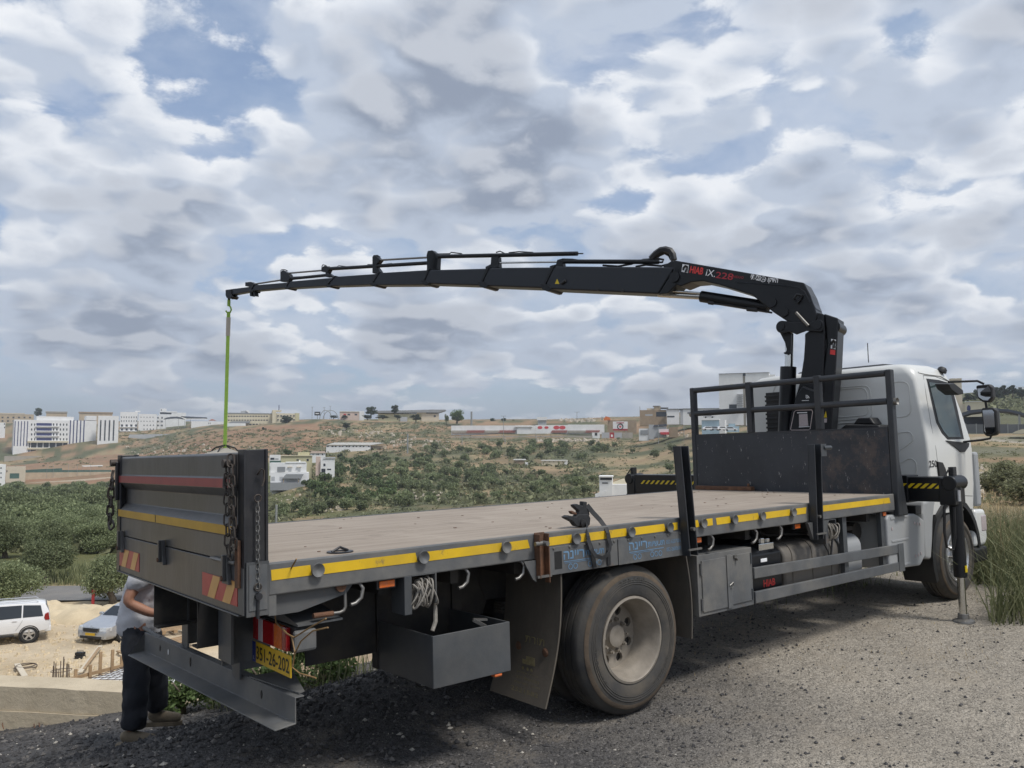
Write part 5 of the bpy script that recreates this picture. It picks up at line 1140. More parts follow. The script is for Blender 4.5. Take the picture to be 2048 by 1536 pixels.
tiphead = part('boom_tip', 'crane', lambda m: (cplate(m, [z4_(90, 390), (z4_(135, 385)), z4_(138, 435), z4_(152, 448), z4_(135, 468), z4_(100, 462), z4_(90, 440)], 0.08, -0.08)), outer, bevel=0.01)
tipq = cpix(*z4_(122, 470), 0.0); TIP = cpt(tipq[0], tipq[1], 0.0)
part('tip_shackle', 'crane', lambda m: (m.cyl(TIP+Vector((0, 0, 0.03)), TIP+Vector((0, 0, -0.06)), 0.025, 10), m.tube([cpt(*cpix(*z4_(a, b), 0.05), 0.05) for a, b in ((150, 448), (162, 455), (158, 472), (148, 470))], 0.008, 6)), outer)
# turntable base and outriggers
part('crane_base', 'crane', lambda m: (m.box(6.93, 7.45, -0.55, 0.55, 1.08, 1.62), m.cyl((7.2, 0, 1.62), (7.2, 0, 1.85), 0.36, 28)), bevel=0.02)
for (y0, y1, s) in ((-1.10, -1.56, -1), (1.10, 2.62, 1)):
    ob_ = part('outrigger_beam', 'crane', lambda m: (m.box(7.02, 7.28, min(0.0, y0*1.12), max(0.0, y0*1.12), 1.235, 1.515), m.box(7.04, 7.26, min(y0*1.12, y1), max(y0*1.12, y1), 1.25, 1.50)), bevel=0.008)
    ya = -1.13 if s < 0 else 1.24; n = 6 if s < 0 else 15
    ln = 0.44 if s < 0 else 1.30
    for k in range(n):
        a = ya+s*(k*ln/n); w = 0.035; sk = 0.06*s*(1 if s < 0 else -1)
        xo = 7.0185 if abs(a) < 1.17 else 7.0375
        part('hazard_stripe', 'hazard', lambda m: m.add([(xo, a, 1.385), (xo, a+w*s*1.2, 1.385), (xo, a+w*s*1.2-abs(sk), 1.435), (xo, a-abs(sk), 1.435)] if s < 0 else [(xo, a, 1.375), (xo, a+w*1.1, 1.375), (xo, a+w*1.1-0.055, 1.425), (xo, a-0.055, 1.425)], [(0, 1, 2, 3)]), ob_)
    yl = y1-0.085*s*-1 if False else y1+0.085*s
    leg = part('outrigger_leg', 'crane', lambda m: (m.cyl((7.15, yl, 0.50), (7.15, yl, 1.46), 0.062, 18), m.box(7.03, 7.27, min(y1-0.02*s, yl+0.05*s), max(y1-0.02*s, yl+0.05*s), 1.22, 1.49), m.cyl((7.02, yl, 1.44), (7.30, yl, 1.44), 0.075, 18)), smooth=40, bevel=0.01)
    part('leg_rod', 'chrome', lambda m: m.cyl((7.15, yl, 0.10), (7.15, yl, 0.52), 0.036, 16), leg, smooth=40)
    part('leg_foot', 'zinc', lambda m: m.lathe([(0.0, 0.085), (0.05, 0.08), (0.055, 0.035), (0.10, 0.018), (0.105, 0.0), (0.0, 0.0)], (7.15, yl, 0.06), (0, 0, 1), 24, False), leg, smooth=40)
    part('leg_hose', 'plastic', lambda m: m.tube([(7.09, yl-0.03, 1.34), (7.03, yl+0.06, 1.20), (7.03, yl+0.075, 0.95), (7.05, yl+0.07, 0.80), (7.08, yl+0.02, 0.78), (7.09, yl, 0.9), (7.09, yl-0.01, 1.2)], 0.014, 7), leg, smooth=50)
    part('leg_valve', 'alu', lambda m: (m.cyl((7.06, yl-0.02, 1.26), (7.06, yl-0.02, 1.36), 0.020, 10), m.cyl((7.09, yl-0.06, 1.26), (7.09, yl-0.06, 1.37), 0.020, 10)), leg, smooth=40)
    part('leg_sticker', 'hazard', lambda m: m.box(7.118, 7.16, yl-0.0665, yl-0.0595, 0.555, 0.62), leg)
    part('leg_lever', 'plastic', lambda m: (m.box(7.10, 7.18, yl-0.02, yl+0.03, 1.49, 1.60), m.tube([(7.1, yl+0.02, 1.58), (7.05, yl+0.05, 1.5), (7.05, yl+0.05, 1.44)], 0.01, 6)), leg, bevel=0.01)
# ------------------------------------------------------------------ ground hits and building helper
def ghit(px, py, d0=14.0, d1=1500.0):
    """depth at which the line of sight of a pixel meets the terrain"""
    d = d0; prev = d0
    while d < d1:
        P = W(px, py, d)
        if P.z < H(P.x, P.y, False):
            a, b = prev, d
            for _ in range(10):
                m_ = (a+b)/2; P = W(px, py, m_)
                if P.z < H(P.x, P.y, False): b = m_
                else: a = m_
            return b
        prev = d; d *= 1.02
    return None
def wallmat(name, col, rough=0.8, var=0.06, scale=0.35):
    return pm(name, col, rough, 0, var, scale, 0.25, tuple(c*0.78 for c in col))
MAT['w_white'] = wallmat('white_render', (0.74, 0.74, 0.73)); MAT['w_cream'] = wallmat('cream_render', (0.60, 0.54, 0.40)); MAT['w_stone'] = wallmat('stone_tan', (0.46, 0.37, 0.26), var=0.15)
MAT['w_beige'] = wallmat('beige_render', (0.56, 0.49, 0.38)); MAT['w_grey'] = wallmat('grey_panel', (0.42, 0.43, 0.44)); MAT['w_pink'] = wallmat('pale_pink_render', (0.60, 0.47, 0.40))
MAT['w_yellow'] = wallmat('yellowish_render', (0.50, 0.47, 0.30)); MAT['w_conc'] = wallmat('concrete_wall', (0.36, 0.33, 0.28), var=0.12); MAT['w_brown'] = wallmat('brown_brick', (0.32, 0.24, 0.16), var=0.15)
MAT['blue_glass'] = pm('blue_glass', (0.035, 0.04, 0.13), 0.15, 0, 0.15, 2.0); MAT['dark_glass'] = pm('dark_window', (0.035, 0.04, 0.05), 0.2, 0, 0.2, 2.0)
MAT['roof_white'] = wallmat('white_roof', (0.80, 0.79, 0.76)); MAT['roof_dark'] = wallmat('dark_roof', (0.07, 0.08, 0.10)); MAT['roof_grey'] = wallmat('grey_roof', (0.26, 0.27, 0.28)); MAT['roof_red'] = wallmat('red_tiles', (0.36, 0.13, 0.08))
MAT['seat_red'] = pm('red_seats', (0.27, 0.115, 0.095), 0.7, 0, 0.25, 1.0); MAT['paint_red'] = pm('mural_red', (0.55, 0.05, 0.06), 0.6, 0, 0.15, 1.0)
MAT['metal_pole'] = pm('pole_metal', (0.30, 0.31, 0.30), 0.5, 0.3, 0.1, 2.0); MAT['green_net'] = pm('green_net', (0.06, 0.12, 0.10), 0.8, 0, 0.2, 0.5); MAT['fence_grey'] = pm('grey_sheet_fence', (0.13, 0.135, 0.14), 0.7, 0, 0.12, 0.4)
MAT['cont_blue'] = pm('pale_blue_container', (0.36, 0.48, 0.55), 0.5, 0, 0.12, 0.6); MAT['orange'] = pm('orange_paint', (0.60, 0.16, 0.03), 0.5)
class Bld:
    """a building whose front is traced from the photograph in an upright plane at its own depth"""
    def __init__(s, name, label, cat, px0, px1, yb, d, thick, rot=0.0, group=None):
        s.P0 = W(px0, yb, d); a = math.atan2(RH.y, RH.x)+rot+math.atan((1024-(px0+px1)/2)/FOC); s.dir = Vector((math.cos(a), math.sin(a), 0)); s.nrm = Vector((-s.dir.y, s.dir.x, 0))
        s.e = empty(name, s.P0, a, label, cat, group); s.th = thick; s.px0, s.px1, s.yb = px0, px1, yb
    def loc(s, px, py):
        d = pray(px, py); t = (s.P0-EYE).dot(s.nrm)/d.dot(s.nrm); P = EYE+d*t
        return (P-s.P0).dot(s.dir), P.z-s.P0.z
    def block(s, name, mat, px0, py0, px1, py1, y0=0.0, y1=None, sink=0.0):
        xa, za = s.loc(px0, py1); xb, zb = s.loc(px1, py0)
        xa2, zb2 = s.loc(px0, py0)
        m = MB(); m.box(xa, xb, y0, s.th if y1 is None else y1, min(za, za)-sink, (zb+zb2)/2)
        return m.build(name, MAT[mat], s.e)
    def poly(s, name, mat, pix, y0, y1, parent=None):
        L = [s.loc(*p) for p in pix]; m = MB(); m.prism(L, lambda p: (p[0], y0, p[1]), lambda p: (p[0], y1, p[1])); return m.build(name, MAT[mat], parent or s.e)
    def win(s, px0, py0, px1, py1, mat='dark_glass', name='window', parent=None):
        xa, za = s.loc(px0, py1); xb, zb = s.loc(px1, py0)
        m = MB(); m.box(xa, xb, -0.06, 0.05, za, zb); return m.build(name, MAT[mat], parent or s.e)
    def grid(s, x0, x1, n, ys, w, h, mat='dark_glass', skip=()):
        k = 0
        for y in ys:
            for i in range(n):
                cx_ = x0+(x1-x0)*(i/(n-1) if n > 1 else 0.5); k += 1
                if k in skip: continue
                s.win(cx_-w/2, y-h/2, cx_+w/2, y+h/2, mat)
z8 = lambda ox, oy: (lambda a, b: (ox+a/8.533, oy+b/8.533))
A1 = z8(0, 800); A2 = z8(220, 800); A3 = z8(440, 800); A4 = z8(660, 800); A5 = z8(880, 800)
def rect(zf, a, b, c, d): p, q = zf(a, b), zf(c, d); return p[0], p[1], q[0], q[1]
# hotel with blue glass strips
h_ = Bld('hotel_building', 'white hotel block with tall dark blue glass strips on the far slope', 'building', 24, 192, 912, 690, 26, rot=R(4))
h_.block('wall', 'w_white', *rect(A1, 215, 345, 1650, 955), sink=6)
h_.block('stair_tower', 'w_white', *rect(A1, 1470, 270, 1650, 344), 0, 14)
h_.block('roof_block', 'w_white', *rect(A1, 630, 280, 1265, 344), 2, 20)
for x in (245, 300, 352, 405, 458): h_.win(*rect(A1, x-12, 362, x+24, 785), 'blue_glass', 'glass_strip')
for x in (1185, 1242, 1300, 1360, 1418): h_.win(*rect(A1, x-8, 345, x+30, 785), 'blue_glass', 'glass_strip')
for y in (420, 503, 587, 670):
    for x in (540, 592, 1030, 1085, 1140): h_.win(*rect(A1, x-11, y-18, x+11, y+18))
    h_.win(*rect(A1, 620, y-24, 885, y+20), 'blue_glass', 'balcony_recess')
    for x in (915, 970): h_.win(*rect(A1, x-13, y-20, x+13, y+18))
    lb = h_.block('balcony_slab', 'w_white', *rect(A1, 600, y+21, 1010, y+34), -1.2, -0.07)
for i, (x0, x1) in enumerate(((492, 515), (528, 625), (640, 728), (742, 832), (848, 945), (962, 1062), (1078, 1145))):
    h_.win(*rect(A1, x0, 730, x1, 810)); h_.win(*rect(A1, x0-10, 848, x1-8, 888)); h_.win(*rect(A1, x0-8, 915, x1-8, 953), 'blue_glass' if 1 < i < 6 else 'dark_glass')
h_.block('canopy_slab', 'w_cream', *rect(A1, 465, 700, 1165, 726), -2.0, -0.08)
h_.block('terrace_slab', 'w_cream', *rect(A1, 465, 815, 1140, 842), -1.0, -0.08)
hw_ = Bld('hotel_wing', 'white wing with four dark glass strips right of the hotel block', 'building', 193, 240, 890, 700, 20)
hw_.block('wall', 'w_white', *rect(A1, 1655, 270, 2030, 800), sink=8)
for x in (1712, 1788, 1862, 1935): hw_.win(*rect(A1, x-16, 345, x+22, 695), 'dark_glass', 'glass_strip')
hw_.block('base', 'w_conc', *rect(A1, 1640, 800, 1835, 900), -0.5, 20, sink=6)
# terrace wall below the hotel
tw = Bld('terrace_wall', 'long tan concrete terrace wall below the blue striped hotel', 'wall', 8, 180, 925, 660, 3)
tw.block('wall', 'w_conc', *rect(A1, 70, 955, 1480, 1030), sink=6)
# houses on the skyline, left
b = Bld('apartment_house', 'tan stone apartment house at the left end of the skyline', 'building', -20, 68, 852, 900, 14)
b.block('wall', 'w_stone', -20, 828, 68, 850, sink=14); b.grid(5, 60, 6, (835, 842), 4, 3.2); b.block('roof', 'w_beige', -18, 826, 50, 828, -0.3, 14)
b = Bld('corner_house', 'small white house low at the left edge below the tan apartments', 'building', -25, 11, 868, 760, 12)
b.block('wall', 'w_white', -25, 845, 11, 867, sink=12); b.grid(-12, 9, 3, (848, 855), 2.2, 3)
b = Bld('stone_house', 'wide stone house with pale roof rising behind the hotel', 'building', 92, 135, 834, 900, 12)
b.block('wall', 'w_stone', 92, 825, 134, 840, sink=20); b.block('roof', 'w_conc', 91, 823, 135, 825, -0.6, 13)
b = Bld('flat_roof_house', 'long brown flat roofed house behind the right end of the hotel', 'building', 158, 226, 834, 900, 14)
b.block('wall', 'w_stone', 158, 826, 225, 840, sink=20); b.block('roof', 'w_brown', 157, 824, 226, 826, -0.6, 14)
# white apartment buildings
b = Bld('white_apartments', 'white apartment building with balconies right of the hotel', 'building', 239, 276, 870, 800, 16)
b.block('wall', 'w_white', 239, 824, 276, 868, sink=10)
for y in (834.5, 842): b.grid(243, 273, 7, (y,), 1.7, 3.2)
for y in (851, 859, 866): b.grid(244, 272, 4, (y,), 4.5, 4.2); b.block('balcony_slab', 'w_white', 239, y+2.6, 274, y+3.6, -1.2, -0.07)
b.block('roof_room', 'w_white', 270, 821.5, 281, 824, 1, 8)
b = Bld('white_clinic', 'plain white building with rows of tiny windows and a stepped top', 'building', 276, 332, 870, 805, 16)
b.block('wall', 'w_white', 276, 828, 314, 868, sink=10); b.block('side_wall', 'w_white', 314, 831, 333, 858, 2, 16, sink=10)
for y in (834.5, 842.5): b.grid(282, 306, 5, (y,), 1.6, 2)
for y in (850.5, 858.5): b.grid(288, 307, 4, (y,), 2.0, 2.6)
b.grid(316, 324, 2, (835.5, 843, 851), 3, 3.4)
b = Bld('white_hall', 'white building with a stair tower behind the arched pavilion', 'building', 317, 372, 840, 840, 14)
b.block('wall', 'w_white', 318, 825, 372, 842, sink=10); b.block('stair_tower', 'w_white', 320, 817, 333, 825, 0, 6); b.win(320, 824.6, 343, 828.2); b.win(321.5, 819, 324, 821); b.block('roof_slab', 'w_white', 333, 822.6, 354, 824.9, -0.3, 10)
# arched pavilion
b = Bld('arched_pavilion', 'open pavilion with a dark arched roof and white edge on the ridge', 'pavilion', 328, 416, 856, 780, 16)
b.poly('roof', 'roof_dark', [A2(915, 325), A2(960, 300), A2(1050, 285), A2(1150, 282), A2(1230, 300), A2(1270, 325), A2(1190, 312), A2(1100, 308), A2(1000, 315)], 0, 14)
b.poly('roof_edge', 'roof_white', [A2(1200, 282), A2(1310, 318), A2(1660, 318), A2(1665, 330), A2(1310, 333), A2(1262, 322)], -0.4, 0)
b.poly('roof_top', 'roof_dark', [A2(1210, 275), A2(1650, 295), A2(1665, 312), A2(1310, 312)], 0.1, 14)
for x in (945, 1168, 1275, 1370): b.block('post', 'roof_grey', *rect(A2, x-5, 325, x+5, 460), 0.5, 1.0, sink=3)
b = Bld('garden_wall', 'low white building right of the arched pavilion with a red tiled tent roof behind', 'building', 382, 450, 853, 775, 8)
b.block('wall', 'w_white', *rect(A2, 1385, 365, 1960, 440), sink=4); b.poly('tent_roof', 'roof_red', [A2(1680, 348), A2(1745, 322), A2(1815, 348)], 4, 8); b.win(*rect(A2, 1680, 385, 1690, 410)); b.win(*rect(A2, 1705, 385, 1715, 410))
b = Bld('retaining_wall', 'pale grey retaining wall in front of the white apartments', 'wall', 256, 350, 882, 720, 3)
b.poly('wall', 'w_grey', [A2(330, 590), A2(1120, 578), A2(1100, 620), A2(900, 700), A2(780, 690), A2(600, 665), A2(400, 650), A2(310, 640)], 0, 3)
# office block
b = Bld('office_block', 'long cream office block with two rows of windows on the ridge', 'building', 455, 545, 857, 700, 16)
b.block('wall', 'w_cream', *rect(A3, 120, 232, 890, 470), sink=6); b.block('roof', 'roof_grey', *rect(A3, 110, 222, 895, 232), -0.3, 16)
b.grid(457.5, 534, 15, (832.5, 840.3), 3.6, 2.2); b.poly('roof_tank', 'w_grey', [A3(350, 222), A3(355, 185), A3(440, 178), A3(490, 222)], 3, 8); b.poly('solar_panel', 'roof_white', [A3(440, 180), A3(485, 178), A3(520, 222), A3(490, 222)], 2, 6)
for x in (520, 575, 630, 690, 745, 785): b.win(*rect(A3, x-20, 405, x+20, 430))
b.poly('porch_roof', 'roof_grey', [A3(120, 405), A3(200, 365), A3(520, 362), A3(500, 400)], -4, -0.1)
b.block('porch', 'w_white', *rect(A3, 110, 400, 440, 490), -4.5, -0.1, sink=3)
b = Bld('office_wing', 'cream office wing with a stair tower and mast on the ridge', 'building', 544, 600, 857, 705, 16, rot=R(6))
b.block('stair_tower', 'w_cream', *rect(A3, 890, 200, 960, 470), 0, 10, sink=6); b.block('wall', 'w_cream', *rect(A3, 960, 228, 1285, 465), 0.5, 16, sink=6); b.block('roof_room', 'w_cream', *rect(A3, 900, 172, 1050, 200), 1, 8)
for y in (270, 338, 408): b.grid(A3(990, 0)[0], A3(1262, 0)[0], 6, (A3(0, y)[1],), 3.6, 2.2)
b.block('mast', 'blue_glass', *rect(A3, 1008, 80, 1022, 180), 4, 4.8); b.block('end_wall', 'w_yellow', *rect(A3, 1288, 222, 1360, 440), 2, 16, sink=6)
b = Bld('billboard', 'small dark billboard on a pole beside steel arches', 'billboard', 629, 642, 842, 720, 1)
b.block('panel', 'black', *rect(A3, 1612, 200, 1712, 262)); b.block('pole', 'metal_pole', *rect(A3, 1655, 262, 1668, 350), 0.2, 0.6, sink=4); b.win(*rect(A3, 1630, 225, 1690, 238), 'white', 'print')
for k, (cx_, rx) in enumerate(((1805, 105), (1890, 130))):
    a_ = Bld('steel_arch', ('left' if k == 0 else 'right')+' of the two thin steel arches standing on the ridge', 'arch', A3(cx_-rx, 0)[0], A3(cx_+rx, 0)[0], 842, 722+3*k, 1, group='steel arches')
    mm = MB(); mm.tube([(lambda q: (q[0], 0.2, q[1]))(a_.loc(*A3(cx_+rx*math.cos(R(t)), 345-170*math.sin(R(t))))) for t in range(0, 181, 12)], 0.28, 6); mm.build('arch_tube', MAT['metal_pole'], a_.e, smooth=50)
# pink and school buildings
b = Bld('pink_building', 'low pale pink building with a white corner on the ridge', 'building', 679, 728, 840, 690, 14)
b.block('wall', 'w_pink', *rect(A4, 165, 205, 500, 300), sink=8); b.block('corner', 'w_white', *rect(A4, 500, 190, 585, 330), -0.3, 12, sink=6); b.block('roof', 'w_beige', *rect(A4, 165, 195, 500, 206), -0.4, 14)
for x in (230, 300, 420): b.win(*rect(A4, x, 235, x+45, 262), 'paint_red' if x == 230 else 'dark_glass')
b = Bld('school_building', 'long low yellowish school with a curved grey roof on the ridge', 'building', 755, 893, 845, 670, 20)
b.block('wall', 'w_yellow', *rect(A4, 820, 235, 1860, 380), 1, 20, sink=8); b.block('gable', 'w_beige', *rect(A4, 1560, 232, 1860, 395), 0, 18, sink=6)
b.poly('roof', 'roof_grey', [A4(760, 185), A4(1440, 175), A4(1700, 165), A4(1960, 165), A4(1985, 178), A4(1860, 215), A4(1460, 215), A4(760, 222)], -1.5, 20); b.block('stair_tower', 'w_cream', *rect(A4, 1480, 190, 1640, 235), -0.2, 6)
b.grid(A4(1180, 0)[0], A4(1440, 0)[0], 4, (A4(0, 226)[1],), 7, 1.6); b.win(*rect(A4, 1770, 262, 1805, 292)); b.block('porch', 'w_grey', *rect(A4, 1200, 292, 1320, 372), -2, 0)
# warehouse in the middle
b = Bld('warehouse', 'long pale warehouse with a white roof and two rows of small windows', 'warehouse', 650, 775, 914, 450, 16, rot=R(-3))
b.block('wall', 'w_white', 652, 891, 741, 915, sink=6)
b.poly('roof', 'roof_white', [A3(1815, 765), A3(1960, 725), A4(60, 725), A4(820, 725), A4(930, 735), A4(690, 768)], -0.5, 16)
for y in (792, 928):
    for x in (40, 95, 165, 212, 285, 328, 398, 450, 518, 572, 660): b.win(*rect(A4, x-14, y-9, x+16, y+9))
for x in (1840, 1922, 1975): b.win(*rect(A3, x-18, 783, x+16, 800)); b.win(*rect(A3, x-18, 918, x+16, 935))
b.block('annex', 'w_beige', *rect(A4, 695, 780, 960, 860), 4, 14, sink=6)
b = Bld('boundary_wall', 'tan stone boundary wall right of the long warehouse', 'wall', 744, 905, 914, 440, 0.6)
b.poly('wall', 'w_stone', [A4(722, 855), A4(1300, 852), A4(1680, 850), A4(2040, 835), A4(2040, 880), A4(1620, 950), A4(1500, 968), A4(720, 962)], 0, 0.6)
# houses in the valley
b = Bld('villa', 'white two storey villa with a grey porch roof in the valley', 'house', 538, 620, 966, 262, 9)
b.block('wall', 'w_white', *rect(A3, 860, 1240, 1520, 1400), sink=4); b.block('upper_wall', 'w_white', *rect(A3, 860, 1075, 1480, 1240), 1.0, 9); b.block('parapet', 'w_white', *rect(A3, 1120, 1060, 1470, 1076), 0.8, 9)
b.win(*rect(A3, 975, 1140, 1115, 1230), 'roof_grey', 'balcony_recess')
for x in (1195, 1350):
    w_ = b.win(*rect(A3, x-28, 1155, x+26, 1225), 'w_grey'); b.block('window_hood', 'w_beige', *rect(A3, x-42, 1138, x+40, 1150), 0.5, 1.0)
for x in (905, 1045): b.win(*rect(A3, x-30, 1308, x+30, 1378), 'w_grey')
b.poly('porch_roof', 'roof_grey', [A3(1065, 1335), A3(1130, 1262), A3(1425, 1262), A3(1385, 1335)], -3, -0.1)
for x in (1085, 1340): b.block('porch_post', 'w_brown', *rect(A3, x-8, 1335, x+8, 1402), -2.8, -2.5, sink=1)
b.block('terrace', 'roof_grey', *rect(A3, 860, 1402, 1640, 1425), -4, 0, sink=2)
b.block('water_tank', 'w_white', *rect(A3, 1350, 1030, 1375, 1062), 3, 4)
b = Bld('ochre_house', 'pale yellow green house with a flat roof behind the white villa', 'house', 560, 628, 940, 300, 10)
b.block('wall', 'w_yellow', *rect(A3, 1040, 955, 1575, 1150), sink=6); b.block('upper_wall', 'w_yellow', *rect(A3, 1330, 890, 1530, 955), 2, 9); b.win(*rect(A3, 1478, 1005, 1515, 1042)); b.win(*rect(A3, 1305, 1010, 1345, 1035)); b.block('roof_slab', 'w_cream', *rect(A3, 1036, 946, 1580, 956), -0.4, 10)
b = Bld('cube_house', 'tall white cube house with a dark garage opening', 'house', 632, 671, 947, 300, 9)
b.block('wall', 'w_white', *rect(A3, 1715, 1010, 1960, 1250), sink=4); b.block('side_wing', 'w_pink', *rect(A3, 1632, 965, 1715, 1180), 1.0, 9, sink=6); b.block('roof_slab', 'w_grey', *rect(A3, 1765, 980, 1970, 1000), -0.3, 9)
b.win(*rect(A3, 1765, 1085, 1800, 1130)); b.win(*rect(A3, 1730, 1172, 1800, 1240), name='garage_opening'); b.win(*rect(A3, 1828, 1172, 1895, 1195))
b = Bld('workshop', 'white workshop with dark openings seen just above the tailgate post', 'building', 536, 562, 922, 330, 8)
b.block('wall', 'w_white', *rect(A3, 845, 938, 1035, 1035), sink=6); b.win(*rect(A3, 860, 985, 930, 1020)); b.win(*rect(A3, 940, 1000, 1000, 1012)); b.block('fence', 'green_net', *rect(A3, 850, 1035, 1040, 1068), -1.5, -1.3)
b = Bld('lilac_house', 'low lilac roofed house left of the long warehouse', 'house', 620, 652, 914, 400, 10)
b.block('wall', 'w_white', *rect(A3, 1540, 905, 1800, 1000), sink=6); b.poly('roof', 'w_pink', [A3(1535, 905), A3(1560, 875), A3(1790, 875), A3(1805, 905)], -0.5, 10)
for x in (1588, 1655, 1682, 1750): b.win(*rect(A3, x-8, 918, x+8, 940))
# left edge: white block, road walls, canopy
b = Bld('edge_block', 'white apartment block cut by the left edge of the photo', 'building', -40, 12, 964, 380, 12, rot=R(8))
b.block('wall', 'w_white', -40, 929, 12, 964, sink=8); b.grid(-10, 2, 2, (936, 946, 955), 2.6, 3)
b = Bld('road_wall', 'long tan wall with a green net fence along the far road', 'wall', 40, 236, 958, 455, 1.0, rot=R(2))
b.poly('wall', 'w_stone', [A1(330, 1240), A1(1900, 1225), A1(1900, 1310), A1(900, 1370), A1(330, 1390)], 0, 1.0)
b.poly('net_fence', 'green_net', [A1(330, 1205), A1(600, 1185), A1(1060, 1165), A1(1060, 1195), A1(1900, 1195), A1(1900, 1225), A1(330, 1240)], 0.3, 0.4)
for x in (415, 800, 910, 1165, 1320, 1540): b.block('post', 'metal_pole', *rect(A1, x-3, 1090, x+3, 1330), -0.3, -0.15)
b = Bld('low_houses', 'row of low tan houses left of the green net fence', 'building', 12, 42, 958, 440, 8)
b.block('wall', 'w_beige', *rect(A1, 100, 1140, 440, 1340), sink=4); b.win(*rect(A1, 165, 1250, 330, 1340), 'green_net', 'hedge_opening'); b.win(*rect(A1, 110, 1200, 128, 1230))
b = Bld('lower_road_wall', 'pale wall along the lower edge of the far road above the olive grove', 'wall', 0, 236, 975, 435, 0.8)
b.poly('wall', 'w_beige', [A1(-300, 1450), A1(500, 1410), A1(1200, 1370), A1(1900, 1310), A1(1900, 1385), A1(1000, 1450), A1(-300, 1520)], 0, 0.8)
b = Bld('bus_canopy', 'flat white canopy on thin posts beside the far road', 'canopy', 164, 206, 940, 480, 5)
b.poly('roof', 'roof_white', [A1(1395, 1122), A1(1755, 1112), A1(1760, 1128), A1(1430, 1138)], 0, 4)
for x in (1410, 1500, 1570, 1635): b.block('post', 'metal_pole', *rect(A1, x-3, 1130, x+3, 1195), 0.5, 0.7, sink=3)
# stadium
b = Bld('stadium_stand', 'long white stadium stand wall with red seat blocks', 'stand', 898, 1210, 866, 540, 4)
b.block('wall', 'w_white', 902, 851, 1071, 864, 1.0, 2.0, sink=2); b.block('wall', 'w_white', 1136, 849, 1209, 862, 1.0, 2.0, sink=2)
mural = b.block('mural', 'w_white', 1071.2, 850, 1135.8, 862, 1.0, 2.0, sink=2)
for (x0, x1) in ((934, 970), (999, 1032), (1104, 1135), (1172, 1200)):
    for r_ in range(3): b.block('seat_row', 'seat_red', x0-1.0*r_, 860.5+1.7*r_, x1-1.0*r_, 862.2+1.7*r_, 0.6-0.6*r_, 1.2-0.6*r_)
for (x0, x1) in ((903, 934), (970, 999), (1136, 1172)): b.block('step_row', 'w_conc', x0, 861, x1, 865.5, -0.4, 0.9)
for (c, r_) in ((1080, 4), (1093, 3.4), (1113, 5), (1125, 5)):
    L = [(c+r_*math.cos(R(t))*1.25, 855+r_*math.sin(R(t))*0.75) for t in range(0, 360, 30)]; b.poly('mural_shape', 'paint_red', L, 0.9, 0.99, mural)
b.block('ticket_room', 'w_white', 1034, 854, 1060, 865, -0.6, 0.9, sink=2); b.win(*rect(A5, 1418, 445, 1505, 480)); b.block('roof', 'w_white', 1030, 852, 1064, 854, -1.2, 1)
b = Bld('pitch_wall', 'long low concrete wall below the stadium stand', 'wall', 880, 1180, 878, 520, 0.6)
b.poly('wall', 'w_conc', [(880, 877), (912, 872.5), (1185, 871), (1185, 876), (910, 879), (880, 881)], 0, 0.6)
for (x, t) in ((1007, 830), (1072, 872)):
    pass
b = Bld('sponsor_board', 'big white sponsor board with a round emblem and dark red foot', 'billboard', 1225, 1256, 862, 530, 1)
z6 = lambda a, c: (1100+a/6.827, 790+c/6.827)
b.block('panel', 'w_white', *rect(z6, 860, 362, 1060, 462), 0, 0.5); b.block('foot_band', 'dark_red', *rect(z6, 860, 462, 1060, 485), -0.1, 0.5)
c_ = b.loc(*z6(960, 432)); mm = MB(); mm.lathe([(2.7*0.75, 0), (1.85*0.75, 0), (1.85*0.75, 0.08), (2.7*0.75, 0.08)], (c_[0], -0.02, c_[1]), (0, -1, 0), 24); mm.build('emblem_ring', MAT['black'], b.e)
mm = MB(); mm.disc((c_[0], -0.05, c_[1]), (0, -1, 0), 0.75, 16); mm.build('emblem_heart', MAT['paint_red'], b.e)
b.win(*rect(z6, 908, 374, 1010, 386), 'dark_red', 'title_band')
for x in (880, 1040): b.block('leg', 'metal_pole', *rect(z6, x-4, 485, x+4, 540), 0.1, 0.4, sink=3)
b = Bld('board_backing', 'brown stone bank wall behind the sponsor board', 'wall', 1215, 1275, 868, 545, 2)
b.block('wall', 'w_brown', *rect(z6, 790, 345, 1180, 520), sink=3)
b = Bld('banner_fence', 'row of pale grey banners with one dark red square below the sponsor board', 'fence', 1184, 1266, 878, 520, 0.4)
for (x0, x1, mt) in ((575, 680, 'w_white'), (705, 812, 'w_grey'), (815, 875, 'dark_red'), (880, 985, 'w_grey'), (992, 1130, 'w_conc')): b.block('banner', mt, *rect(z6, x0, 512, x1, 590), 0, 0.15)
for p in ((628, 530),): b.win(*rect(z6, 612, 515, 645, 555), 'black', 'print')
b.win(*rect(z6, 832, 540, 858, 572), 'white', 'print')
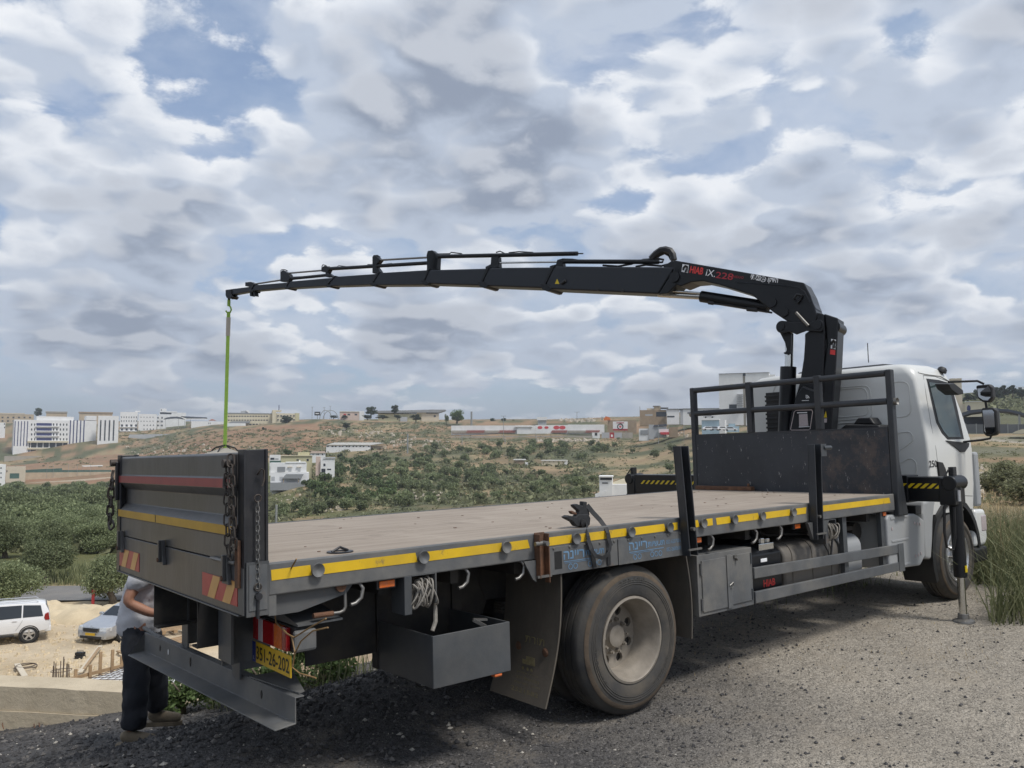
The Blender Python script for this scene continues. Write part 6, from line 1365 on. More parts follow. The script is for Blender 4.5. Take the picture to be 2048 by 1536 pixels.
# houses right of the stadium
b = Bld('brown_villa', 'brown flat roofed villa with an ochre upper floor on the ridge', 'house', 1280, 1336, 836, 470, 12)
b.block('wall', 'w_brown', *rect(z6, 1225, 205, 1590, 300), sink=5); b.block('upper_floor', 'w_stone', *rect(z6, 1420, 150, 1510, 205), 1, 10); b.block('upper_wing', 'w_beige', *rect(z6, 1322, 180, 1420, 205), 2, 10); b.block('roof', 'roof_grey', *rect(z6, 1405, 145, 1500, 153), 0.5, 10); b.block('roof_slab', 'roof_grey', *rect(z6, 1510, 168, 1615, 180), -1, 10)
b.win(*rect(z6, 1450, 230, 1590, 295)); b.win(*rect(z6, 1300, 262, 1400, 285), 'w_grey')
b = Bld('white_sheds', 'row of white metal sheds right of the brown villa', 'shed', 1334, 1412, 836, 460, 10)
b.block('wall', 'w_white', *rect(z6, 1595, 200, 1765, 305), sink=4); b.block('wall', 'w_grey', *rect(z6, 1778, 205, 1830, 303), 0.2, 9, sink=4); b.block('wall', 'w_white', *rect(z6, 1842, 195, 2130, 303), 0, 10, sink=4); b.win(*rect(z6, 1600, 285, 1700, 305)); b.win(*rect(z6, 1880, 235, 1910, 252)); b.block('roof', 'roof_grey', *rect(z6, 1590, 185, 2130, 198), -0.4, 10)
b = Bld('scrap_shack', 'grey sheet metal shack with a slanted dark roof below the brown villa', 'shed', 1278, 1350, 868, 430, 8)
b.block('wall', 'w_grey', *rect(z6, 1350, 405, 1420, 525), -0.3, 7, sink=3); b.block('wall', 'w_grey', *rect(z6, 1420, 430, 1590, 500), 0, 7, sink=3); b.poly('roof', 'roof_dark', [z6(1410, 435), z6(1420, 410), z6(1590, 395), z6(1600, 420)], -0.6, 7); b.block('garage', 'w_white', *rect(z6, 1215, 458, 1345, 545), 0.2, 6, sink=3); b.win(*rect(z6, 1235, 480, 1335, 540), 'roof_grey'); b.block('white_wall', 'w_white', *rect(z6, 1480, 465, 1620, 520), -1.0, -0.4); b.block('side_shed', 'w_brown', *rect(z6, 1625, 440, 1745, 500), -0.3, 6, sink=3)
b = Bld('skip', 'red skip standing in front of the sheet metal shack', 'skip', 1320, 1340, 870, 425, 3); b.poly('tub', 'paint_red', [z6(1500, 508), z6(1630, 506), z6(1620, 540), z6(1515, 540)], 0, 2.5)
b = Bld('orange_digger_cab', 'orange machine standing on the ridge left of the sponsor board', 'machine', 1207, 1222, 842, 545, 3); b.block('body', 'orange', *rect(z6, 735, 318, 825, 345), 0, 3); b.poly('hood', 'orange', [z6(740, 318), z6(760, 290), z6(800, 300), z6(822, 318)], 0.3, 2.6); b.poly('arm', 'roof_grey', [z6(700, 345), z6(705, 295), z6(716, 295), z6(720, 345)], 0.8, 1.4)
b = Bld('pump_hut', 'small white hut with columns above the stadium wall', 'hut', 1073, 1094, 848, 600, 6); b.block('roof', 'w_white', *rect(A5, 1655, 290, 1825, 345), -0.4, 6); b.block('wall', 'w_grey', *rect(A5, 1670, 345, 1815, 400), 0.5, 6, sink=5)
b = Bld('cream_containers', 'long cream container building on the brown field', 'container', 1083, 1134, 932, 360, 3, rot=R(-5)); b.block('wall', 'w_cream', 1083, 922, 1128, 932, sink=1); b.block('end_wall', 'w_white', 1128.2, 921, 1134, 932, -0.1, 3, sink=1); b.block('roof', 'roof_white', 1082, 920, 1134, 921.6, -0.3, 3.2)
b.grid(1090, 1125, 5, (923.6,), 2, 1)
b = Bld('small_shed', 'small dark shed with white roof left of the cream container', 'shed', 1028, 1050, 930, 365, 3); b.block('wall', 'w_brown', *rect(A5, 1265, 1030, 1440, 1095), sink=1); b.block('roof', 'roof_white', *rect(A5, 1255, 1008, 1465, 1026), -0.4, 3.4)
b = Bld('water_cube', 'white water tank cube beside the small dark shed', 'tank', 1050, 1056, 931, 362, 1.2); b.block('tank', 'w_white', *rect(A5, 1450, 1062, 1502, 1108), sink=0.5)
b = Bld('white_house', 'white house with a small tower room behind the far outrigger', 'house', 1190, 1350, 994, 150, 9)
b.block('wall', 'w_white', *rect(z6, 800, 1225, 1800, 1420), 0.5, 9, sink=6); b.block('tower', 'w_white', *rect(z6, 675, 1110, 850, 1400), 0, 4, sink=6); b.win(*rect(z6, 685, 1128, 845, 1160)); b.win(*rect(z6, 712, 1195, 790, 1208)); b.block('tower_roof', 'roof_white', *rect(z6, 668, 1105, 858, 1122), -0.4, 4.4)
b.poly('stair_parapet', 'w_white', [z6(622, 1345), z6(770, 1290), z6(778, 1310), z6(640, 1400), z6(622, 1400)], -2, -1.6); b.poly('back_wall', 'w_cream', [z6(800, 1225), z6(980, 1160), z6(1110, 1155), z6(1110, 1225)], 3, 6)
# industrial hall behind the headboard
z7 = lambda a, c: (1370+a/10.24, 730+c/10.24)
b = Bld('silo_hall', 'tall white industrial hall with a grey middle strip behind the headboard', 'building', 1438, 1548, 824, 330, 14, rot=R(-4))
b.block('wall', 'w_white', *rect(z7, 705, 180, 1180, 930), sink=6); b.block('wall', 'w_white', *rect(z7, 1245, 160, 1720, 930), 0, 14, sink=6); b.block('middle_strip', 'w_conc', *rect(z7, 1181, 165, 1244, 930), 0.4, 13, sink=6); b.win(*rect(z7, 1185, 165, 1240, 222)); b.block('roof_edge', 'roof_grey', *rect(z7, 690, 165, 1725, 180), -0.3, 14)
b.block('side_wall', 'w_white', *rect(z7, 1730, 190, 1840, 930), 1.5, 14, sink=6); b.win(*rect(z7, 905, 805, 1060, 930)); b.win(*rect(z7, 930, 390, 995, 440), 'w_yellow')
for k in range(7): b.block('stair_landing', 'w_grey', *rect(z7, 1065, 600+45*k, 1200, 612+45*k), -1.2, -0.08)
b.block('duct', 'w_grey', *rect(z7, 1525, 480, 1545, 840), -0.8, -0.1); b.win(*rect(z7, 1375, 735, 1510, 840), 'w_white', 'panel')
b = Bld('long_sheds', 'low white sheds with pale roofs left of the tall hall', 'shed', 1366, 1444, 836, 400, 9); b.block('wall', 'w_white', *rect(z7, -40, 905, 740, 1060), sink=4); b.block('roof', 'roof_grey', *rect(z7, -40, 885, 720, 908), -0.4, 9); b.win(*rect(z7, 50, 970, 95, 995)); b.win(*rect(z7, 370, 925, 395, 945))
b = Bld('blue_shed', 'pale blue metal shed below the tall hall', 'shed', 1403, 1452, 861, 300, 6, rot=R(-6)); b.block('wall', 'cont_blue', *rect(z7, 345, 1130, 700, 1340), sink=2); b.block('gable', 'w_white', *rect(z7, 705, 1122, 815, 1330), 0, 6, sink=2); b.block('roof', 'roof_white', *rect(z7, 335, 1115, 705, 1132), -0.3, 6)
b = Bld('blue_containers', 'pale blue containers beside the blue metal shed', 'container', 1444, 1486, 858, 305, 3); b.block('box', 'cont_blue', *rect(z7, 750, 1255, 1110, 1320), sink=1); b.block('upper_box', 'cont_blue', *rect(z7, 890, 1200, 1030, 1254), 0.2, 2.6)
# right: tower, hall with arched window, arched shelter, fence, hillside houses
z9 = lambda a, c: (1880+a/5.488, 740+c/5.488)
b = Bld('stone_tower', 'square cream stone tower beside the cab mirror', 'tower', 1900, 1923, 836, 300, 4.2); b.block('wall', 'w_beige', *rect(z9, 110, 100, 235, 480), sink=8); b.block('parapet', 'w_beige', *rect(z9, 105, 92, 238, 110), -0.2, 4.4); b.win(*rect(z9, 140, 188, 172, 208)); b.win(*rect(z9, 150, 92, 180, 105))
b = Bld('arched_window_hall', 'cream stone hall with an arched window right of the cab', 'building', 1919, 1972, 826, 290, 12); b.block('wall', 'w_beige', *rect(z9, 205, 372, 275, 480), 0.5, 12, sink=8); b.block('wall', 'w_cream', *rect(z9, 275, 345, 520, 480), 0, 12, sink=8); b.block('cornice', 'w_white', *rect(z9, 270, 343, 525, 352), -0.3, 12)
b.poly('arched_window', 'blue_glass', [z9(296, 445), z9(296, 410), z9(302, 392), z9(315, 384), z9(328, 392), z9(336, 410), z9(336, 445)], -0.06, 0.1)
b = Bld('metal_shelter', 'large open shelter with a dark arched metal roof right of the cab', 'shelter', 1922, 2060, 866, 190, 12)
L0 = [z9(240, 470), z9(330, 440), z9(450, 428), z9(620, 422), z9(760, 432), z9(860, 455), z9(990, 495)]; L1 = [z9(990, 520), z9(860, 485), z9(760, 460), z9(620, 450), z9(450, 458), z9(330, 475), z9(245, 505)]
b.poly('roof', 'roof_dark', L0+L1, 0, 11)
for x in (875, 650): b.block('post', 'metal_pole', *rect(z9, x-7, 462, x+7, 700), 0.3, 0.8, sink=2)
b.block('back_wall', 'roof_dark', *rect(z9, 250, 500, 560, 600), 8, 9, sink=3)
b = Bld('sheet_fence', 'long dark grey sheet metal fence below the arched shelter', 'fence', 1930, 2120, 868, 170, 0.2)
for k in range(9): b.block('panel', 'fence_grey', 1932+21*k, 848.5, 1932+21*k+20.4, 867.5, 0, 0.1, sink=0.6)
for k in range(9): b.block('post', 'metal_pole', 1931.3+21*k, 847, 1932.2+21*k, 868, -0.1, 0.0, sink=0.6)
b = Bld('hill_house', 'white flat roofed house high on the hill at the right edge', 'house', 2020, 2070, 797, 520, 10); b.block('wall', 'w_white', *rect(z9, 780, 235, 960, 320), sink=6); b.block('upper_wall', 'w_white', *rect(z9, 850, 180, 960, 235), 2, 9); b.win(*rect(z9, 860, 190, 900, 205))
b = Bld('hill_terrace_house', 'pale grey terrace house lower on the hill behind the mirror', 'house', 1988, 2036, 814, 460, 10); b.block('wall', 'w_white', *rect(z9, 600, 342, 850, 400), sink=6); b.block('upper_room', 'w_white', *rect(z9, 650, 312, 710, 342), 2, 8); b.block('dome', 'w_white', *rect(z9, 690, 290, 705, 312), 3, 4)
b = Bld('concrete_lump', 'rounded concrete slab end lying at the right edge of the field', 'slab', 2024, 2070, 870, 140, 4); b.poly('slab', 'w_cream', [z9(790, 695), z9(830, 672), z9(900, 650), z9(1000, 640), z9(1000, 700), z9(790, 700)], 0, 4)
# poles
def pole(px, yt, yb, d, r_, label, name='pole', arm=None):
    e = empty(name, W(px, yb, d), 0, label, 'pole', 'poles on the slopes')
    top = W(px, yt, d)-W(px, yb, d)
    part('shaft', 'metal_pole', lambda m: m.cyl((0, 0, -2), (0, 0, top.z), r_, 8), e, smooth=40)
    if arm: part('lamp_head', 'metal_pole', lambda m: m.bar((-RH.x*arm, -RH.y*arm, top.z), (RH.x*arm, RH.y*arm, top.z), 0.2, 0.2), e)
    return e
pole(815, 868, 914, 430, 0.42, 'thick grey pole beside the tan boundary wall', 'utility_pole')
pole(552, 1010, 1056, 70, 0.10, 'short grey pole rising above the deck near the tailgate', 'utility_pole')
pole(1007, 832, 890, 500, 0.16, 'tall thin floodlight pole with a dark head before the stadium wall', 'floodlight_pole', 1.6)
pole(924, 870, 893, 470, 0.22, 'leftmost short pole below the stadium wall', 'fence_pole'); pole(1010, 872, 891, 470, 0.2, 'middle short pole below the stadium wall', 'fence_pole'); pole(1072, 868, 890, 470, 0.22, 'rightmost short pole below the stadium wall', 'fence_pole')
pole(624, 814, 842, 700, 0.2, 'tall floodlight left of the small dark billboard', 'floodlight_pole', 1.2); pole(648, 815, 842, 730, 0.2, 'tall floodlight between the two steel arches', 'floodlight_pole', 1.2); pole(660, 812, 842, 760, 0.2, 'tallest floodlight above the right steel arch', 'floodlight_pole', 1.4)
pole(943, 823, 846, 600, 0.7, 'tapering lattice mast on the skyline right of the round tree', 'mast'); pole(1154, 824, 836, 590, 0.15, 'small power pole with a cross arm on the skyline', 'utility_pole', 2.0); pole(1280, 813, 836, 480, 0.15, 'thin pole left of the brown villa', 'utility_pole')
pole(1317, 0+850, 880, 420, 0.18, 'grey pole left of the sheet metal shack', 'utility_pole'); pole(1368, 843, 868, 420, 0.15, 'pole on the red bank right of the shack', 'utility_pole')
# ------------------------------------------------------------------ yard below the truck
MAT['asphalt'] = pm('asphalt', (0.16, 0.155, 0.15), 0.9, 0, 0.12, 0.8, 0.4, (0.28, 0.25, 0.21), 0.1, 20)
def ribbon_road():
    m = MB(); a = []; n = 40
    for i in range(n+1):
        px = -400+(1000)*i/n
        for d in (47.2, 49.6, 52.2):
            x, y = XY(px, d+0.004*px*0.3); a.append((x, y, H(x, y, False)+0.10))
    f = [(i*3+k, i*3+k+1, (i+1)*3+k+1, (i+1)*3+k) for i in range(n) for k in (0, 1)]
    m.add(a, f); o = m.build('road', MAT['asphalt']); tag(o, 'narrow grey road below the olive grove', None, None, 'structure')
ribbon_road()
def ribbon_road2(name, pts, mat, label):
    m = MB(); a = []
    for (px, d0, d1) in pts:
        for d in (d0, (d0+d1)/2, d1):
            x, y = XY(px, d); a.append((x, y, H(x, y)+0.7))
    f = [(i*3+k, i*3+k+1, (i+1)*3+k+1, (i+1)*3+k) for i in range(len(pts)-1) for k in (0, 1)]
    m.add(a, f); o = m.build(name, mat); tag(o, label, None, None, 'structure')
# retaining wall at the plateau edge: cast in three lifts, rough top, broken end
def castmat():
    m, g, b = new_mat('cast_concrete'); tcn = g.n('ShaderNodeTexCoord').outputs['Object']
    c = g.mix(g.ss(g.noise(tcn, 1.4, 7, 0.65), 0.3, 0.7), (0.44, 0.365, 0.255), (0.55, 0.465, 0.335)); c = g.mix(g.ss(g.noise(tcn, 6, 7, 0.7), 0.55, 0.75, 0, 0.4), c, (0.27, 0.22, 0.155))
    g.put(b.inputs['Base Color'], c); b.inputs['Roughness'].default_value = 0.9
    bn = g.n('ShaderNodeBump'); bn.inputs['Strength'].default_value = 0.5; bn.inputs['Distance'].default_value = 0.03; g.put(bn.inputs['Height'], g.noise(tcn, 9, 8, 0.7)); g.put(b.inputs['Normal'], bn.outputs[0])
    return m
MAT['cast'] = castmat()
wa = math.atan2(WD.y, WD.x); WL0, WL1 = -11.0, (WP1-WP0).length
rw = empty('retaining_wall', (WP0.x, WP0.y, WP0.z-3.0), wa, 'tan cast concrete retaining wall in front of the yard, lower left', 'wall')
sgn = 1 if (Vector((-math.sin(wa), math.cos(wa)))).dot(WN) > 0 else -1
def lift_(name, z0, z1, out, jit, x0=WL0, x1=None):
    x1 = WL1 if x1 is None else x1
    m = MB(); n = 60; v = []
    for i in range(n+1):
        x = x0+(x1-x0)*i/n; t = jit*mnoise.noise(Vector((x*2.3, z0, 3)))
        yo = -out+0.012*mnoise.noise(Vector((x*1.7, z1, 0)))
        v += [(x, sgn*yo, z0), (x, sgn*0.42, z0), (x, sgn*0.42, z1+t), (x, sgn*yo, z1+t)]
    f = [(4*i+k, 4*i+(k+1) % 4, 4*(i+1)+(k+1) % 4, 4*(i+1)+k) for i in range(n) for k in range(4)]+[(0, 1, 2, 3), (4*n, 4*n+1, 4*n+2, 4*n+3)]
    m.add(v, f); return m.build(name, MAT['cast'], rw)
lift_('wall_lift', 2.745, 3.0, 0.0, 0.015); lift_('wall_lift', 2.50, 2.74, 0.02, 0.004); lift_('wall_lift', 2.26, 2.495, 0.0, 0.004); lift_('wall_lift', 0.2, 2.255, 0.03, 0.0)
def rock(m, c, s, seed, sq=(1, 1, 1)):
    rr = random.Random(seed); bm = bmesh.new(); bmesh.ops.create_icosphere(bm, subdivisions=2 if s > 0.15 else 1, radius=1)
    for v in bm.verts:
        k = 1+0.35*mnoise.noise(v.co*1.7+Vector((seed, 0, 0)))+0.12*mnoise.noise(v.co*5+Vector((0, seed, 0)))
        v.co = Vector((v.co.x*sq[0], v.co.y*sq[1], v.co.z*sq[2]))*k*s
    ro = Matrix.Rotation(rr.uniform(0, 6), 3, 'Z')
    base = len(m.v); m.add([Vector(c)+ro @ v.co for v in bm.verts], [tuple(v.index for v in f.verts) for f in bm.faces]); bm.free()
mm = MB(); cL = W(372, 1412, 8.75); rock(mm, cL, 0.26, 5, (1.3, 0.9, 0.8)); o = mm.build('concrete_chunk', MAT['cast'], smooth=35); tag(o, 'broken concrete chunk at the right end of the retaining wall', 'concrete chunk')
mm = MB(); cL = W(330, 1437, 8.5); rock(mm, cL, 0.16, 9, (1.6, 0.9, 0.6)); o = mm.build('concrete_chunk', MAT['cast'], smooth=35); tag(o, 'flat brown concrete lump by the far boot of the man', 'concrete chunk')
for i, (px, py) in enumerate(((68, 1448), (78, 1446), (5, 1446))):
    mm = MB(); c0 = W(px, py, 9.05); mm.tube([c0, c0-WN.to_3d()*0.06+WD.to_3d()*0.05, c0-WN.to_3d()*0.09+WD.to_3d()*0.09-Vector((0, 0, 0.03))], 0.006, 6); mm.build('rebar_stub', MAT['rust'], None)
    oo = bpy.data.objects[-1] if False else None
for o in [q for q in bpy.data.objects if q.name.startswith('rebar_stub')]:
    mw = rw.matrix_basis.inverted(); o.data.transform(mw); o.parent = rw
MAT['sand'] = pm('pale_sand', (0.56, 0.46, 0.31), 0.95, 0, 0.12, 1.5, 0.4, (0.44, 0.34, 0.21), 0.5, 3.0)
def heap(name, px, d, rx, ry, h, seed, label, mat='sand'):
    m = MB(); c = GP(px, d); n, k = 40, 14; v = [(c.x, c.y, 0)]; 
    for j in range(1, k+1):
        for i in range(n):
            a = 2*math.pi*i/n; r_ = j/k
            x = c.x+RH.x*rx*r_*math.cos(a)+FH.x*ry*r_*math.sin(a); y = c.y+RH.y*rx*r_*math.cos(a)+FH.y*ry*r_*math.sin(a)
            v.append((x, y, 0))
    out = []
    for (x, y, _) in v:
        dx, dy = x-c.x, y-c.y; u = (dx*RH.x+dy*RH.y)/rx; w = (dx*FH.x+dy*FH.y)/ry; q = max(0.0, 1-(u*u+w*w))
        z = H(x, y, False)-0.15+h*q**0.8*(0.75+0.45*mnoise.noise(Vector((x*0.5, y*0.5, seed))))+0.22*q*mnoise.noise(Vector((x*2.2, y*2.2, seed)))
        out.append((x, y, z))
    f = [(0, 1+i, 1+(i+1) % n) for i in range(n)]
    for j in range(k-1): f += [(1+j*n+i, 1+(j+1)*n+i, 1+(j+1)*n+(i+1) % n, 1+j*n+(i+1) % n) for i in range(n)]
    m.add(out, f); o = m.build(name, MAT[mat], smooth=True); tag(o, label, 'heap'); return o
heap('sand_heap', 120, 43.5, 3.6, 1.8, 1.0, 1, 'pale sand heap behind the white car'); heap('sand_heap', 205, 43.0, 2.8, 1.7, 1.0, 2, 'pale sand heap behind the silver car'); heap('sand_heap', 300, 43.5, 3.2, 1.8, 1.2, 3, 'pale sand heap behind the man at the tailgate')
MAT['rubble_red'] = pm('reddish_rubble', (0.40, 0.25, 0.16), 0.95, 0, 0.25, 1.0, 0.5, (0.52, 0.40, 0.29), 0.8, 2.0)
heap('rubble_heap', 715, 95, 5.5, 5, 3.6, 4, 'reddish rubble heap seen just above the deck', 'rubble_red'); heap('rubble_heap', 818, 92, 3.0, 4, 3.6, 6, 'smaller reddish rubble heap right of the larger one above the deck', 'rubble_red')
# red post by the road
e = empty('red_post', GP(198, 46.0), 0, 'red marker post beside the narrow road', 'post'); part('shaft', 'paint_red', lambda m: m.cyl((0, 0, 0), (0, 0, 0.82), 0.08, 10), e); part('cap', 'paint_red', lambda m: m.lathe([(0.1, 0.82), (0.1, 0.9), (0.0, 0.95)], (0, 0, 0), (0, 0, 1), 10, False), e)
# foundation: rebar mat on white sheet, formwork boards with stakes
MAT['sheet'] = pm('white_sheet', (0.72, 0.72, 0.71), 0.7, 0, 0.06, 1.0); MAT['timber'] = pm('timber', (0.34, 0.23, 0.13), 0.8, 0, 0.2, 4.0); MAT['rebar'] = pm('rebar_steel', (0.10, 0.075, 0.06), 0.7, 0.2, 0.25, 10)
ZS = YARD+0.35
def yp(px, py, z=YARD):
    d = pray(px, py); t = (z-EYE.z)/d.z; return EYE+d*t
f0, f1, f2, f3 = yp(140, 1372, ZS), yp(250, 1335, ZS), yp(430, 1318, ZS), yp(470, 1375, ZS)
o = part('foam_sheet', 'sheet', lambda m: m.prism([(f0.x, f0.y), (f1.x, f1.y), (f2.x, f2.y), (f3.x, f3.y)], lambda p: (p[0], p[1], ZS-0.35), lambda p: (p[0], p[1], ZS)))
o.parent = None; tag(o, 'white sheet laid out under the rebar mat of the foundation', 'sheet')
def mat_(m):
    ax = (f1-f0).normalized(); bx = (f3-f0).normalized(); n = 20
    for i in range(n):
        a = f0+(f3-f0)*(i/n); b = f1+(f2-f1)*(i/n); m.bar(a+Vector((0, 0, .05)), b+Vector((0, 0, .05)), 0.018, 0.018)
    for i in range(9):
        a = f0+(f1-f0)*(i/9); b = f3+(f2-f3)*(i/9); m.bar(a+Vector((0, 0, .065)), b+Vector((0, 0, .065)), 0.018, 0.018)
o = part('rebar_mat', 'rebar', mat_); o.parent = None; tag(o, 'grid of rebar rods over the white foundation sheet', 'rebar mat')
fw = empty('formwork', yp(133, 1362, YARD), 0, 'timber formwork board with short upright stakes in the yard', 'formwork')
P0_ = Vector(fw.location)
def fpt(px, py, z): return yp(px, py, z)-P0_
part('edge_board', 'timber', lambda m: m.bar(fpt(125, 1362, YARD+0.35), fpt(262, 1327, YARD+0.35), 0.05, 0.12), fw); part('edge_board', 'timber', lambda m: m.bar(fpt(262, 1327, YARD+0.35), fpt(330, 1312, YARD+0.35), 0.05, 0.12), fw)
for (px, py, h) in ((151, 1358, 0.35), (180, 1352, 0.4), (200, 1345, 0.75), (224, 1340, 0.75), (243, 1334, 0.4)):
    part('stake', 'timber', lambda m: (lambda b: m.box(b.x-0.05, b.x+0.05, b.y-0.05, b.y+0.05, b.z-0.3, b.z+h))(fpt(px, py, YARD+0.3)), fw)
rc = empty('rebar_column', yp(122, 1360, YARD), 0, 'bundle of upright starter bars in the yard', 'rebar')
for i in range(11):
    q = random.Random(i); bx_, by_ = q.uniform(-0.35, 0.35), q.uniform(-0.25, 0.25)
    part('starter_bar', 'rebar', lambda m: m.cyl((bx_, by_, -0.1), (bx_+q.uniform(-.03, .03), by_, q.uniform(0.45, 0.75) if i < 10 else 0.85), 0.016, 6), rc)
part('tie_ring', 'rebar', lambda m: m.tube([(0.36*math.cos(a), 0.26*math.sin(a), 0.35) for a in (2*math.pi*k/12 for k in range(12))], 0.012, 5, True), rc)
ct = yp(160, 1317, YARD); cr_ = empty('tool_crate', ct, wa, 'small black tool crate with a handle standing in the yard', 'crate')
part('body', 'plastic', lambda m: m.box(-0.17, 0.17, -0.12, 0.12, 0, 0.14), cr_, bevel=0.01); part('upper_tray', 'plastic', lambda m: m.box(-0.165, 0.165, -0.115, 0.115, 0.155, 0.26), cr_, bevel=0.01); part('handle', 'zinc', lambda m: m.tube([(-0.14, 0, 0.26), (-0.13, 0, 0.33), (0.13, 0, 0.33), (0.14, 0, 0.26)], 0.012, 6), cr_)
def plank(a, b, w, label, mt='timber', nm='plank'):
    A, B = yp(*a, YARD+0.12+0.3*(0.3-w)), yp(*b, YARD+0.12+0.3*(0.3-w)); m = MB(); m.bar(A, B, w, 0.05); o = m.build(nm, MAT[mt]); tag(o, label, 'plank', 'loose planks in the yard')
plank((160, 1345), (201, 1292), 0.16, 'long pale plank lying behind the black tool crate', 'w_beige'); plank((168, 1338), (199, 1295), 0.10, 'narrow plank beside the long pale one in the yard'); plank((34, 1328), (50, 1353), 0.2, 'short board lying left in the yard', 'w_beige'); plank((235, 1302), (262, 1312), 0.12, 'dark plank poking out left of the man in the yard'); plank((240, 1305), (265, 1310), 0.08, 'thin dark plank beside the man in the yard')
pc = yp(52, 1333, YARD+0.12); mm = MB(); mm.tube([pc+Vector((0.38*math.cos(a), 0.38*math.sin(a), 0.02*math.sin(3*a))) for a in (2*math.pi*k/18 for k in range(18))], 0.02, 5, True); mm.tube([pc+Vector((0.33*math.cos(a), 0.33*math.sin(a), 0.05)) for a in (2*math.pi*k/18 for k in range(18))], 0.02, 5, True); o = mm.build('wire_coil', MAT['rebar'], smooth=50); tag(o, 'coil of wire lying left in the yard', 'wire coil')
for i, (px, py) in enumerate(((345, 1262), (360, 1285))):
    pb = yp(px, py, YARD); e = empty('pallet', pb, 0.4*i, ('farther' if i == 0 else 'nearer')+' wooden pallet glimpsed under the tail of the truck', 'pallet')
    for k in range(5): part('slat', 'timber', lambda m: m.box(-0.6, 0.6, -0.5+0.22*k, -0.38+0.22*k, 0.12, 0.15), e)
    for k in range(3): part('bearer', 'timber', lambda m: m.box(-0.6+0.52*k, -0.44+0.52*k, -0.5, 0.5, 0, 0.12), e)

# ------------------------------------------------------------------ cars
MAT['paint_white'] = pm('car_white', (0.72, 0.72, 0.72), 0.25, 0, 0.02, 1.0, coat=0.5); MAT['paint_silver'] = pm('car_silver', (0.42, 0.44, 0.47), 0.3, 0.5, 0.03, 1.0, coat=0.5)
MAT['car_glass'] = glass_mat('car_glass', (0.03, 0.035, 0.04), 0.05); MAT['car_tyre'] = pm('car_tyre', (0.02, 0.02, 0.02), 0.8)
MAT['headlight'] = pm('headlight_lens', (0.55, 0.57, 0.58), 0.08, 0.3, 0.1, 20)
def car(name, label, paint, St, glassq, wheels, wr_, details, loc, heading, group=None):
    """St: stations (x, z sill, z belt, z top, half width belt, half width top)"""
    e = empty(name, loc, heading, label, 'car', group)
    def ring(s):
        x, zb, zs, zt, wb, wt = s
        h = [(0.86*wb, zb), (0.97*wb, zb+0.10), (wb, zb+(zs-zb)*0.55), (0.975*wb, zs), (wt, zt-0.04 if zt-zs > 0.12 else zt-0.02), (wt*0.86, zt), (0, zt+0.015)]
        return [(x, y, z) for y, z in h]+[(x, -y, z) for y, z in h[-2::-1]]
    def body(m):
        rg = [ring(s) for s in St]; n = len(rg[0]); v = [p for r_ in rg for p in r_]; f = []
        for j in range(len(rg)-1):
            f += [(j*n+i, j*n+i+1, (j+1)*n+i+1, (j+1)*n+i) for i in range(n-1)]+[(j*n+n-1, j*n, (j+1)*n, (j+1)*n+n-1)]
        f += [tuple(range(n)), tuple(range((len(rg)-1)*n, len(rg)*n))[::-1]]
        m.add(v, f)
    bo = part('body', paint, body, e, smooth=32)
    def at(x):
        xs = [s[0] for s in St]; return [float(np.interp(x, xs, [s[k] for s in St])) for k in range(1, 6)]
    for q in glassq['side']:
        for s in (1, -1):
            def f(m):
                v = []
                for (x, t) in q:
                    zb, zs, zt, wb, wt = at(x); z = zs+(zt-0.05-zs)*t; y = 0.975*wb+(wt-0.975*wb)*t; v.append((x, s*(y+0.02), z))
                m.add(v, [tuple(range(len(v)))])
            part('side_window', 'car_glass', f, bo)
    for (xa, xb, nm, off) in glassq['cross']:
        def f(m):
            v = []
            for x, k in ((xa, 1), (xb, 1)):
                zb, zs, zt, wb, wt = at(x); v += [(x+off, 0.84*wt, zt+0.012), (x+off, -0.84*wt, zt+0.012)]
            m.add([v[0], v[1], v[3], v[2]], [(0, 1, 2, 3)])
        part(nm, 'car_glass', f, bo)
    for (x, s) in [(x, s) for x in wheels for s in (1, -1)]:
        w = empty('wheel'); w.parent = e; wb = at(x)[3]
        c = (x, s*(wb-0.01), wr_)
        part('tyre', 'car_tyre', lambda m: m.lathe([(wr_*0.66, 0.0), (wr_*0.95, 0.005), (wr_, -0.03), (wr_, -0.2), (wr_*0.66, -0.2)], c, (0, s, 0), 28), w, smooth=40)
        rm = part('rim', 'rim_bright', lambda m: m.lathe([(wr_*0.68, 0.0), (wr_*0.64, 0.004), (wr_*0.60, -0.04), (wr_*0.62, -0.06)], c, (0, s, 0), 24, False), w)
        for k in range(5):
            a = 2*math.pi*k/5+0.3; p1 = Vector(c)+Vector((math.cos(a)*wr_*0.62, -s*0.012, math.sin(a)*wr_*0.62)); part('spoke', 'rim_bright', lambda m: m.bar(Vector(c)-Vector((0, s*0.02, 0)), p1, 0.085, 0.02, (0, 1, 0)), rm)
        part('wheel_well', 'black', lambda m: m.cyl(Vector(c)+Vector((0, -s*0.075, 0)), Vector(c)+Vector((0, -s*0.06, 0)), wr_*0.64, 20), rm)
        part('arch_lip', 'black', lambda m: m.lathe([(wr_*1.13, 0.012), (wr_*1.02, 0.012), (wr_*1.02, -0.1), (wr_*1.13, -0.1)], c, (0, s, 0), 28), bo, smooth=40)
    details(e, bo, at)
    return e
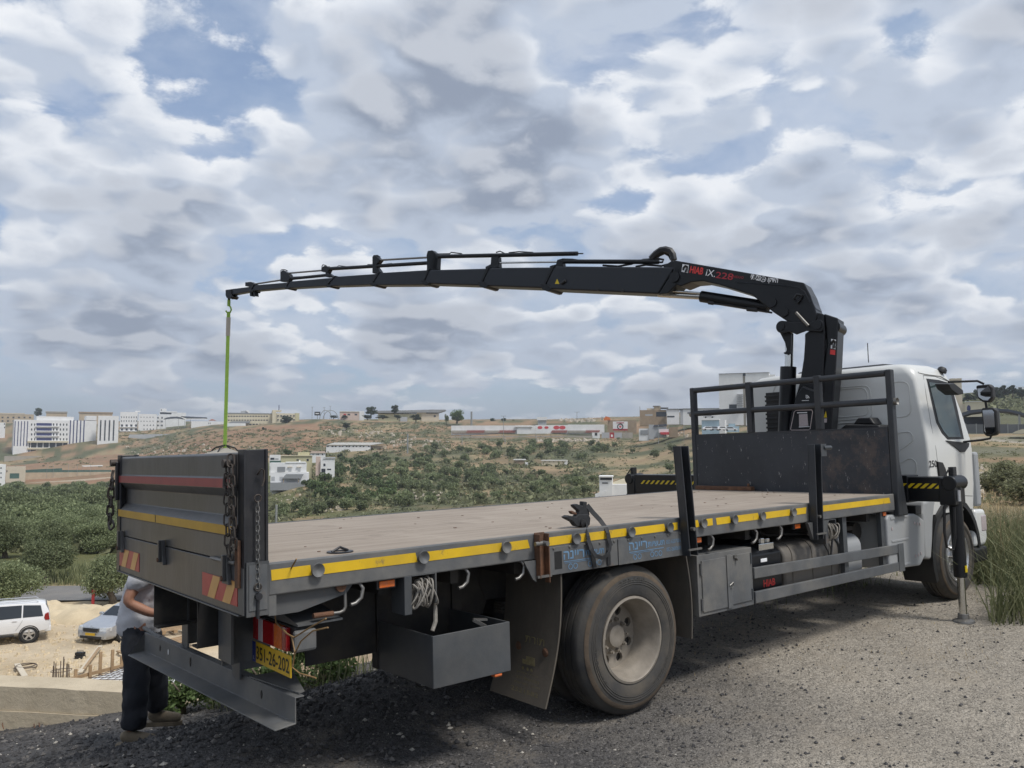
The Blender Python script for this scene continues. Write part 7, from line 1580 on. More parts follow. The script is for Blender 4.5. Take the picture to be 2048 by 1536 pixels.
def suv_details(e, bo, at):
    for s in (1, -1):
        part('tail_lamp', 'lens_red', lambda m: m.prism([(-2.34, 1.36), (-2.20, 1.30), (-2.16, 1.12), (-2.22, 1.0), (-2.40, 1.02)], lambda p: (p[0], s*0.80, p[1]), lambda p: (p[0], s*0.945, p[1])), bo, bevel=0.01)
        part('roof_rail', 'rim_bright', lambda m: m.tube([(-1.9, s*0.62, 1.84), (-1.8, s*0.62, 1.90), (0.4, s*0.62, 1.92), (0.55, s*0.62, 1.86)], 0.02, 6), bo)
        part('side_step', 'plastic', lambda m: m.box(-0.95, 1.05, min(s*0.86, s*0.98), max(s*0.86, s*0.98), 0.36, 0.43), bo, bevel=0.01)
        part('door_handle', 'paint_white', lambda m: (m.box(-1.05, -0.85, min(s*0.945, s*0.965), max(s*0.945, s*0.965), 1.06, 1.09)), bo)
        part('door_handle', 'paint_white', lambda m: (m.box(-0.05, 0.15, min(s*0.945, s*0.965), max(s*0.945, s*0.965), 1.06, 1.09)), bo)
        part('door_seam', 'plastic', lambda m: m.tube([(-1.28, s*0.947, 1.1), (-1.18, s*0.953, 0.9), (-1.0, s*0.948, 0.62)], 0.005, 4), bo); part('door_seam', 'plastic', lambda m: m.tube([(-0.17, s*0.947, 1.12), (-0.17, s*0.953, 0.8), (-0.17, s*0.935, 0.5)], 0.005, 4), bo)
        part('wing_mirror', 'paint_white', lambda m: m.box(0.85, 1.0, min(s*0.95, s*1.15), max(s*0.95, s*1.15), 1.12, 1.30), bo, bevel=0.03)
    part('rear_bumper', 'paint_white', lambda m: m.box(-2.47, -2.2, -0.88, 0.88, 0.45, 0.72), bo, bevel=0.05); part('rear_window', 'car_glass', lambda m: m.hexa([(-2.40, -0.62, 1.22), (-2.37, -0.62, 1.22), (-2.37, 0.62, 1.22), (-2.40, 0.62, 1.22), (-2.27, -0.55, 1.70), (-2.24, -0.55, 1.70), (-2.24, 0.55, 1.70), (-2.27, 0.55, 1.70)]), bo)
suvS = [(-2.42, 0.55, 1.0, 1.06, 0.86, 0.82), (-2.36, 0.50, 1.12, 1.42, 0.92, 0.72), (-2.20, 0.45, 1.14, 1.76, 0.94, 0.66), (-1.95, 0.42, 1.14, 1.82, 0.945, 0.66), (-0.5, 0.40, 1.13, 1.86, 0.945, 0.66), (0.35, 0.40, 1.12, 1.82, 0.945, 0.64), (0.55, 0.40, 1.12, 1.76, 0.945, 0.64), (1.25, 0.40, 1.10, 1.16, 0.94, 0.80), (2.1, 0.42, 1.02, 1.08, 0.92, 0.78), (2.38, 0.45, 0.85, 0.95, 0.84, 0.72)]
g0 = GP(-20, 36.3); suv_dir = math.atan2(-RH.y, -RH.x)+R(30)
suv_rear = yp(62, 1283, YARD+0.03); sx0 = suv_rear.x+math.cos(suv_dir)*1.56; sy0 = suv_rear.y+math.sin(suv_dir)*1.56
car('white_suv', 'white off-road car cut off by the left edge, parked in the yard', 'paint_white', suvS, {'side': [[(-2.12, 0.10), (-2.0, 0.88), (-1.28, 0.93), (-1.28, 0.10)], [(-1.22, 0.10), (-1.22, 0.93), (-0.22, 0.94), (-0.22, 0.08)], [(-0.14, 0.08), (-0.14, 0.94), (0.42, 0.92), (0.95, 0.35), (0.95, 0.08)]], 'cross': [(0.58, 1.18, 'windscreen', 0.01)]}, (-1.56, 1.38), 0.385, suv_details, (sx0+math.sin(suv_dir)*0.9, sy0-math.cos(suv_dir)*0.9, H(sx0, sy0)), suv_dir)
def sedan_details(e, bo, at):
    part('grille', 'plastic', lambda m: m.box(2.30, 2.40, -0.42, 0.42, 0.53, 0.70), bo, bevel=0.03); part('grille_frame', 'chrome', lambda m: m.tube([(2.385, -0.44, 0.71), (2.40, 0, 0.72), (2.385, 0.44, 0.71), (2.395, 0.40, 0.52), (2.41, 0, 0.51), (2.395, -0.40, 0.52)], 0.012, 6, True), bo); part('lower_grille', 'plastic', lambda m: m.box(2.33, 2.385, -0.60, 0.60, 0.24, 0.36), bo, bevel=0.02)
    part('licence_plate', 'plate', lambda m: m.box(2.40, 2.42, -0.26, 0.26, 0.39, 0.50), bo); part('badge', 'chrome', lambda m: m.disc((2.345, 0, 0.78), (1, 0, 0.3), 0.05, 12), bo)
    for s in (1, -1):
        part('headlight', 'headlight', lambda m: m.prism([(2.37, 0.47), (2.30, 0.78), (2.06, 0.885), (2.05, 0.80)], lambda p: (p[0]+0.012, s*p[1], 0.58), lambda p: (p[0]-0.02, s*(p[1]-0.01), 0.74)), bo, bevel=0.01)
        part('fog_lamp', 'headlight', lambda m: m.box(2.27, 2.33, min(s*0.62, s*0.76), max(s*0.62, s*0.76), 0.28, 0.35), bo, bevel=0.01)
        part('wing_mirror', 'paint_silver', lambda m: m.box(0.72, 0.86, min(s*0.88, s*1.05), max(s*0.88, s*1.05), 0.95, 1.08), bo, bevel=0.03)
        part('tail_lamp', 'lens_red', lambda m: m.box(-2.34, -2.2, min(s*0.55, s*0.84), max(s*0.55, s*0.84), 0.78, 0.95), bo, bevel=0.02)
        part('door_seam', 'plastic', lambda m: m.tube([(0.75, s*0.905, 0.92), (0.78, s*0.912, 0.7), (0.72, s*0.895, 0.36)], 0.004, 4), bo)
sedS = [(-2.32, 0.42, 0.80, 0.88, 0.80, 0.68), (-2.2, 0.30, 0.90, 1.02, 0.86, 0.70), (-1.6, 0.22, 0.93, 1.12, 0.90, 0.66), (-0.9, 0.20, 0.93, 1.40, 0.905, 0.58), (-0.2, 0.19, 0.92, 1.455, 0.905, 0.58), (0.3, 0.19, 0.91, 1.42, 0.905, 0.58), (0.55, 0.19, 0.91, 1.34, 0.905, 0.60), (1.15, 0.19, 0.89, 0.98, 0.90, 0.74), (1.8, 0.20, 0.80, 0.88, 0.89, 0.72), (2.15, 0.21, 0.70, 0.78, 0.86, 0.66), (2.30, 0.22, 0.62, 0.72, 0.80, 0.60), (2.37, 0.26, 0.45, 0.54, 0.70, 0.55)]
sd_dir = math.atan2(-FH.y, -FH.x)-R(18)
sf = yp(246, 1280, YARD+0.03); scx = sf.x-math.cos(sd_dir)*1.42-(-math.sin(sd_dir))*0.9; scy = sf.y-math.sin(sd_dir)*1.42-(math.cos(sd_dir))*0.9
car('silver_sedan', 'silver sedan facing the camera, half hidden behind the man', 'paint_silver', sedS, {'side': [[(-1.35, 0.1), (-0.85, 0.9), (-0.28, 0.93), (-0.28, 0.08)], [(-0.22, 0.08), (-0.22, 0.93), (0.35, 0.92), (0.88, 0.25), (0.88, 0.08)]], 'cross': [(0.56, 1.10, 'windscreen', 0.01), (-1.5, -0.95, 'rear_window', -0.01)]}, (-1.3, 1.42), 0.325, sedan_details, (scx, scy, H(scx, scy)), sd_dir)
bpy.data.objects['white_suv'].scale = (0.94, 0.94, 0.94)
# parked cars far away by the blue shed: simple saloons
proto = None
for i, (px, py, d, mt, lab) in enumerate(((1418, 836, 345, 'paint_white', 'white car above the pale blue shed'), (1451, 835, 345, 'paint_white', 'white van like car right of the one above the blue shed'), (1475, 835, 345, 'w_grey', 'grey truck like car under the tall hall'), (1417, 861, 292, 'paint_white', 'white car before the blue shed, leftmost of the row'), (1430, 861, 292, 'paint_silver', 'second car before the blue shed'), (1444, 861, 292, 'paint_white', 'third car before the blue shed'), (1462, 862, 288, 'paint_white', 'white car right of the blue shed, nearest the headboard'), (1512, 861, 292, 'paint_white', 'white car seen through the rack right of the others'))):
    c = W(px, py, d); e = empty('parked_car', c, math.atan2(RH.y, RH.x)+random.uniform(-.3, .3), lab, 'car', 'cars parked by the far sheds')
    bd_ = part('body', mt, lambda m: m.prism([(-2.2, 0.3), (2.2, 0.3), (2.25, 0.7), (1.2, 0.9), (0.6, 1.42), (-1.2, 1.45), (-1.9, 0.95), (-2.25, 0.85)], lambda p: (p[0], -0.85, p[1]), lambda p: (p[0], 0.85, p[1])), e, bevel=0.08)
    part('window', 'car_glass', lambda m: m.prism([(1.0, 0.93), (0.55, 1.34), (-1.1, 1.36), (-1.6, 0.96)], lambda p: (p[0], -0.87, p[1]), lambda p: (p[0], 0.87, p[1])), e)
    for x in (-1.35, 1.35):
        for y in (-0.8, 0.8): part('wheel', 'car_tyre', lambda m: m.cyl((x, y-0.08, 0.32), (x, y+0.08, 0.32), 0.32, 12), e)

# ------------------------------------------------------------------ lifting sling, load, strap on the deck
tipw = MT @ TIP
sl = empty('lifting_sling', tuple(tipw+Vector((0, 0, -3.2))), 0, 'thin green lifting sling hanging from the crane tip', 'sling')
zb_ = zy(896, (tipw-EYE).dot(Vector((FH.x, FH.y, 0)))); L_ = tipw.z-zb_
sl.location.z = zb_
part('hook', 'green_sling', lambda m: (m.cyl((0, 0, L_-0.02), (0, 0, L_-0.14), 0.03, 10), m.tube([(k_*RH.x, k_*RH.y, L_-z_) for k_, z_ in ((0, 0.12), (0.035, 0.16), (0.05, 0.21), (0.03, 0.26), (-0.025, 0.27), (-0.055, 0.23))], 0.016, 8)), sl, smooth=50)
part('strap', 'green_sling', lambda m: m.box(-0.03, 0.03, -0.014, 0.014, -0.02, L_-0.25, Matrix.Rotation(math.atan2(RH.y, RH.x), 4, 'Z')), sl)
part('strap_sleeve', 'w_conc', lambda m: m.box(-0.036, 0.036, -0.02, 0.02, L_-0.72, L_-0.36, Matrix.Rotation(math.atan2(RH.y, RH.x), 4, 'Z')), sl)
ld = empty('hanging_load', tuple(Vector((tipw.x, tipw.y, zb_-1.0))), 0, 'grey bulk bag hanging in the green sling behind the tailgate', 'bulk bag')
def bag(m):
    n, rows = 24, [(0.0, 0.40), (0.08, 0.47), (0.45, 0.50), (0.78, 0.46), (0.88, 0.36), (0.95, 0.18), (1.0, 0.04)]; v = []
    for z, r_ in rows:
        for i in range(n):
            a = 2*math.pi*i/n; q = r_/max(abs(math.cos(a)), abs(math.sin(a)))**0.55; v.append((math.cos(a)*q, math.sin(a)*q, z))
    f = [(j*n+i, j*n+(i+1) % n, (j+1)*n+(i+1) % n, (j+1)*n+i) for j in range(len(rows)-1) for i in range(n)]+[tuple(range(n))[::-1], tuple(range((len(rows)-1)*n, len(rows)*n))]
    m.add(v, f)
bg_ = part('bag', 'w_conc', bag, ld, smooth=40)
for s in (0, 1, 2, 3): part('loop', 'strap', lambda m: m.tube([(0.42*math.cos(s*1.571+.785), 0.42*math.sin(s*1.571+.785), 0.80), (0.2*math.cos(s*1.571+.785), 0.2*math.sin(s*1.571+.785), 1.0), (0, 0, 1.06)], 0.014, 6), bg_)
rs = empty('ratchet_strap', tuple(MT @ Vector((2.35, -1.1, ZD))), 0, 'black ratchet strap lying on the deck with its webbing hanging over the edge', 'strap')
rs.rotation_euler = MT.to_euler(); R0 = Vector((2.35, -1.1, ZD))
def rp(px, py, y): return ty(px, py, y)-R0
def rpoly(name, mat, pix, y, th, parent=rs, bevel=0.006): return part(name, mat, lambda m: m.prism([rp(p[0], p[1], y) for p in pix], lambda q: (q.x, q.y, q.z), lambda q: (q.x, q.y+th, q.z)), parent, bevel=bevel)
z10 = lambda a, c: (680+a/3.938, 960+c/3.938)
bk = rpoly('ratchet_body', 'strap', [z10(1865, 365), z10(1840, 330), z10(1790, 305), z10(1775, 292), z10(1800, 278), z10(1860, 290), z10(1880, 270), z10(1960, 270), z10(1975, 300), z10(1970, 355), z10(1950, 368)], -1.17, 0.05)
rpoly('ratchet_lever', 'strap', [z10(1880, 275), z10(1885, 245), z10(1850, 215), z10(1840, 195), z10(1870, 188), z10(1915, 205), z10(1915, 168), z10(1948, 172), z10(1945, 215), z10(1965, 245), z10(1968, 280)], -1.165, 0.04)
rpoly('ratchet_pawl', 'rust', [z10(1815, 245), z10(1835, 242), z10(1870, 262), z10(1865, 275), z10(1830, 268)], -1.16, 0.03)
part('ratchet_spool', 'plastic', lambda m: (lambda c: m.cyl((c.x, c.y-0.01, c.z), (c.x, c.y+0.07, c.z), 0.028, 12))(rp(*z10(1915, 340), -1.175)), bk)
def ribbon(name, pts, w, parent, mat='strap'):
    """webbing: points in truck space; its width lies along the side of the truck"""
    def f(m):
        n = len(pts); v = []
        for i, p in enumerate(pts):
            a = pts[max(0, i-1)]; b = pts[min(n-1, i+1)]; d = (b-a).normalized(); s = d.cross(Vector((0, 1, 0.15)))
            s = s.normalized() if s.length > 1e-3 else Vector((1, 0, 0)); t = d.cross(s).normalized()*0.002
            v += [p-s*w/2-t, p+s*w/2-t, p+s*w/2+t, p-s*w/2+t]
        fcs = [(4*i+k, 4*i+(k+1) % 4, 4*(i+1)+(k+1) % 4, 4*(i+1)+k) for i in range(n-1) for k in range(4)]+[(0, 1, 2, 3), (4*n-4, 4*n-3, 4*n-2, 4*n-1)]
        m.add(v, fcs)
    return part(name, mat, f, parent)
Q = lambda px, py, y: rp(px, py, y)
ribbon('webbing', [Q(1174, 1010, -1.16), Q(1185, 1024, -1.18), Q(1200, 1040, -1.21), Q(1212, 1056, -1.25), Q(1216, 1066, -1.272), Q(1218, 1080, -1.278), Q(1222, 1092, -1.285)], 0.035, rs)
ribbon('webbing', [Q(1174, 1048, -1.19), Q(1175, 1060, -1.245), Q(1176, 1072, -1.272), Q(1178, 1085, -1.278), Q(1184, 1100, -1.28), Q(1187, 1118, -1.276), Q(1190, 1136, -1.272)], 0.035, rs)
ribbon('webbing', [Q(1176, 1080, -1.282), Q(1182, 1098, -1.30), Q(1192, 1112, -1.31), Q(1204, 1116, -1.31), Q(1215, 1110, -1.30), Q(1220, 1098, -1.29), Q(1221, 1086, -1.282)], 0.028, rs)
ribbon('webbing', [Q(1217, 1100, -1.276), Q(1218, 1115, -1.274), Q(1218, 1131, -1.27)], 0.03, rs)

# ------------------------------------------------------------------ the man at the tail
MAT['skin'] = pm('skin', (0.34, 0.17, 0.11), 0.55, 0, 0.08, 10); MAT['shirt'] = pm('grey_shirt', (0.52, 0.52, 0.54), 0.85, 0, 0.08, 8, bump=0.3, bscale=14); MAT['trousers'] = pm('black_trousers', (0.012, 0.014, 0.020), 0.8, 0, 0.2, 8, bump=0.5, bscale=11); MAT['boot'] = pm('tan_boot', (0.17, 0.135, 0.09), 0.85, 0, 0.2, 12, 0.4, (0.24, 0.20, 0.15), 0.2, 40); MAT['hair'] = pm('dark_hair', (0.025, 0.02, 0.017), 0.7)
md = ghit(296, 1468, 4.0); mx_, my_ = XY(296, md); mz = H(mx_, my_)
man = empty('person', (mx_, my_, mz), math.atan2(RH.y, RH.x)+R(8), 'man in grey shirt and black trousers standing behind the tailgate', 'person')
def skin(name, mat, V, E, parent, sub=2, root=0):
    me = bpy.data.meshes.new(name); me.from_pydata([v[:3] for v in V], E, []); o = bpy.data.objects.new(name, me); link(o, parent); me.materials.append(MAT[mat])
    sk = o.modifiers.new('skin', 'SKIN'); sk.use_smooth_shade = True
    for i, v in enumerate(V):
        r_ = v[3]; me.skin_vertices[0].data[i].radius = r_ if isinstance(r_, tuple) else (r_, r_); me.skin_vertices[0].data[i].use_root = (i == root)
    if name in ('shirt', 'trousers'): sub = 3
    sb = o.modifiers.new('subdivision', 'SUBSURF'); sb.levels = sub; sb.render_levels = sub
    if sub == 3:
        tx_ = bpy.data.textures.new('folds', 'CLOUDS'); tx_.noise_scale = 0.085; dm = o.modifiers.new('folds', 'DISPLACE'); dm.texture = tx_; dm.strength = 0.045; dm.mid_level = 0.5; dm.texture_coords = 'LOCAL'
    return o
fR = H(mx_, my_)-mz; 
BV = [(0.0, 0, 0.95, 0.125), (0.02, 0, 1.12, 0.12), (0.06, 0, 1.32, 0.14), (0.085, 0, 1.47, 0.06), (0.105, 0, 1.56, 0.062), (0.115, 0, 1.66, 0.095), (0.11, 0, 1.75, 0.075),
      (0.0, -0.10, 0.90, 0.085), (0.02, -0.11, 0.50, 0.058), (-0.03, -0.11, 0.10, 0.042), (0.0, 0.10, 0.90, 0.085), (0.10, 0.15, 0.50, 0.058), (0.10, 0.26, 0.16, 0.042),
      (0.06, -0.19, 1.41, 0.062), (-0.05, -0.27, 1.17, 0.048), (0.12, -0.22, 1.07, 0.038), (0.20, -0.17, 1.05, 0.030), (0.06, 0.19, 1.41, 0.062), (0.0, 0.27, 1.17, 0.048), (0.17, 0.18, 1.08, 0.038), (0.24, 0.12, 1.07, 0.030),
      (0.255, -0.150, 1.045, 0.03), (0.29, 0.09, 1.065, 0.03)]
BE = [(0, 1), (1, 2), (2, 3), (3, 4), (4, 5), (5, 6), (0, 7), (7, 8), (8, 9), (0, 10), (10, 11), (11, 12), (2, 13), (13, 14), (14, 15), (15, 16), (2, 17), (17, 18), (18, 19), (19, 20), (16, 21), (20, 22)]
# fingers rooted in the palms
for (palm, root, s) in ((16, 21, -1), (20, 22, 1)):
    b0 = Vector(BV[root][:3])
    for k in range(4):
        o_ = Vector((0.01, 0, 0.022-0.015*k)); i0 = len(BV); ln = (0.038, 0.043, 0.04, 0.032)[k]
        BV += [tuple(b0+o_+Vector((0.016, -s*0.012, 0)))+(0.0095,), tuple(b0+o_+Vector((0.016+ln*0.6, -s*0.03, -0.004)))+(0.0085,), tuple(b0+o_+Vector((0.012+ln*0.6, -s*0.055, -0.010)))+(0.0075,)]
        BE += [(root, i0), (i0, i0+1), (i0+1, i0+2)]
    i0 = len(BV); BV += [tuple(Vector(BV[palm][:3])+Vector((0.02, -s*0.02, 0.028)))+(0.011,), tuple(Vector(BV[palm][:3])+Vector((0.055, -s*0.035, 0.04)))+(0.009,)]; BE += [(palm, i0), (i0, i0+1)]
body_ = skin('body', 'skin', BV, BE, man, 1)
skin('shirt', 'shirt', [(-0.035, 0, 0.80, (0.175, 0.195)), (-0.02, 0, 0.99, (0.175, 0.19)), (0.01, 0, 1.12, (0.165, 0.185)), (0.05, 0, 1.32, (0.165, 0.19)), (0.08, 0, 1.47, 0.095), (0.055, -0.21, 1.40, 0.11), (-0.015, -0.265, 1.24, 0.10), (0.055, 0.21, 1.40, 0.11), (0.02, 0.265, 1.24, 0.10)], [(0, 1), (1, 2), (2, 3), (3, 4), (3, 5), (5, 6), (3, 7), (7, 8)], man)
skin('trousers', 'trousers', [(-0.01, 0, 1.05, (0.14, 0.16)), (-0.04, -0.01, 0.87, (0.165, 0.175)), (-0.02, -0.10, 0.70, 0.128), (0.01, -0.11, 0.48, 0.105), (-0.005, -0.11, 0.28, 0.100), (-0.01, -0.11, 0.095, 0.112), (0.03, 0.11, 0.70, 0.125), (0.08, 0.16, 0.48, 0.102), (0.08, 0.20, 0.30, 0.098), (0.08, 0.24, 0.15, 0.108)], [(0, 1), (1, 2), (2, 3), (3, 4), (4, 5), (1, 6), (6, 7), (7, 8), (8, 9)], man)
for (x, y, z, r_) in ((-0.03, -0.11, 0.0, 0.0), (0.08, 0.25, 0.05, 0.25)):
    bt = skin('boot', 'boot', [(x-0.075, y, z+0.055, 0.048), (x+0.01, y, z+0.075, 0.056), (x+0.02, y, z+0.12, 0.052), (x+0.10, y, z+0.052, (0.052, 0.045)), (x+0.20, y, z+0.045, (0.05, 0.036))], [(0, 1), (1, 2), (1, 3), (3, 4)], man, 2, 1)
    part('sole', 'boot', lambda m: m.prism([(x-0.105, y-0.03), (x-0.085, y-0.04), (x+0.05, y-0.036), (x+0.15, y-0.044), (x+0.20, y-0.024), (x+0.21, y), (x+0.20, y+0.024), (x+0.15, y+0.044), (x+0.05, y+0.036), (x-0.085, y+0.04), (x-0.105, y+0.03)], lambda p: (p[0], p[1], z-0.015), lambda p: (p[0], p[1], z+0.022)), bt, bevel=0.006)
def hairf(m):
    bm = bmesh.new(); bmesh.ops.create_icosphere(bm, subdivisions=3, radius=1)
    for v in bm.verts: v.co = Vector((0.10+v.co.x*0.112-0.012, v.co.y*0.092, 1.705+v.co.z*0.125))
    dead = [v for v in bm.verts if v.co.z < 1.70 and v.co.x > 0.10 or v.co.z < 1.64]; bmesh.ops.delete(bm, geom=dead, context='VERTS'); bm.verts.index_update()
    m.add([v.co[:] for v in bm.verts], [tuple(v.index for v in f.verts) for f in bm.faces]); bm.free()
part('hair', 'hair', hairf, man, smooth=True)
part('nose', 'skin', lambda m: m.prism([(0.0, -0.016), (0.0, 0.016), (0.03, 0.0)], lambda p: (0.195+p[0], p[1], 1.635), lambda p: (0.19+p[0]*0.2, p[1]*0.5, 1.685)), body_, bevel=0.006); part('mouth', 'dark_red', lambda m: m.box(0.192, 0.201, -0.022, 0.022, 1.605, 1.612), body_)
for s in (-1, 1):
    part('eye', 'black', lambda m: m.lathe([(0.0, 0.006), (0.008, 0.004), (0.011, 0.0)], (0.197, s*0.033, 1.69), (1, 0, 0), 10, False), body_); part('ear', 'skin', lambda m: m.lathe([(0.0, 0.012), (0.02, 0.014), (0.032, 0.004), (0.03, -0.01)], (0.10, s*0.088, 1.675), (0, s, 0), 12, False), body_, smooth=50)
rcx = empty('remote_control', tuple(man.matrix_basis @ Vector((0.30, -0.02, 1.02))), man.rotation_euler.z, 'black crane remote control box held by the man', 'remote control'); part('box', 'plastic', lambda m: m.box(-0.06, 0.06, -0.10, 0.10, -0.04, 0.035), rcx, bevel=0.01)
for k in range(5): part('lever', 'plastic', lambda m: m.cyl((0.0, -0.07+0.035*k, 0.035), (0.0, -0.07+0.035*k, 0.075), 0.006, 8), rcx)
# ------------------------------------------------------------------ vegetation
def leaf_mat(name, col, var=0.35, trans=0.38, hue=None):
    m, g, b = new_mat(name)
    at = g.n('ShaderNodeAttribute'); at.attribute_name = 'leaf'
    oi = g.n('ShaderNodeObjectInfo')
    k = g.math('ADD', g.math('MULTIPLY', at.outputs['Fac'], var*2), 1-var)
    k = g.math('MULTIPLY', k, g.math('ADD', g.math('MULTIPLY', oi.outputs['Random'], 0.45), 0.78))
    c = g.mix(at.outputs['Fac'], tuple(x*0.8 for x in col), hue or tuple(min(1, x*1.25) for x in col))
    c = g.vmath('SCALE', c, k); g.put(b.inputs['Base Color'], c); b.inputs['Roughness'].default_value = 0.6; b.inputs['Specular IOR Level'].default_value = 0.25
    out = m.node_tree.nodes['Material Output']; tr = g.n('ShaderNodeBsdfTranslucent'); g.put(tr.inputs[0], c); mx = g.n('ShaderNodeMixShader'); mx.inputs[0].default_value = trans
    g.put(mx.inputs[1], b.outputs[0]); g.put(mx.inputs[2], tr.outputs[0]); g.put(out.inputs['Surface'], mx.outputs[0]); return m
MAT['olive'] = leaf_mat('olive_leaves', (0.182, 0.222, 0.105), hue=(0.255, 0.285, 0.155)); MAT['olive_dark'] = leaf_mat('dark_shrub_leaves', (0.12, 0.16, 0.07)); MAT['pine'] = leaf_mat('pine_needles', (0.06, 0.08, 0.046)); MAT['green'] = leaf_mat('green_leaves', (0.105, 0.15, 0.055)); MAT['dry'] = leaf_mat('dry_stalks', (0.36, 0.28, 0.16), 0.3, 0.2); MAT['weed'] = leaf_mat('weed_stems', (0.155, 0.19, 0.085), 0.35, 0.35, (0.26, 0.26, 0.14)); MAT['scrub'] = leaf_mat('scrub_leaves', (0.175, 0.18, 0.10), 0.4)
MAT['bark'] = pm('bark', (0.13, 0.105, 0.08), 0.9, 0, 0.25, 4.0, bump=0.6, bscale=12)
def leaf_mesh(name, pts, sizes, mat, rs_, shade=None, aspect=0.5, flat=0.0):
    """one small quad per point, turned at random"""
    n = len(pts); pts = np.asarray(pts, dtype=np.float64); sizes = np.asarray(sizes)
    a = rs_.normal(size=(n, 3)); a[:, 2] *= (1-flat); a /= np.linalg.norm(a, axis=1)[:, None]
    b = rs_.normal(size=(n, 3)); b -= a*(a*b).sum(1)[:, None]; b /= np.linalg.norm(b, axis=1)[:, None]
    a *= sizes[:, None]*0.5; b *= sizes[:, None]*0.5*aspect
    v = np.stack([pts-a, pts-b*1.0, pts+a, pts+b*1.0], 1).reshape(-1, 3)
    me = bpy.data.meshes.new(name); me.vertices.add(4*n); me.loops.add(4*n); me.polygons.add(n)
    me.vertices.foreach_set('co', v.ravel()); me.loops.foreach_set('vertex_index', np.arange(4*n, dtype=np.int32)); me.polygons.foreach_set('loop_start', np.arange(0, 4*n, 4, dtype=np.int32)); me.polygons.foreach_set('loop_total', np.full(n, 4, dtype=np.int32))
    me.update(calc_edges=True); val = rs_.random(n) if shade is None else shade
    at = me.attributes.new('leaf', 'FLOAT', 'POINT'); at.data.foreach_set('value', np.repeat(val, 4).astype(np.float32)); me.materials.append(mat); return me
def crown_points(rs_, n, R_, hgt, z0, lobes, spread=0.62):
    """points in an uneven crown made of lobes"""
    C_, S_ = [], []
    for i in range(lobes):
        a = rs_.random()*2*math.pi; r_ = math.sqrt(rs_.random())*R_*spread; z = z0+hgt*(0.25+0.55*rs_.random())
        C_.append((r_*math.cos(a), r_*math.sin(a), z)); S_.append(R_*(0.30+0.25*rs_.random()))
    C_ = np.array(C_); S_ = np.array(S_); k = rs_.integers(0, lobes, n); d = rs_.normal(size=(n, 3)); d /= np.linalg.norm(d, axis=1)[:, None]
    r_ = rs_.random(n)**0.38; p = C_[k]+d*(S_[k]*r_)[:, None]*np.array([1, 1, 0.8])
    p[:, 2] = np.maximum(p[:, 2], z0*0.6); return p
def trunk_mesh(name, h, r_, rs_, limbs=4, spread=0.9):
    m = MB(); pts = [Vector((0, 0, -0.4))]; 
    for i in range(1, 5): pts.append(Vector((rs_.normal()*0.06*h, rs_.normal()*0.06*h, h*i/4)))
    m.tube(pts, [r_*1.5, r_*1.1, r_*0.9, r_*0.75, r_*0.6], 7)
    for i in range(limbs):
        a = 2*math.pi*(i+rs_.random()*0.6)/limbs; q = pts[3] if i % 2 else pts[4]; L = h*(0.7+0.6*rs_.random())
        m.tube([q, q+Vector((math.cos(a)*L*0.35*spread, math.sin(a)*L*0.35*spread, L*0.35)), q+Vector((math.cos(a)*L*0.7*spread, math.sin(a)*L*0.7*spread, L*0.8))], [r_*0.55, r_*0.4, r_*0.15], 5)
    return m.mesh(name, MAT['bark'], True)
def make_proto(R_, H_, n, leaf, mat, seed, lobes=9, tr=0.22, z0f=0.25, aspect=0.5):
    rs_ = np.random.default_rng(seed); z0 = H_*z0f
    p = crown_points(rs_, n, R_, H_-z0, z0, lobes); s = leaf*(0.6+0.8*rs_.random(n))
    return leaf_mesh('crown', p, s, mat, rs_, aspect=aspect), trunk_mesh('trunk', H_*0.42, R_*0.075+tr*0.25, rs_)
PR = {'olive_far': [make_proto(2.6, 3.6, 1300, 0.60, MAT['olive'], 10+i, 9, z0f=0.06) for i in range(4)], 'olive_mid': [make_proto(2.7, 3.7, 3800, 0.36, MAT['olive'], 20+i, 11, z0f=0.08) for i in range(3)], 'olive_near': [make_proto(2.8, 4.0, 13000, 0.20, MAT['olive'], 30+i, 13, z0f=0.12) for i in range(2)],
      'shrub': [make_proto(2.4, 3.0, 1100, 0.60, MAT['olive_dark'], 40+i, 8, z0f=0.05) for i in range(3)], 'pine': [make_proto(3.0, 7.5, 1500, 0.75, MAT['pine'], 50+i, 10, z0f=0.08) for i in range(2)], 'round': [make_proto(4.6, 8.2, 2600, 0.8, MAT['green'], 60, 14, z0f=0.15)], 'field': [make_proto(1.2, 1.3, 2600, 0.15, MAT['scrub'], 75+i, 9, 0.02, 0.02) for i in range(2)], 'bush': [make_proto(1.2, 1.3, 2600, 0.13, MAT['green'], 70+i, 9, 0.02, 0.02) for i in range(2)]}
def tree(name, kind, P, sc, label, cat, group=None, sz=1.0, i=0):
    cr_m, tr_m = PR[kind][i % len(PR[kind])]
    e = bpy.data.objects.new(name, None); COL.objects.link(e); e.location = P; e.rotation_euler = (0, 0, random.uniform(0, 6.28)); e.scale = (sc, sc, sc*sz); tag(e, label, cat, group)
    c = bpy.data.objects.new('crown', cr_m); link(c, e); t = bpy.data.objects.new('trunk', tr_m); link(t, e); return e
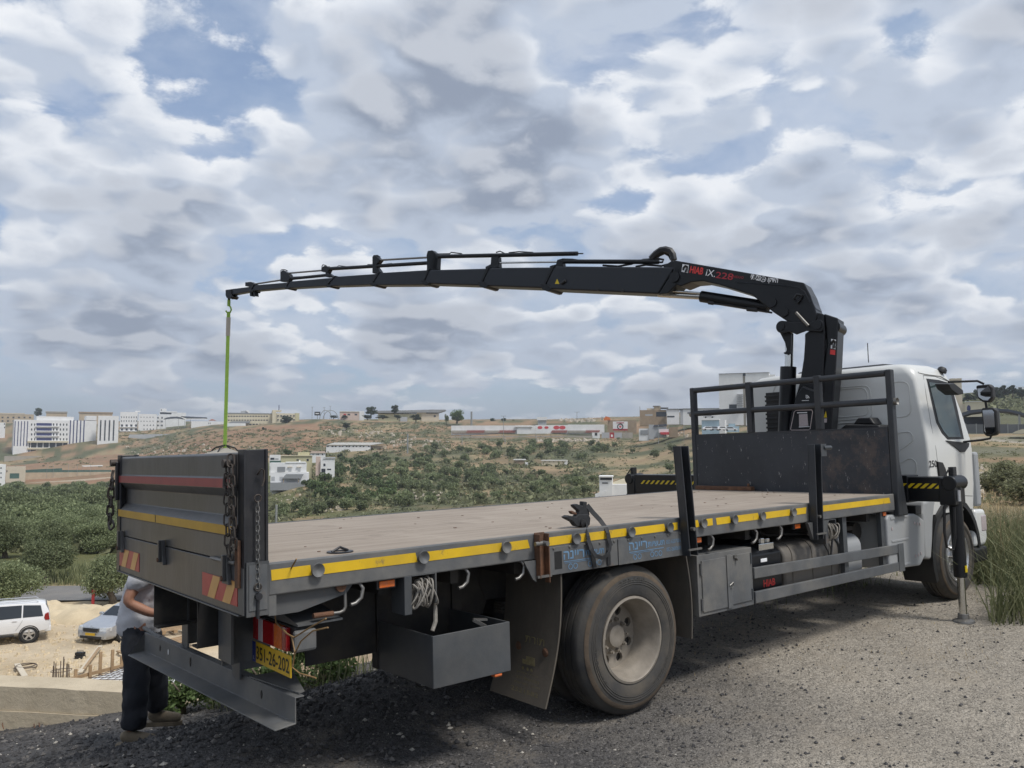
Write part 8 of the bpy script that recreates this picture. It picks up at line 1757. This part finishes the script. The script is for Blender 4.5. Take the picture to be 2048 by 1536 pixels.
def scatter(poly, n, kind, srange, name, label, cat, group, dmin=6.0, seed=0, sz=(0.85, 1.15), tries=40, dlim=(20, 1500), nearkind=None):
    """trees at pixels inside a photo polygon, standing where those pixels meet the terrain"""
    rr = random.Random(seed); xs = [p[0] for p in poly]; ys = [p[1] for p in poly]; done = []
    def inside(x, y):
        c = False; j = len(poly)-1
        for i in range(len(poly)):
            (xi, yi), (xj, yj) = poly[i], poly[j]
            if (yi > y) != (yj > y) and x < (xj-xi)*(y-yi)/(yj-yi)+xi: c = not c
            j = i
        return c
    t = 0; es = []
    while len(done) < n and t < n*tries:
        t += 1; px = rr.uniform(min(xs), max(xs)); py = rr.uniform(min(ys), max(ys))
        if not inside(px, py): continue
        d = ghit(px, py, 45)
        if d is None or not dlim[0] < d < dlim[1]: continue
        P = W(px, py, d)
        if any((P.x-q.x)**2+(P.y-q.y)**2 < dmin**2 for q in done): continue
        done.append(P); k = kind
        if nearkind and d < nearkind[0]: k = nearkind[1]
        if nearkind and len(nearkind) > 2 and d < nearkind[2]: k = nearkind[3]
        P.z = H(P.x, P.y)-0.15
        es.append((px, tree(name, k, P, rr.uniform(*srange), label, cat, group, rr.uniform(*sz), rr.randrange(6))))
    if len(es) < 80:
        for i, (_, e) in enumerate(sorted(es, key=lambda q: q[0])):
            n_ = i+1; e['label'] = label+', %d%s from the left' % (n_, 'th' if 10 < n_ % 100 < 14 else {1: 'st', 2: 'nd', 3: 'rd'}.get(n_ % 10, 'th'))
    return done
GO = 'olive trees in the left grove'
# single trees and bushes one can pick out near the road
for (px, d, sc, lab) in ((40, 45.6, 0.62, 'big olive bush behind the white off-road car'), (98, 54, 0.68, 'olive bush right of the big one beyond the road'), (236, 46.8, 0.66, 'olive bush overhanging the road beside the red post'), (-25, 46, 0.6, 'olive bush at the left edge behind the white car')):
    P = GP(px, d); tree('olive_tree', 'olive_near', P, sc, lab, 'tree', None, 1.0, int(px) % 2)
scatter([(-40, 975), (240, 978), (240, 1075), (-40, 1090)], 150, 'olive_far', (0.85, 1.2), 'olive_tree', 'olive tree in the dense grove at the left below the far road', 'tree', GO, 4.2, 1, nearkind=(170, 'olive_mid', 95, 'olive_near'))
scatter([(-40, 1075), (240, 1065), (240, 1105), (120, 1120), (-40, 1125)], 26, 'olive_mid', (0.6, 0.85), 'olive_tree', 'olive tree in the nearest rows of the left grove', 'tree', 'olive trees in the nearest rows of the left grove', 3.4, 2, nearkind=(100, 'olive_near'))
GC = 'olive trees on the slope across the valley'
scatter([(850, 897), (1000, 892), (1195, 888), (1215, 905), (1200, 916), (940, 920), (850, 912)], 44, 'olive_far', (0.8, 1.15), 'olive_tree', 'olive tree in the band below the stadium wall', 'tree', 'olive trees in the band below the stadium', 5.0, 3)
scatter([(700, 922), (860, 915), (960, 928), (1010, 945), (960, 985), (820, 985), (740, 960)], 62, 'olive_far', (0.75, 1.2), 'olive_tree', 'olive tree on the slope across the valley', 'tree', GC, 4.0, 4)
scatter([(900, 945), (1080, 948), (1195, 960), (1195, 990), (1060, 985), (900, 975)], 36, 'olive_far', (0.5, 0.85), 'olive_tree', 'small olive tree on the dry field', 'tree', 'small olive trees on the dry field', 3.6, 5)
scatter([(610, 960), (650, 935), (740, 940), (800, 985), (760, 1012), (640, 1018), (605, 990)], 42, 'shrub', (0.7, 1.1), 'dark_shrub', 'dark green shrub in the thicket right of the white villa', 'shrub', 'dark shrubs in the thicket', 3.6, 6)
scatter([(680, 918), (720, 912), (860, 912), (850, 935), (700, 945)], 24, 'shrub', (0.7, 1.0), 'dark_shrub', 'dark green shrub below the tan boundary wall', 'shrub', 'dark shrubs below the boundary wall', 4.2, 16)
scatter([(545, 1030), (700, 1010), (900, 1000), (1190, 982), (1190, 992), (900, 1010), (640, 1030), (560, 1045)], 26, 'olive_far', (0.6, 0.9), 'olive_tree', 'olive tree just above the deck edge', 'tree', 'olive trees just above the deck edge', 4.0, 7)
for (px, py, sc, lab) in ((1308, 915, 0.95, 'round olive tree alone on the dry slope left of the stanchion'), (1345, 903, 1.0, 'dark olive tree touching the stanchion top'), (1229, 893, 0.8, 'pointed olive tree at the right end of the band below the stadium'), (1265, 905, 0.6, 'small olive tree between the band and the stanchion'), (1340, 942, 0.7, 'olive shrub right of the tower house'), (1236, 880, 0.5, 'little dark bush under the banner fence')):
    d = ghit(px, py, 60); P = W(px, py, d); tree('olive_tree', 'olive_far', P, sc, lab, 'tree', None, 0.95, int(px))
# skyline trees
def sky_tree(name, kind, px, yt, yb, d, w, lab):
    P = W(px, yb, d); hgt = (yb-yt)/FOC*d; cr_m, tr_m = PR[kind][int(px) % len(PR[kind])]
    base = {'pine': (3.0, 7.5), 'round': (4.6, 8.2), 'shrub': (2.4, 3.0), 'olive_far': (2.6, 3.9)}[kind]
    e = tree(name, kind, P, 1.0, lab, 'tree', None, 1.0, int(px)); e.scale = (w/FOC*d/2/base[0], w/FOC*d/2/base[0], hgt/base[1]); P.z -= 0.4
sky_tree('cypress_tree', 'pine', 77, 814, 838, 860, 16, 'dark cypress rising behind the hotel'); sky_tree('broad_tree', 'pine', 574, 830, 850, 660, 30, 'dark broad tree before the cream office wing'); sky_tree('shrub', 'pine', 528, 853, 872, 600, 14, 'dark shrub on the red slope below the office'); sky_tree('pine_tree', 'pine', 741, 811, 836, 640, 26, 'tall pine left of the school building'); sky_tree('pine_tree', 'pine', 789, 808, 832, 640, 18, 'slender pine in front of the school roof')
sky_tree('hedge_tree', 'pine', 735, 829, 840, 630, 24, 'low dark bush under the tall pine'); sky_tree('hedge_tree', 'pine', 766, 829, 838, 635, 30, 'low dark hedge between the two pines'); sky_tree('hedge_tree', 'pine', 795, 829, 839, 635, 18, 'low dark bush under the slender pine'); sky_tree('hedge_tree', 'pine', 832, 827, 843, 640, 24, 'sloping dark bush before the school gable'); sky_tree('round_tree', 'round', 914, 821, 846, 600, 36, 'round green tree right of the school'); sky_tree('bare_tree', 'olive_far', 893, 826, 846, 610, 10, 'thin greyish tree between the school and the round tree')
sky_tree('hedge_tree', 'pine', 693, 844, 860, 560, 20, 'dark windswept bush on the slope above the warehouse'); sky_tree('pine_tree', 'pine', 680, 905, 925, 420, 14, 'dark conifer at the left end of the warehouse front'); sky_tree('broad_tree', 'round', 576, 898, 912, 380, 20, 'green tree behind the ochre house'); sky_tree('hedge_tree', 'pine', 690, 829, 837, 690, 14, 'bush before the pink building'); sky_tree('hedge_tree', 'pine', 667, 830, 838, 700, 18, 'bush under the right steel arch')
for i, (px, w, t) in enumerate(((985, 8, 835), (1007, 9, 835), (1028, 8, 838), (966, 10, 841), (1045, 12, 842), (1065, 10, 840), (996, 14, 842), (1018, 14, 842), (952, 12, 842))): sky_tree('skyline_bush', 'pine', px, t, 850, 640+5*i, w*1.5, ('first', 'second', 'third', 'fourth', 'fifth', 'sixth', 'seventh', 'eighth', 'ninth')[sorted((985, 1007, 1028, 966, 1045, 1065, 996, 1018, 952)).index(px)]+' dark tree from the left on the skyline above the stadium wall')
hp = [(1938, 785, 812, 30), (1958, 776, 806, 26), (1990, 772, 800, 30), (2008, 768, 796, 22), (2026, 768, 792, 22), (1975, 790, 815, 26), (2030, 792, 815, 30), (2045, 775, 800, 24), (1950, 800, 820, 26), (1998, 810, 826, 30), (2040, 812, 830, 30), (2000, 786, 806, 30), (2016, 800, 818, 26)]
for i, (px, t, yb, w) in enumerate(hp): sky_tree('pine_tree', 'pine', px, t, yb, 420+6*(i % 4), w, ('lowest', 'pale')[0]+' pines' if False else ('dark pine on the hill at the right, '+('leftmost', 'second', 'third', 'fourth', 'fifth', 'sixth', 'seventh', 'eighth', 'ninth', 'tenth', 'eleventh', 'twelfth', 'rightmost')[sorted(range(len(hp)), key=lambda k: hp[k][0]).index(i)]+' from the left'))
# bushes on the right field and by the tail
for i, (px, d, sc, lab) in enumerate(((2012, 52, 1.0, 'dark green bush on the dry field at the right edge'), (2040, 50, 0.85, 'second green bush touching the right edge of the photo'), (2015, 36, 1.0, 'low green bush nearer the weeds at the right'), (1985, 40, 0.7, 'small green bush beside the cab on the field'), (2046, 30, 0.8, 'low bush at the right edge above the tall weeds'))):
    tree('field_bush', 'field', GP(px, d), sc, lab, 'bush', None, 0.8, i)
for i, (x, y, sc, lab) in enumerate(((1.55, 2.35, 0.42, 'leafy weed clump growing under the tail of the truck'), (2.3, 2.6, 0.45, 'second weed clump under the truck nearer the rear axle'), (1.0, 2.9, 0.36, 'small weed clump behind the bumper'))):
    tree('weed_clump', 'bush', Vector((x, y, H(x, y))), sc, lab, 'weed', None, 1.0, i)
# ground scrub across the slopes (uncountable)
def scrub():
    rs_ = np.random.default_rng(99); rr = random.Random(99); P, S = [], []
    zones = [([(240, 870), (640, 860), (640, 905), (240, 915)], 800, 0.8, 26), ([(545, 960), (1200, 920), (1390, 870), (1390, 990), (1200, 985), (560, 1045)], 2200, 0.5, 18), ([(640, 845), (900, 850), (900, 890), (640, 885)], 600, 0.7, 22), ([(860, 876), (1280, 878), (1280, 900), (860, 905)], 500, 0.6, 20), ([(0, 925), (240, 915), (240, 935), (0, 930)], 80, 0.7, 22), ([(1940, 872), (2048, 872), (2048, 1010), (1950, 1010)], 220, 0.16, 18), ([(1210, 850), (1400, 840), (1400, 870), (1210, 880)], 90, 0.5, 20), ([(600, 935), (860, 915), (1200, 890), (1200, 915), (1010, 975), (640, 1015)], 1100, 1.1, 24), ([(1935, 775), (2048, 770), (2048, 832), (1935, 828)], 260, 1.6, 26), ([(-40, 985), (560, 985), (560, 1110), (-40, 1110)], 900, 1.0, 22)]
    for poly, n, sz, q in zones:
        xs = [p[0] for p in poly]; ys = [p[1] for p in poly]
        for _ in range(n):
            px = rr.uniform(min(xs), max(xs)); py = rr.uniform(min(ys), max(ys)); d = ghit(px, py, 18)
            if d is None: continue
            c = W(px, py, d); r_ = sz*rr.uniform(0.6, 2.2); c.z = H(c.x, c.y)
            pp = rs_.normal(size=(q, 3))*np.array([r_, r_, r_*0.45])*0.6; pp[:, 2] = np.abs(pp[:, 2])
            P.append(pp+np.array(c)); S.append(np.full(q, r_*0.65)*(0.5+rs_.random(q)))
    me = leaf_mesh('scrub', np.concatenate(P), np.concatenate(S), MAT['scrub'], rs_, aspect=0.55); o = bpy.data.objects.new('scrub', me); link(o); tag(o, 'low grey green scrub scattered over the slopes', None, None, 'stuff')
scrub()
def rocks(zones, name, label, mat, seed):
    rr = random.Random(seed); m = MB()
    for poly, n, s0, s1 in zones:
        xs = [p[0] for p in poly]; ys = [p[1] for p in poly]
        for _ in range(n):
            px = rr.uniform(min(xs), max(xs)); t = (px-min(xs))/max(1e-6, max(xs)-min(xs)); py = rr.uniform(ys[0], ys[1])+(ys[2]-ys[0])*t; d = ghit(px, py, 15)
            if d is None: continue
            c = W(px, py, d); s = rr.uniform(s0, s1)*rr.uniform(0.5, 1); k = 6; base = len(m.v)
            pts = [Vector((rr.uniform(0.6, 1)*math.cos(a)*s, rr.uniform(0.6, 1)*math.sin(a)*s, 0)) for a in (2*math.pi*i/k for i in range(k))]
            top = [Vector((p.x*rr.uniform(.4, .8), p.y*rr.uniform(.4, .8), s*rr.uniform(0.5, 1.0))) for p in pts]
            z = H(c.x, c.y)-0.1*s; b = Vector((c.x, c.y, z))
            m.add([b+p for p in pts]+[b+p for p in top], [(i, (i+1) % k, k+(i+1) % k, k+i) for i in range(k)]+[tuple(range(k, 2*k))])
    o = m.build(name, MAT[mat]); tag(o, label, None, None, 'stuff')
MAT['limestone'] = pm('limestone', (0.42, 0.365, 0.29), 0.9, 0, 0.25, 0.6)
rocks([([(780, 985), (905, 1002), (780, 990)], 150, 0.5, 1.3), ([(900, 998), (960, 1004), (900, 996)], 40, 0.4, 0.9), ([(1072, 876), (1200, 884), (1072, 878)], 150, 0.9, 2.0), ([(650, 858), (830, 872), (650, 868)], 50, 0.8, 2.2), ([(780, 880), (900, 896), (780, 882)], 60, 0.8, 1.8), ([(610, 1012), (690, 1028), (610, 1010)], 50, 0.3, 0.7), ([(240, 885), (540, 910), (240, 890)], 60, 0.7, 2.0), ([(1120, 838), (1190, 846), (1120, 838)], 60, 1.0, 2.6), ([(1955, 925), (1975, 1000), (1960, 930)], 60, 0.08, 0.32), ([(1300, 868), (1380, 876), (1300, 868)], 40, 0.5, 1.4), ([(545, 975), (620, 1010), (545, 980)], 40, 0.3, 0.7)], 'limestone_rubble', 'pale limestone rubble lying along the slopes', 'limestone', 4)
rocks([([(0, 1235), (250, 1355), (0, 1240)], 420, 0.04, 0.16), ([(90, 1215), (250, 1250), (90, 1220)], 120, 0.08, 0.25)], 'yard_rubble', 'pale stones scattered over the yard', 'sand', 8)
# tall weeds right of the truck and dry tufts on the gravel
def blades(name, label, mat, spots, seed, hmin, hmax, width, lean=0.35, heads=0.0):
    rs_ = random.Random(seed); V_, F_, A_ = [], [], []
    for (x, y) in spots:
        z = H(x, y)-0.02; h = rs_.uniform(hmin, hmax); a = rs_.uniform(0, 6.28); l = rs_.uniform(0.05, lean)*h; b = rs_.uniform(0, 6.28); w = width*rs_.uniform(0.6, 1.3)
        d = Vector((math.cos(a), math.sin(a), 0)); s = Vector((math.cos(b), math.sin(b), 0))*w; p = Vector((x, y, z)); q = p+d*l*0.35+Vector((0, 0, h*0.6)); t = p+d*l+Vector((0, 0, h*0.97)); k = len(V_); val = rs_.random()
        V_ += [p-s, p+s, q+s*0.75, q-s*0.75, t]; F_ += [(k, k+1, k+2, k+3), (k+3, k+2, k+4)]; A_ += [val]*5
        if heads and rs_.random() < heads:
            for j in range(4):
                u = t-(t-q)*(0.12*j); e_ = Vector((rs_.uniform(-1, 1), rs_.uniform(-1, 1), rs_.uniform(-0.6, 0.4)))*0.035; k = len(V_)
                V_ += [u, u+e_+s*1.4, u+e_*1.7, u+e_-s*1.4]; F_ += [(k, k+1, k+2, k+3)]; A_ += [min(1, val+0.2)]*4
    me = bpy.data.meshes.new(name); me.from_pydata([tuple(v) for v in V_], [], F_); me.update(); at = me.attributes.new('leaf', 'FLOAT', 'POINT'); at.data.foreach_set('value', np.array(A_, dtype=np.float32)); me.materials.append(MAT[mat])
    o = bpy.data.objects.new(name, me); link(o); tag(o, label, None, None, 'stuff'); return o
def spots_px(zone, n, seed, dr, pw=1.0, keep=None):
    rr = random.Random(seed); out = []
    while len(out) < n:
        px = zone[0]+(zone[1]-zone[0])*rr.random()**pw; d = rr.uniform(*dr); x, y = XY(px, d)
        if keep and not keep(x, y, px, d): continue
        if mnoise.noise(Vector((x*0.8, y*0.8, 5)))+rr.uniform(-0.4, 0.6) < 0: continue
        out.append((x, y))
    return out
off = lambda x, y, px, d: not (-0.3 < x < 9.15 and -1.75 < y < 1.6)
blades('tall_weeds', 'tangle of tall green and straw coloured weeds right of the truck', 'weed', spots_px((1915, 2200), 10000, 1, (8.2, 14.5), 1.0, lambda x, y, px, d: off(x, y, px, d) and px > 1915+max(0, (9.4-d))*45), 1, 0.25, 0.85, 0.0055, 0.95, 0.0)
blades('dry_oats', 'pale dry oat stalks with seed heads among the weeds', 'dry', spots_px((1945, 2300), 900, 2, (8.8, 15.5), 1.0, lambda x, y, px, d: off(x, y, px, d) and px > 1945+max(0, (9.6-d))*60), 2, 0.6, 1.15, 0.003, 0.4, 0.8)
blades('dry_field_grass', 'dry straw coloured grass over the field behind the cab', 'dry', spots_px((1900, 2300), 2200, 3, (20, 45)), 3, 0.15, 0.4, 0.010, 0.5, 0.0)
blades('gravel_tufts', 'short dry tufts on the gravel beside and under the truck', 'dry', spots_px((1380, 1990), 600, 4, (6.6, 9.8), 1.0, lambda x, y, px, d: y > -2.6+0.15*math.sin(x*3) and x > 3.6), 4, 0.02, 0.06, 0.003, 0.9, 0.0)
blades('under_truck_grass', 'green weeds growing under the front of the truck', 'weed', spots_px((1350, 1960), 900, 5, (8.4, 12.5), 1.0, lambda x, y, px, d: x > 6.2 and y > -0.2), 5, 0.05, 0.22, 0.005, 0.6, 0.0)
blades('bank_grass', 'tall dry and green grass along the bank above the road', 'weed', spots_px((-60, 330), 4500, 6, (53, 62)), 6, 0.25, 0.8, 0.025, 0.5, 0.0)
blades('tail_weeds', 'thin weeds sprouting behind the tail of the truck', 'weed', [(max(1.2, random.gauss(1.9, 0.6))+random.random()*0.2, random.gauss(2.6, 0.35)) for _ in range(500)], 7, 0.15, 0.5, 0.004, 0.7, 0.0)
def leafy():
    rs_ = np.random.default_rng(21); P, S = [], []
    for (x, y) in spots_px((1925, 2200), 560, 11, (8.6, 15), 1.0, lambda x, y, px, d: off(x, y, px, d) and px > 1950+max(0, (9.6-d))*60):
        q = 60; r_ = 0.10+0.2*rs_.random(); pp = rs_.normal(size=(q, 3))*np.array([r_, r_, r_*0.9])*0.7; pp[:, 2] = np.abs(pp[:, 2])*1.3; P.append(pp+np.array((x, y, H(x, y)))); S.append(0.03+0.05*rs_.random(q))
    o = bpy.data.objects.new('weed_leaves', leaf_mesh('weed_leaves', np.concatenate(P), np.concatenate(S), MAT['weed'], rs_, aspect=0.4)); link(o); tag(o, 'leafy low growth among the weeds right of the truck', None, None, 'stuff')
leafy()
# loose stones of the gravel
def gravel():
    rs_ = np.random.default_rng(5); n = 26000
    u = rs_.uniform(-0.68, 0.68, n); d = 3.6+6.2*rs_.random(n)**1.15; P = np.stack([EYE.x+FH.x*d+RH.x*d*u, EYE.y+FH.y*d+RH.y*d*u], 1)
    V_, F_, A_ = [], [], []
    for i in range(n):
        x, y = P[i]
        if edge_dist(x, y) > 0.05: continue
        if u[i] > 0.05 and rs_.random() < min(0.85, (u[i]-0.05)*2.6): continue
        s = 0.006+(0.022 if u[i] < -0.05 else 0.011)*rs_.random()**2.5; z = H(x, y)+s*0.25; o8 = np.array([(1, 0, 0), (-1, 0, 0), (0, 1, 0), (0, -1, 0), (0, 0, 1), (0, 0, -1)])*s*(0.6+0.7*rs_.random((6, 3))); a = rs_.random()*6.28; c, q = math.cos(a), math.sin(a)
        k = len(V_)
        for v in o8: V_.append((x+v[0]*c-v[1]*q, y+v[0]*q+v[1]*c, z+v[2]*0.75))
        F_ += [(k, k+2, k+4), (k+2, k+1, k+4), (k+1, k+3, k+4), (k+3, k, k+4), (k+2, k, k+5), (k+1, k+2, k+5), (k+3, k+1, k+5), (k, k+3, k+5)]
        A_ += [rs_.random()**3 if rs_.random() > 0.03 else 1.6]*6
    me = bpy.data.meshes.new('loose_gravel'); me.from_pydata(V_, [], F_); me.update(); at = me.attributes.new('leaf', 'FLOAT', 'POINT'); at.data.foreach_set('value', np.array(A_, dtype=np.float32))
    m, g, b = new_mat('gravel_stone'); aa = g.n('ShaderNodeAttribute'); aa.attribute_name = 'leaf'; g.put(b.inputs['Base Color'], g.ramp(g.math('MULTIPLY', aa.outputs['Fac'], 0.6), [(0.0, (0.045, 0.043, 0.043)), (0.35, (0.085, 0.080, 0.078)), (0.6, (0.17, 0.155, 0.14)), (0.96, (0.40, 0.37, 0.32))])); b.inputs['Roughness'].default_value = 0.9
    me.materials.append(m); o = bpy.data.objects.new('loose_gravel', me); link(o); tag(o, 'dark loose gravel stones covering the ground', None, None, 'stuff')
gravel()
# ------------------------------------------------------------------ air: light haze over the valley
hz = MB(); hz.box(-7500, 7500, -7500, 7500, -40, 260); hzo = hz.build('haze', None); tag(hzo, 'thin pale haze in the air', None, None, 'stuff')
hm = bpy.data.materials.new('haze'); hm.use_nodes = True; hm.node_tree.nodes.clear(); hg = NG(hm.node_tree)
ho = hg.n('ShaderNodeOutputMaterial'); hv = hg.n('ShaderNodeVolumePrincipled'); hv.inputs['Color'].default_value = (0.80, 0.86, 0.93, 1); hv.inputs['Density'].default_value = 0.00022; hv.inputs['Anisotropy'].default_value = 0.2
hm.node_tree.links.new(hv.outputs[0], ho.inputs['Volume']); hzo.data.materials.append(hm)
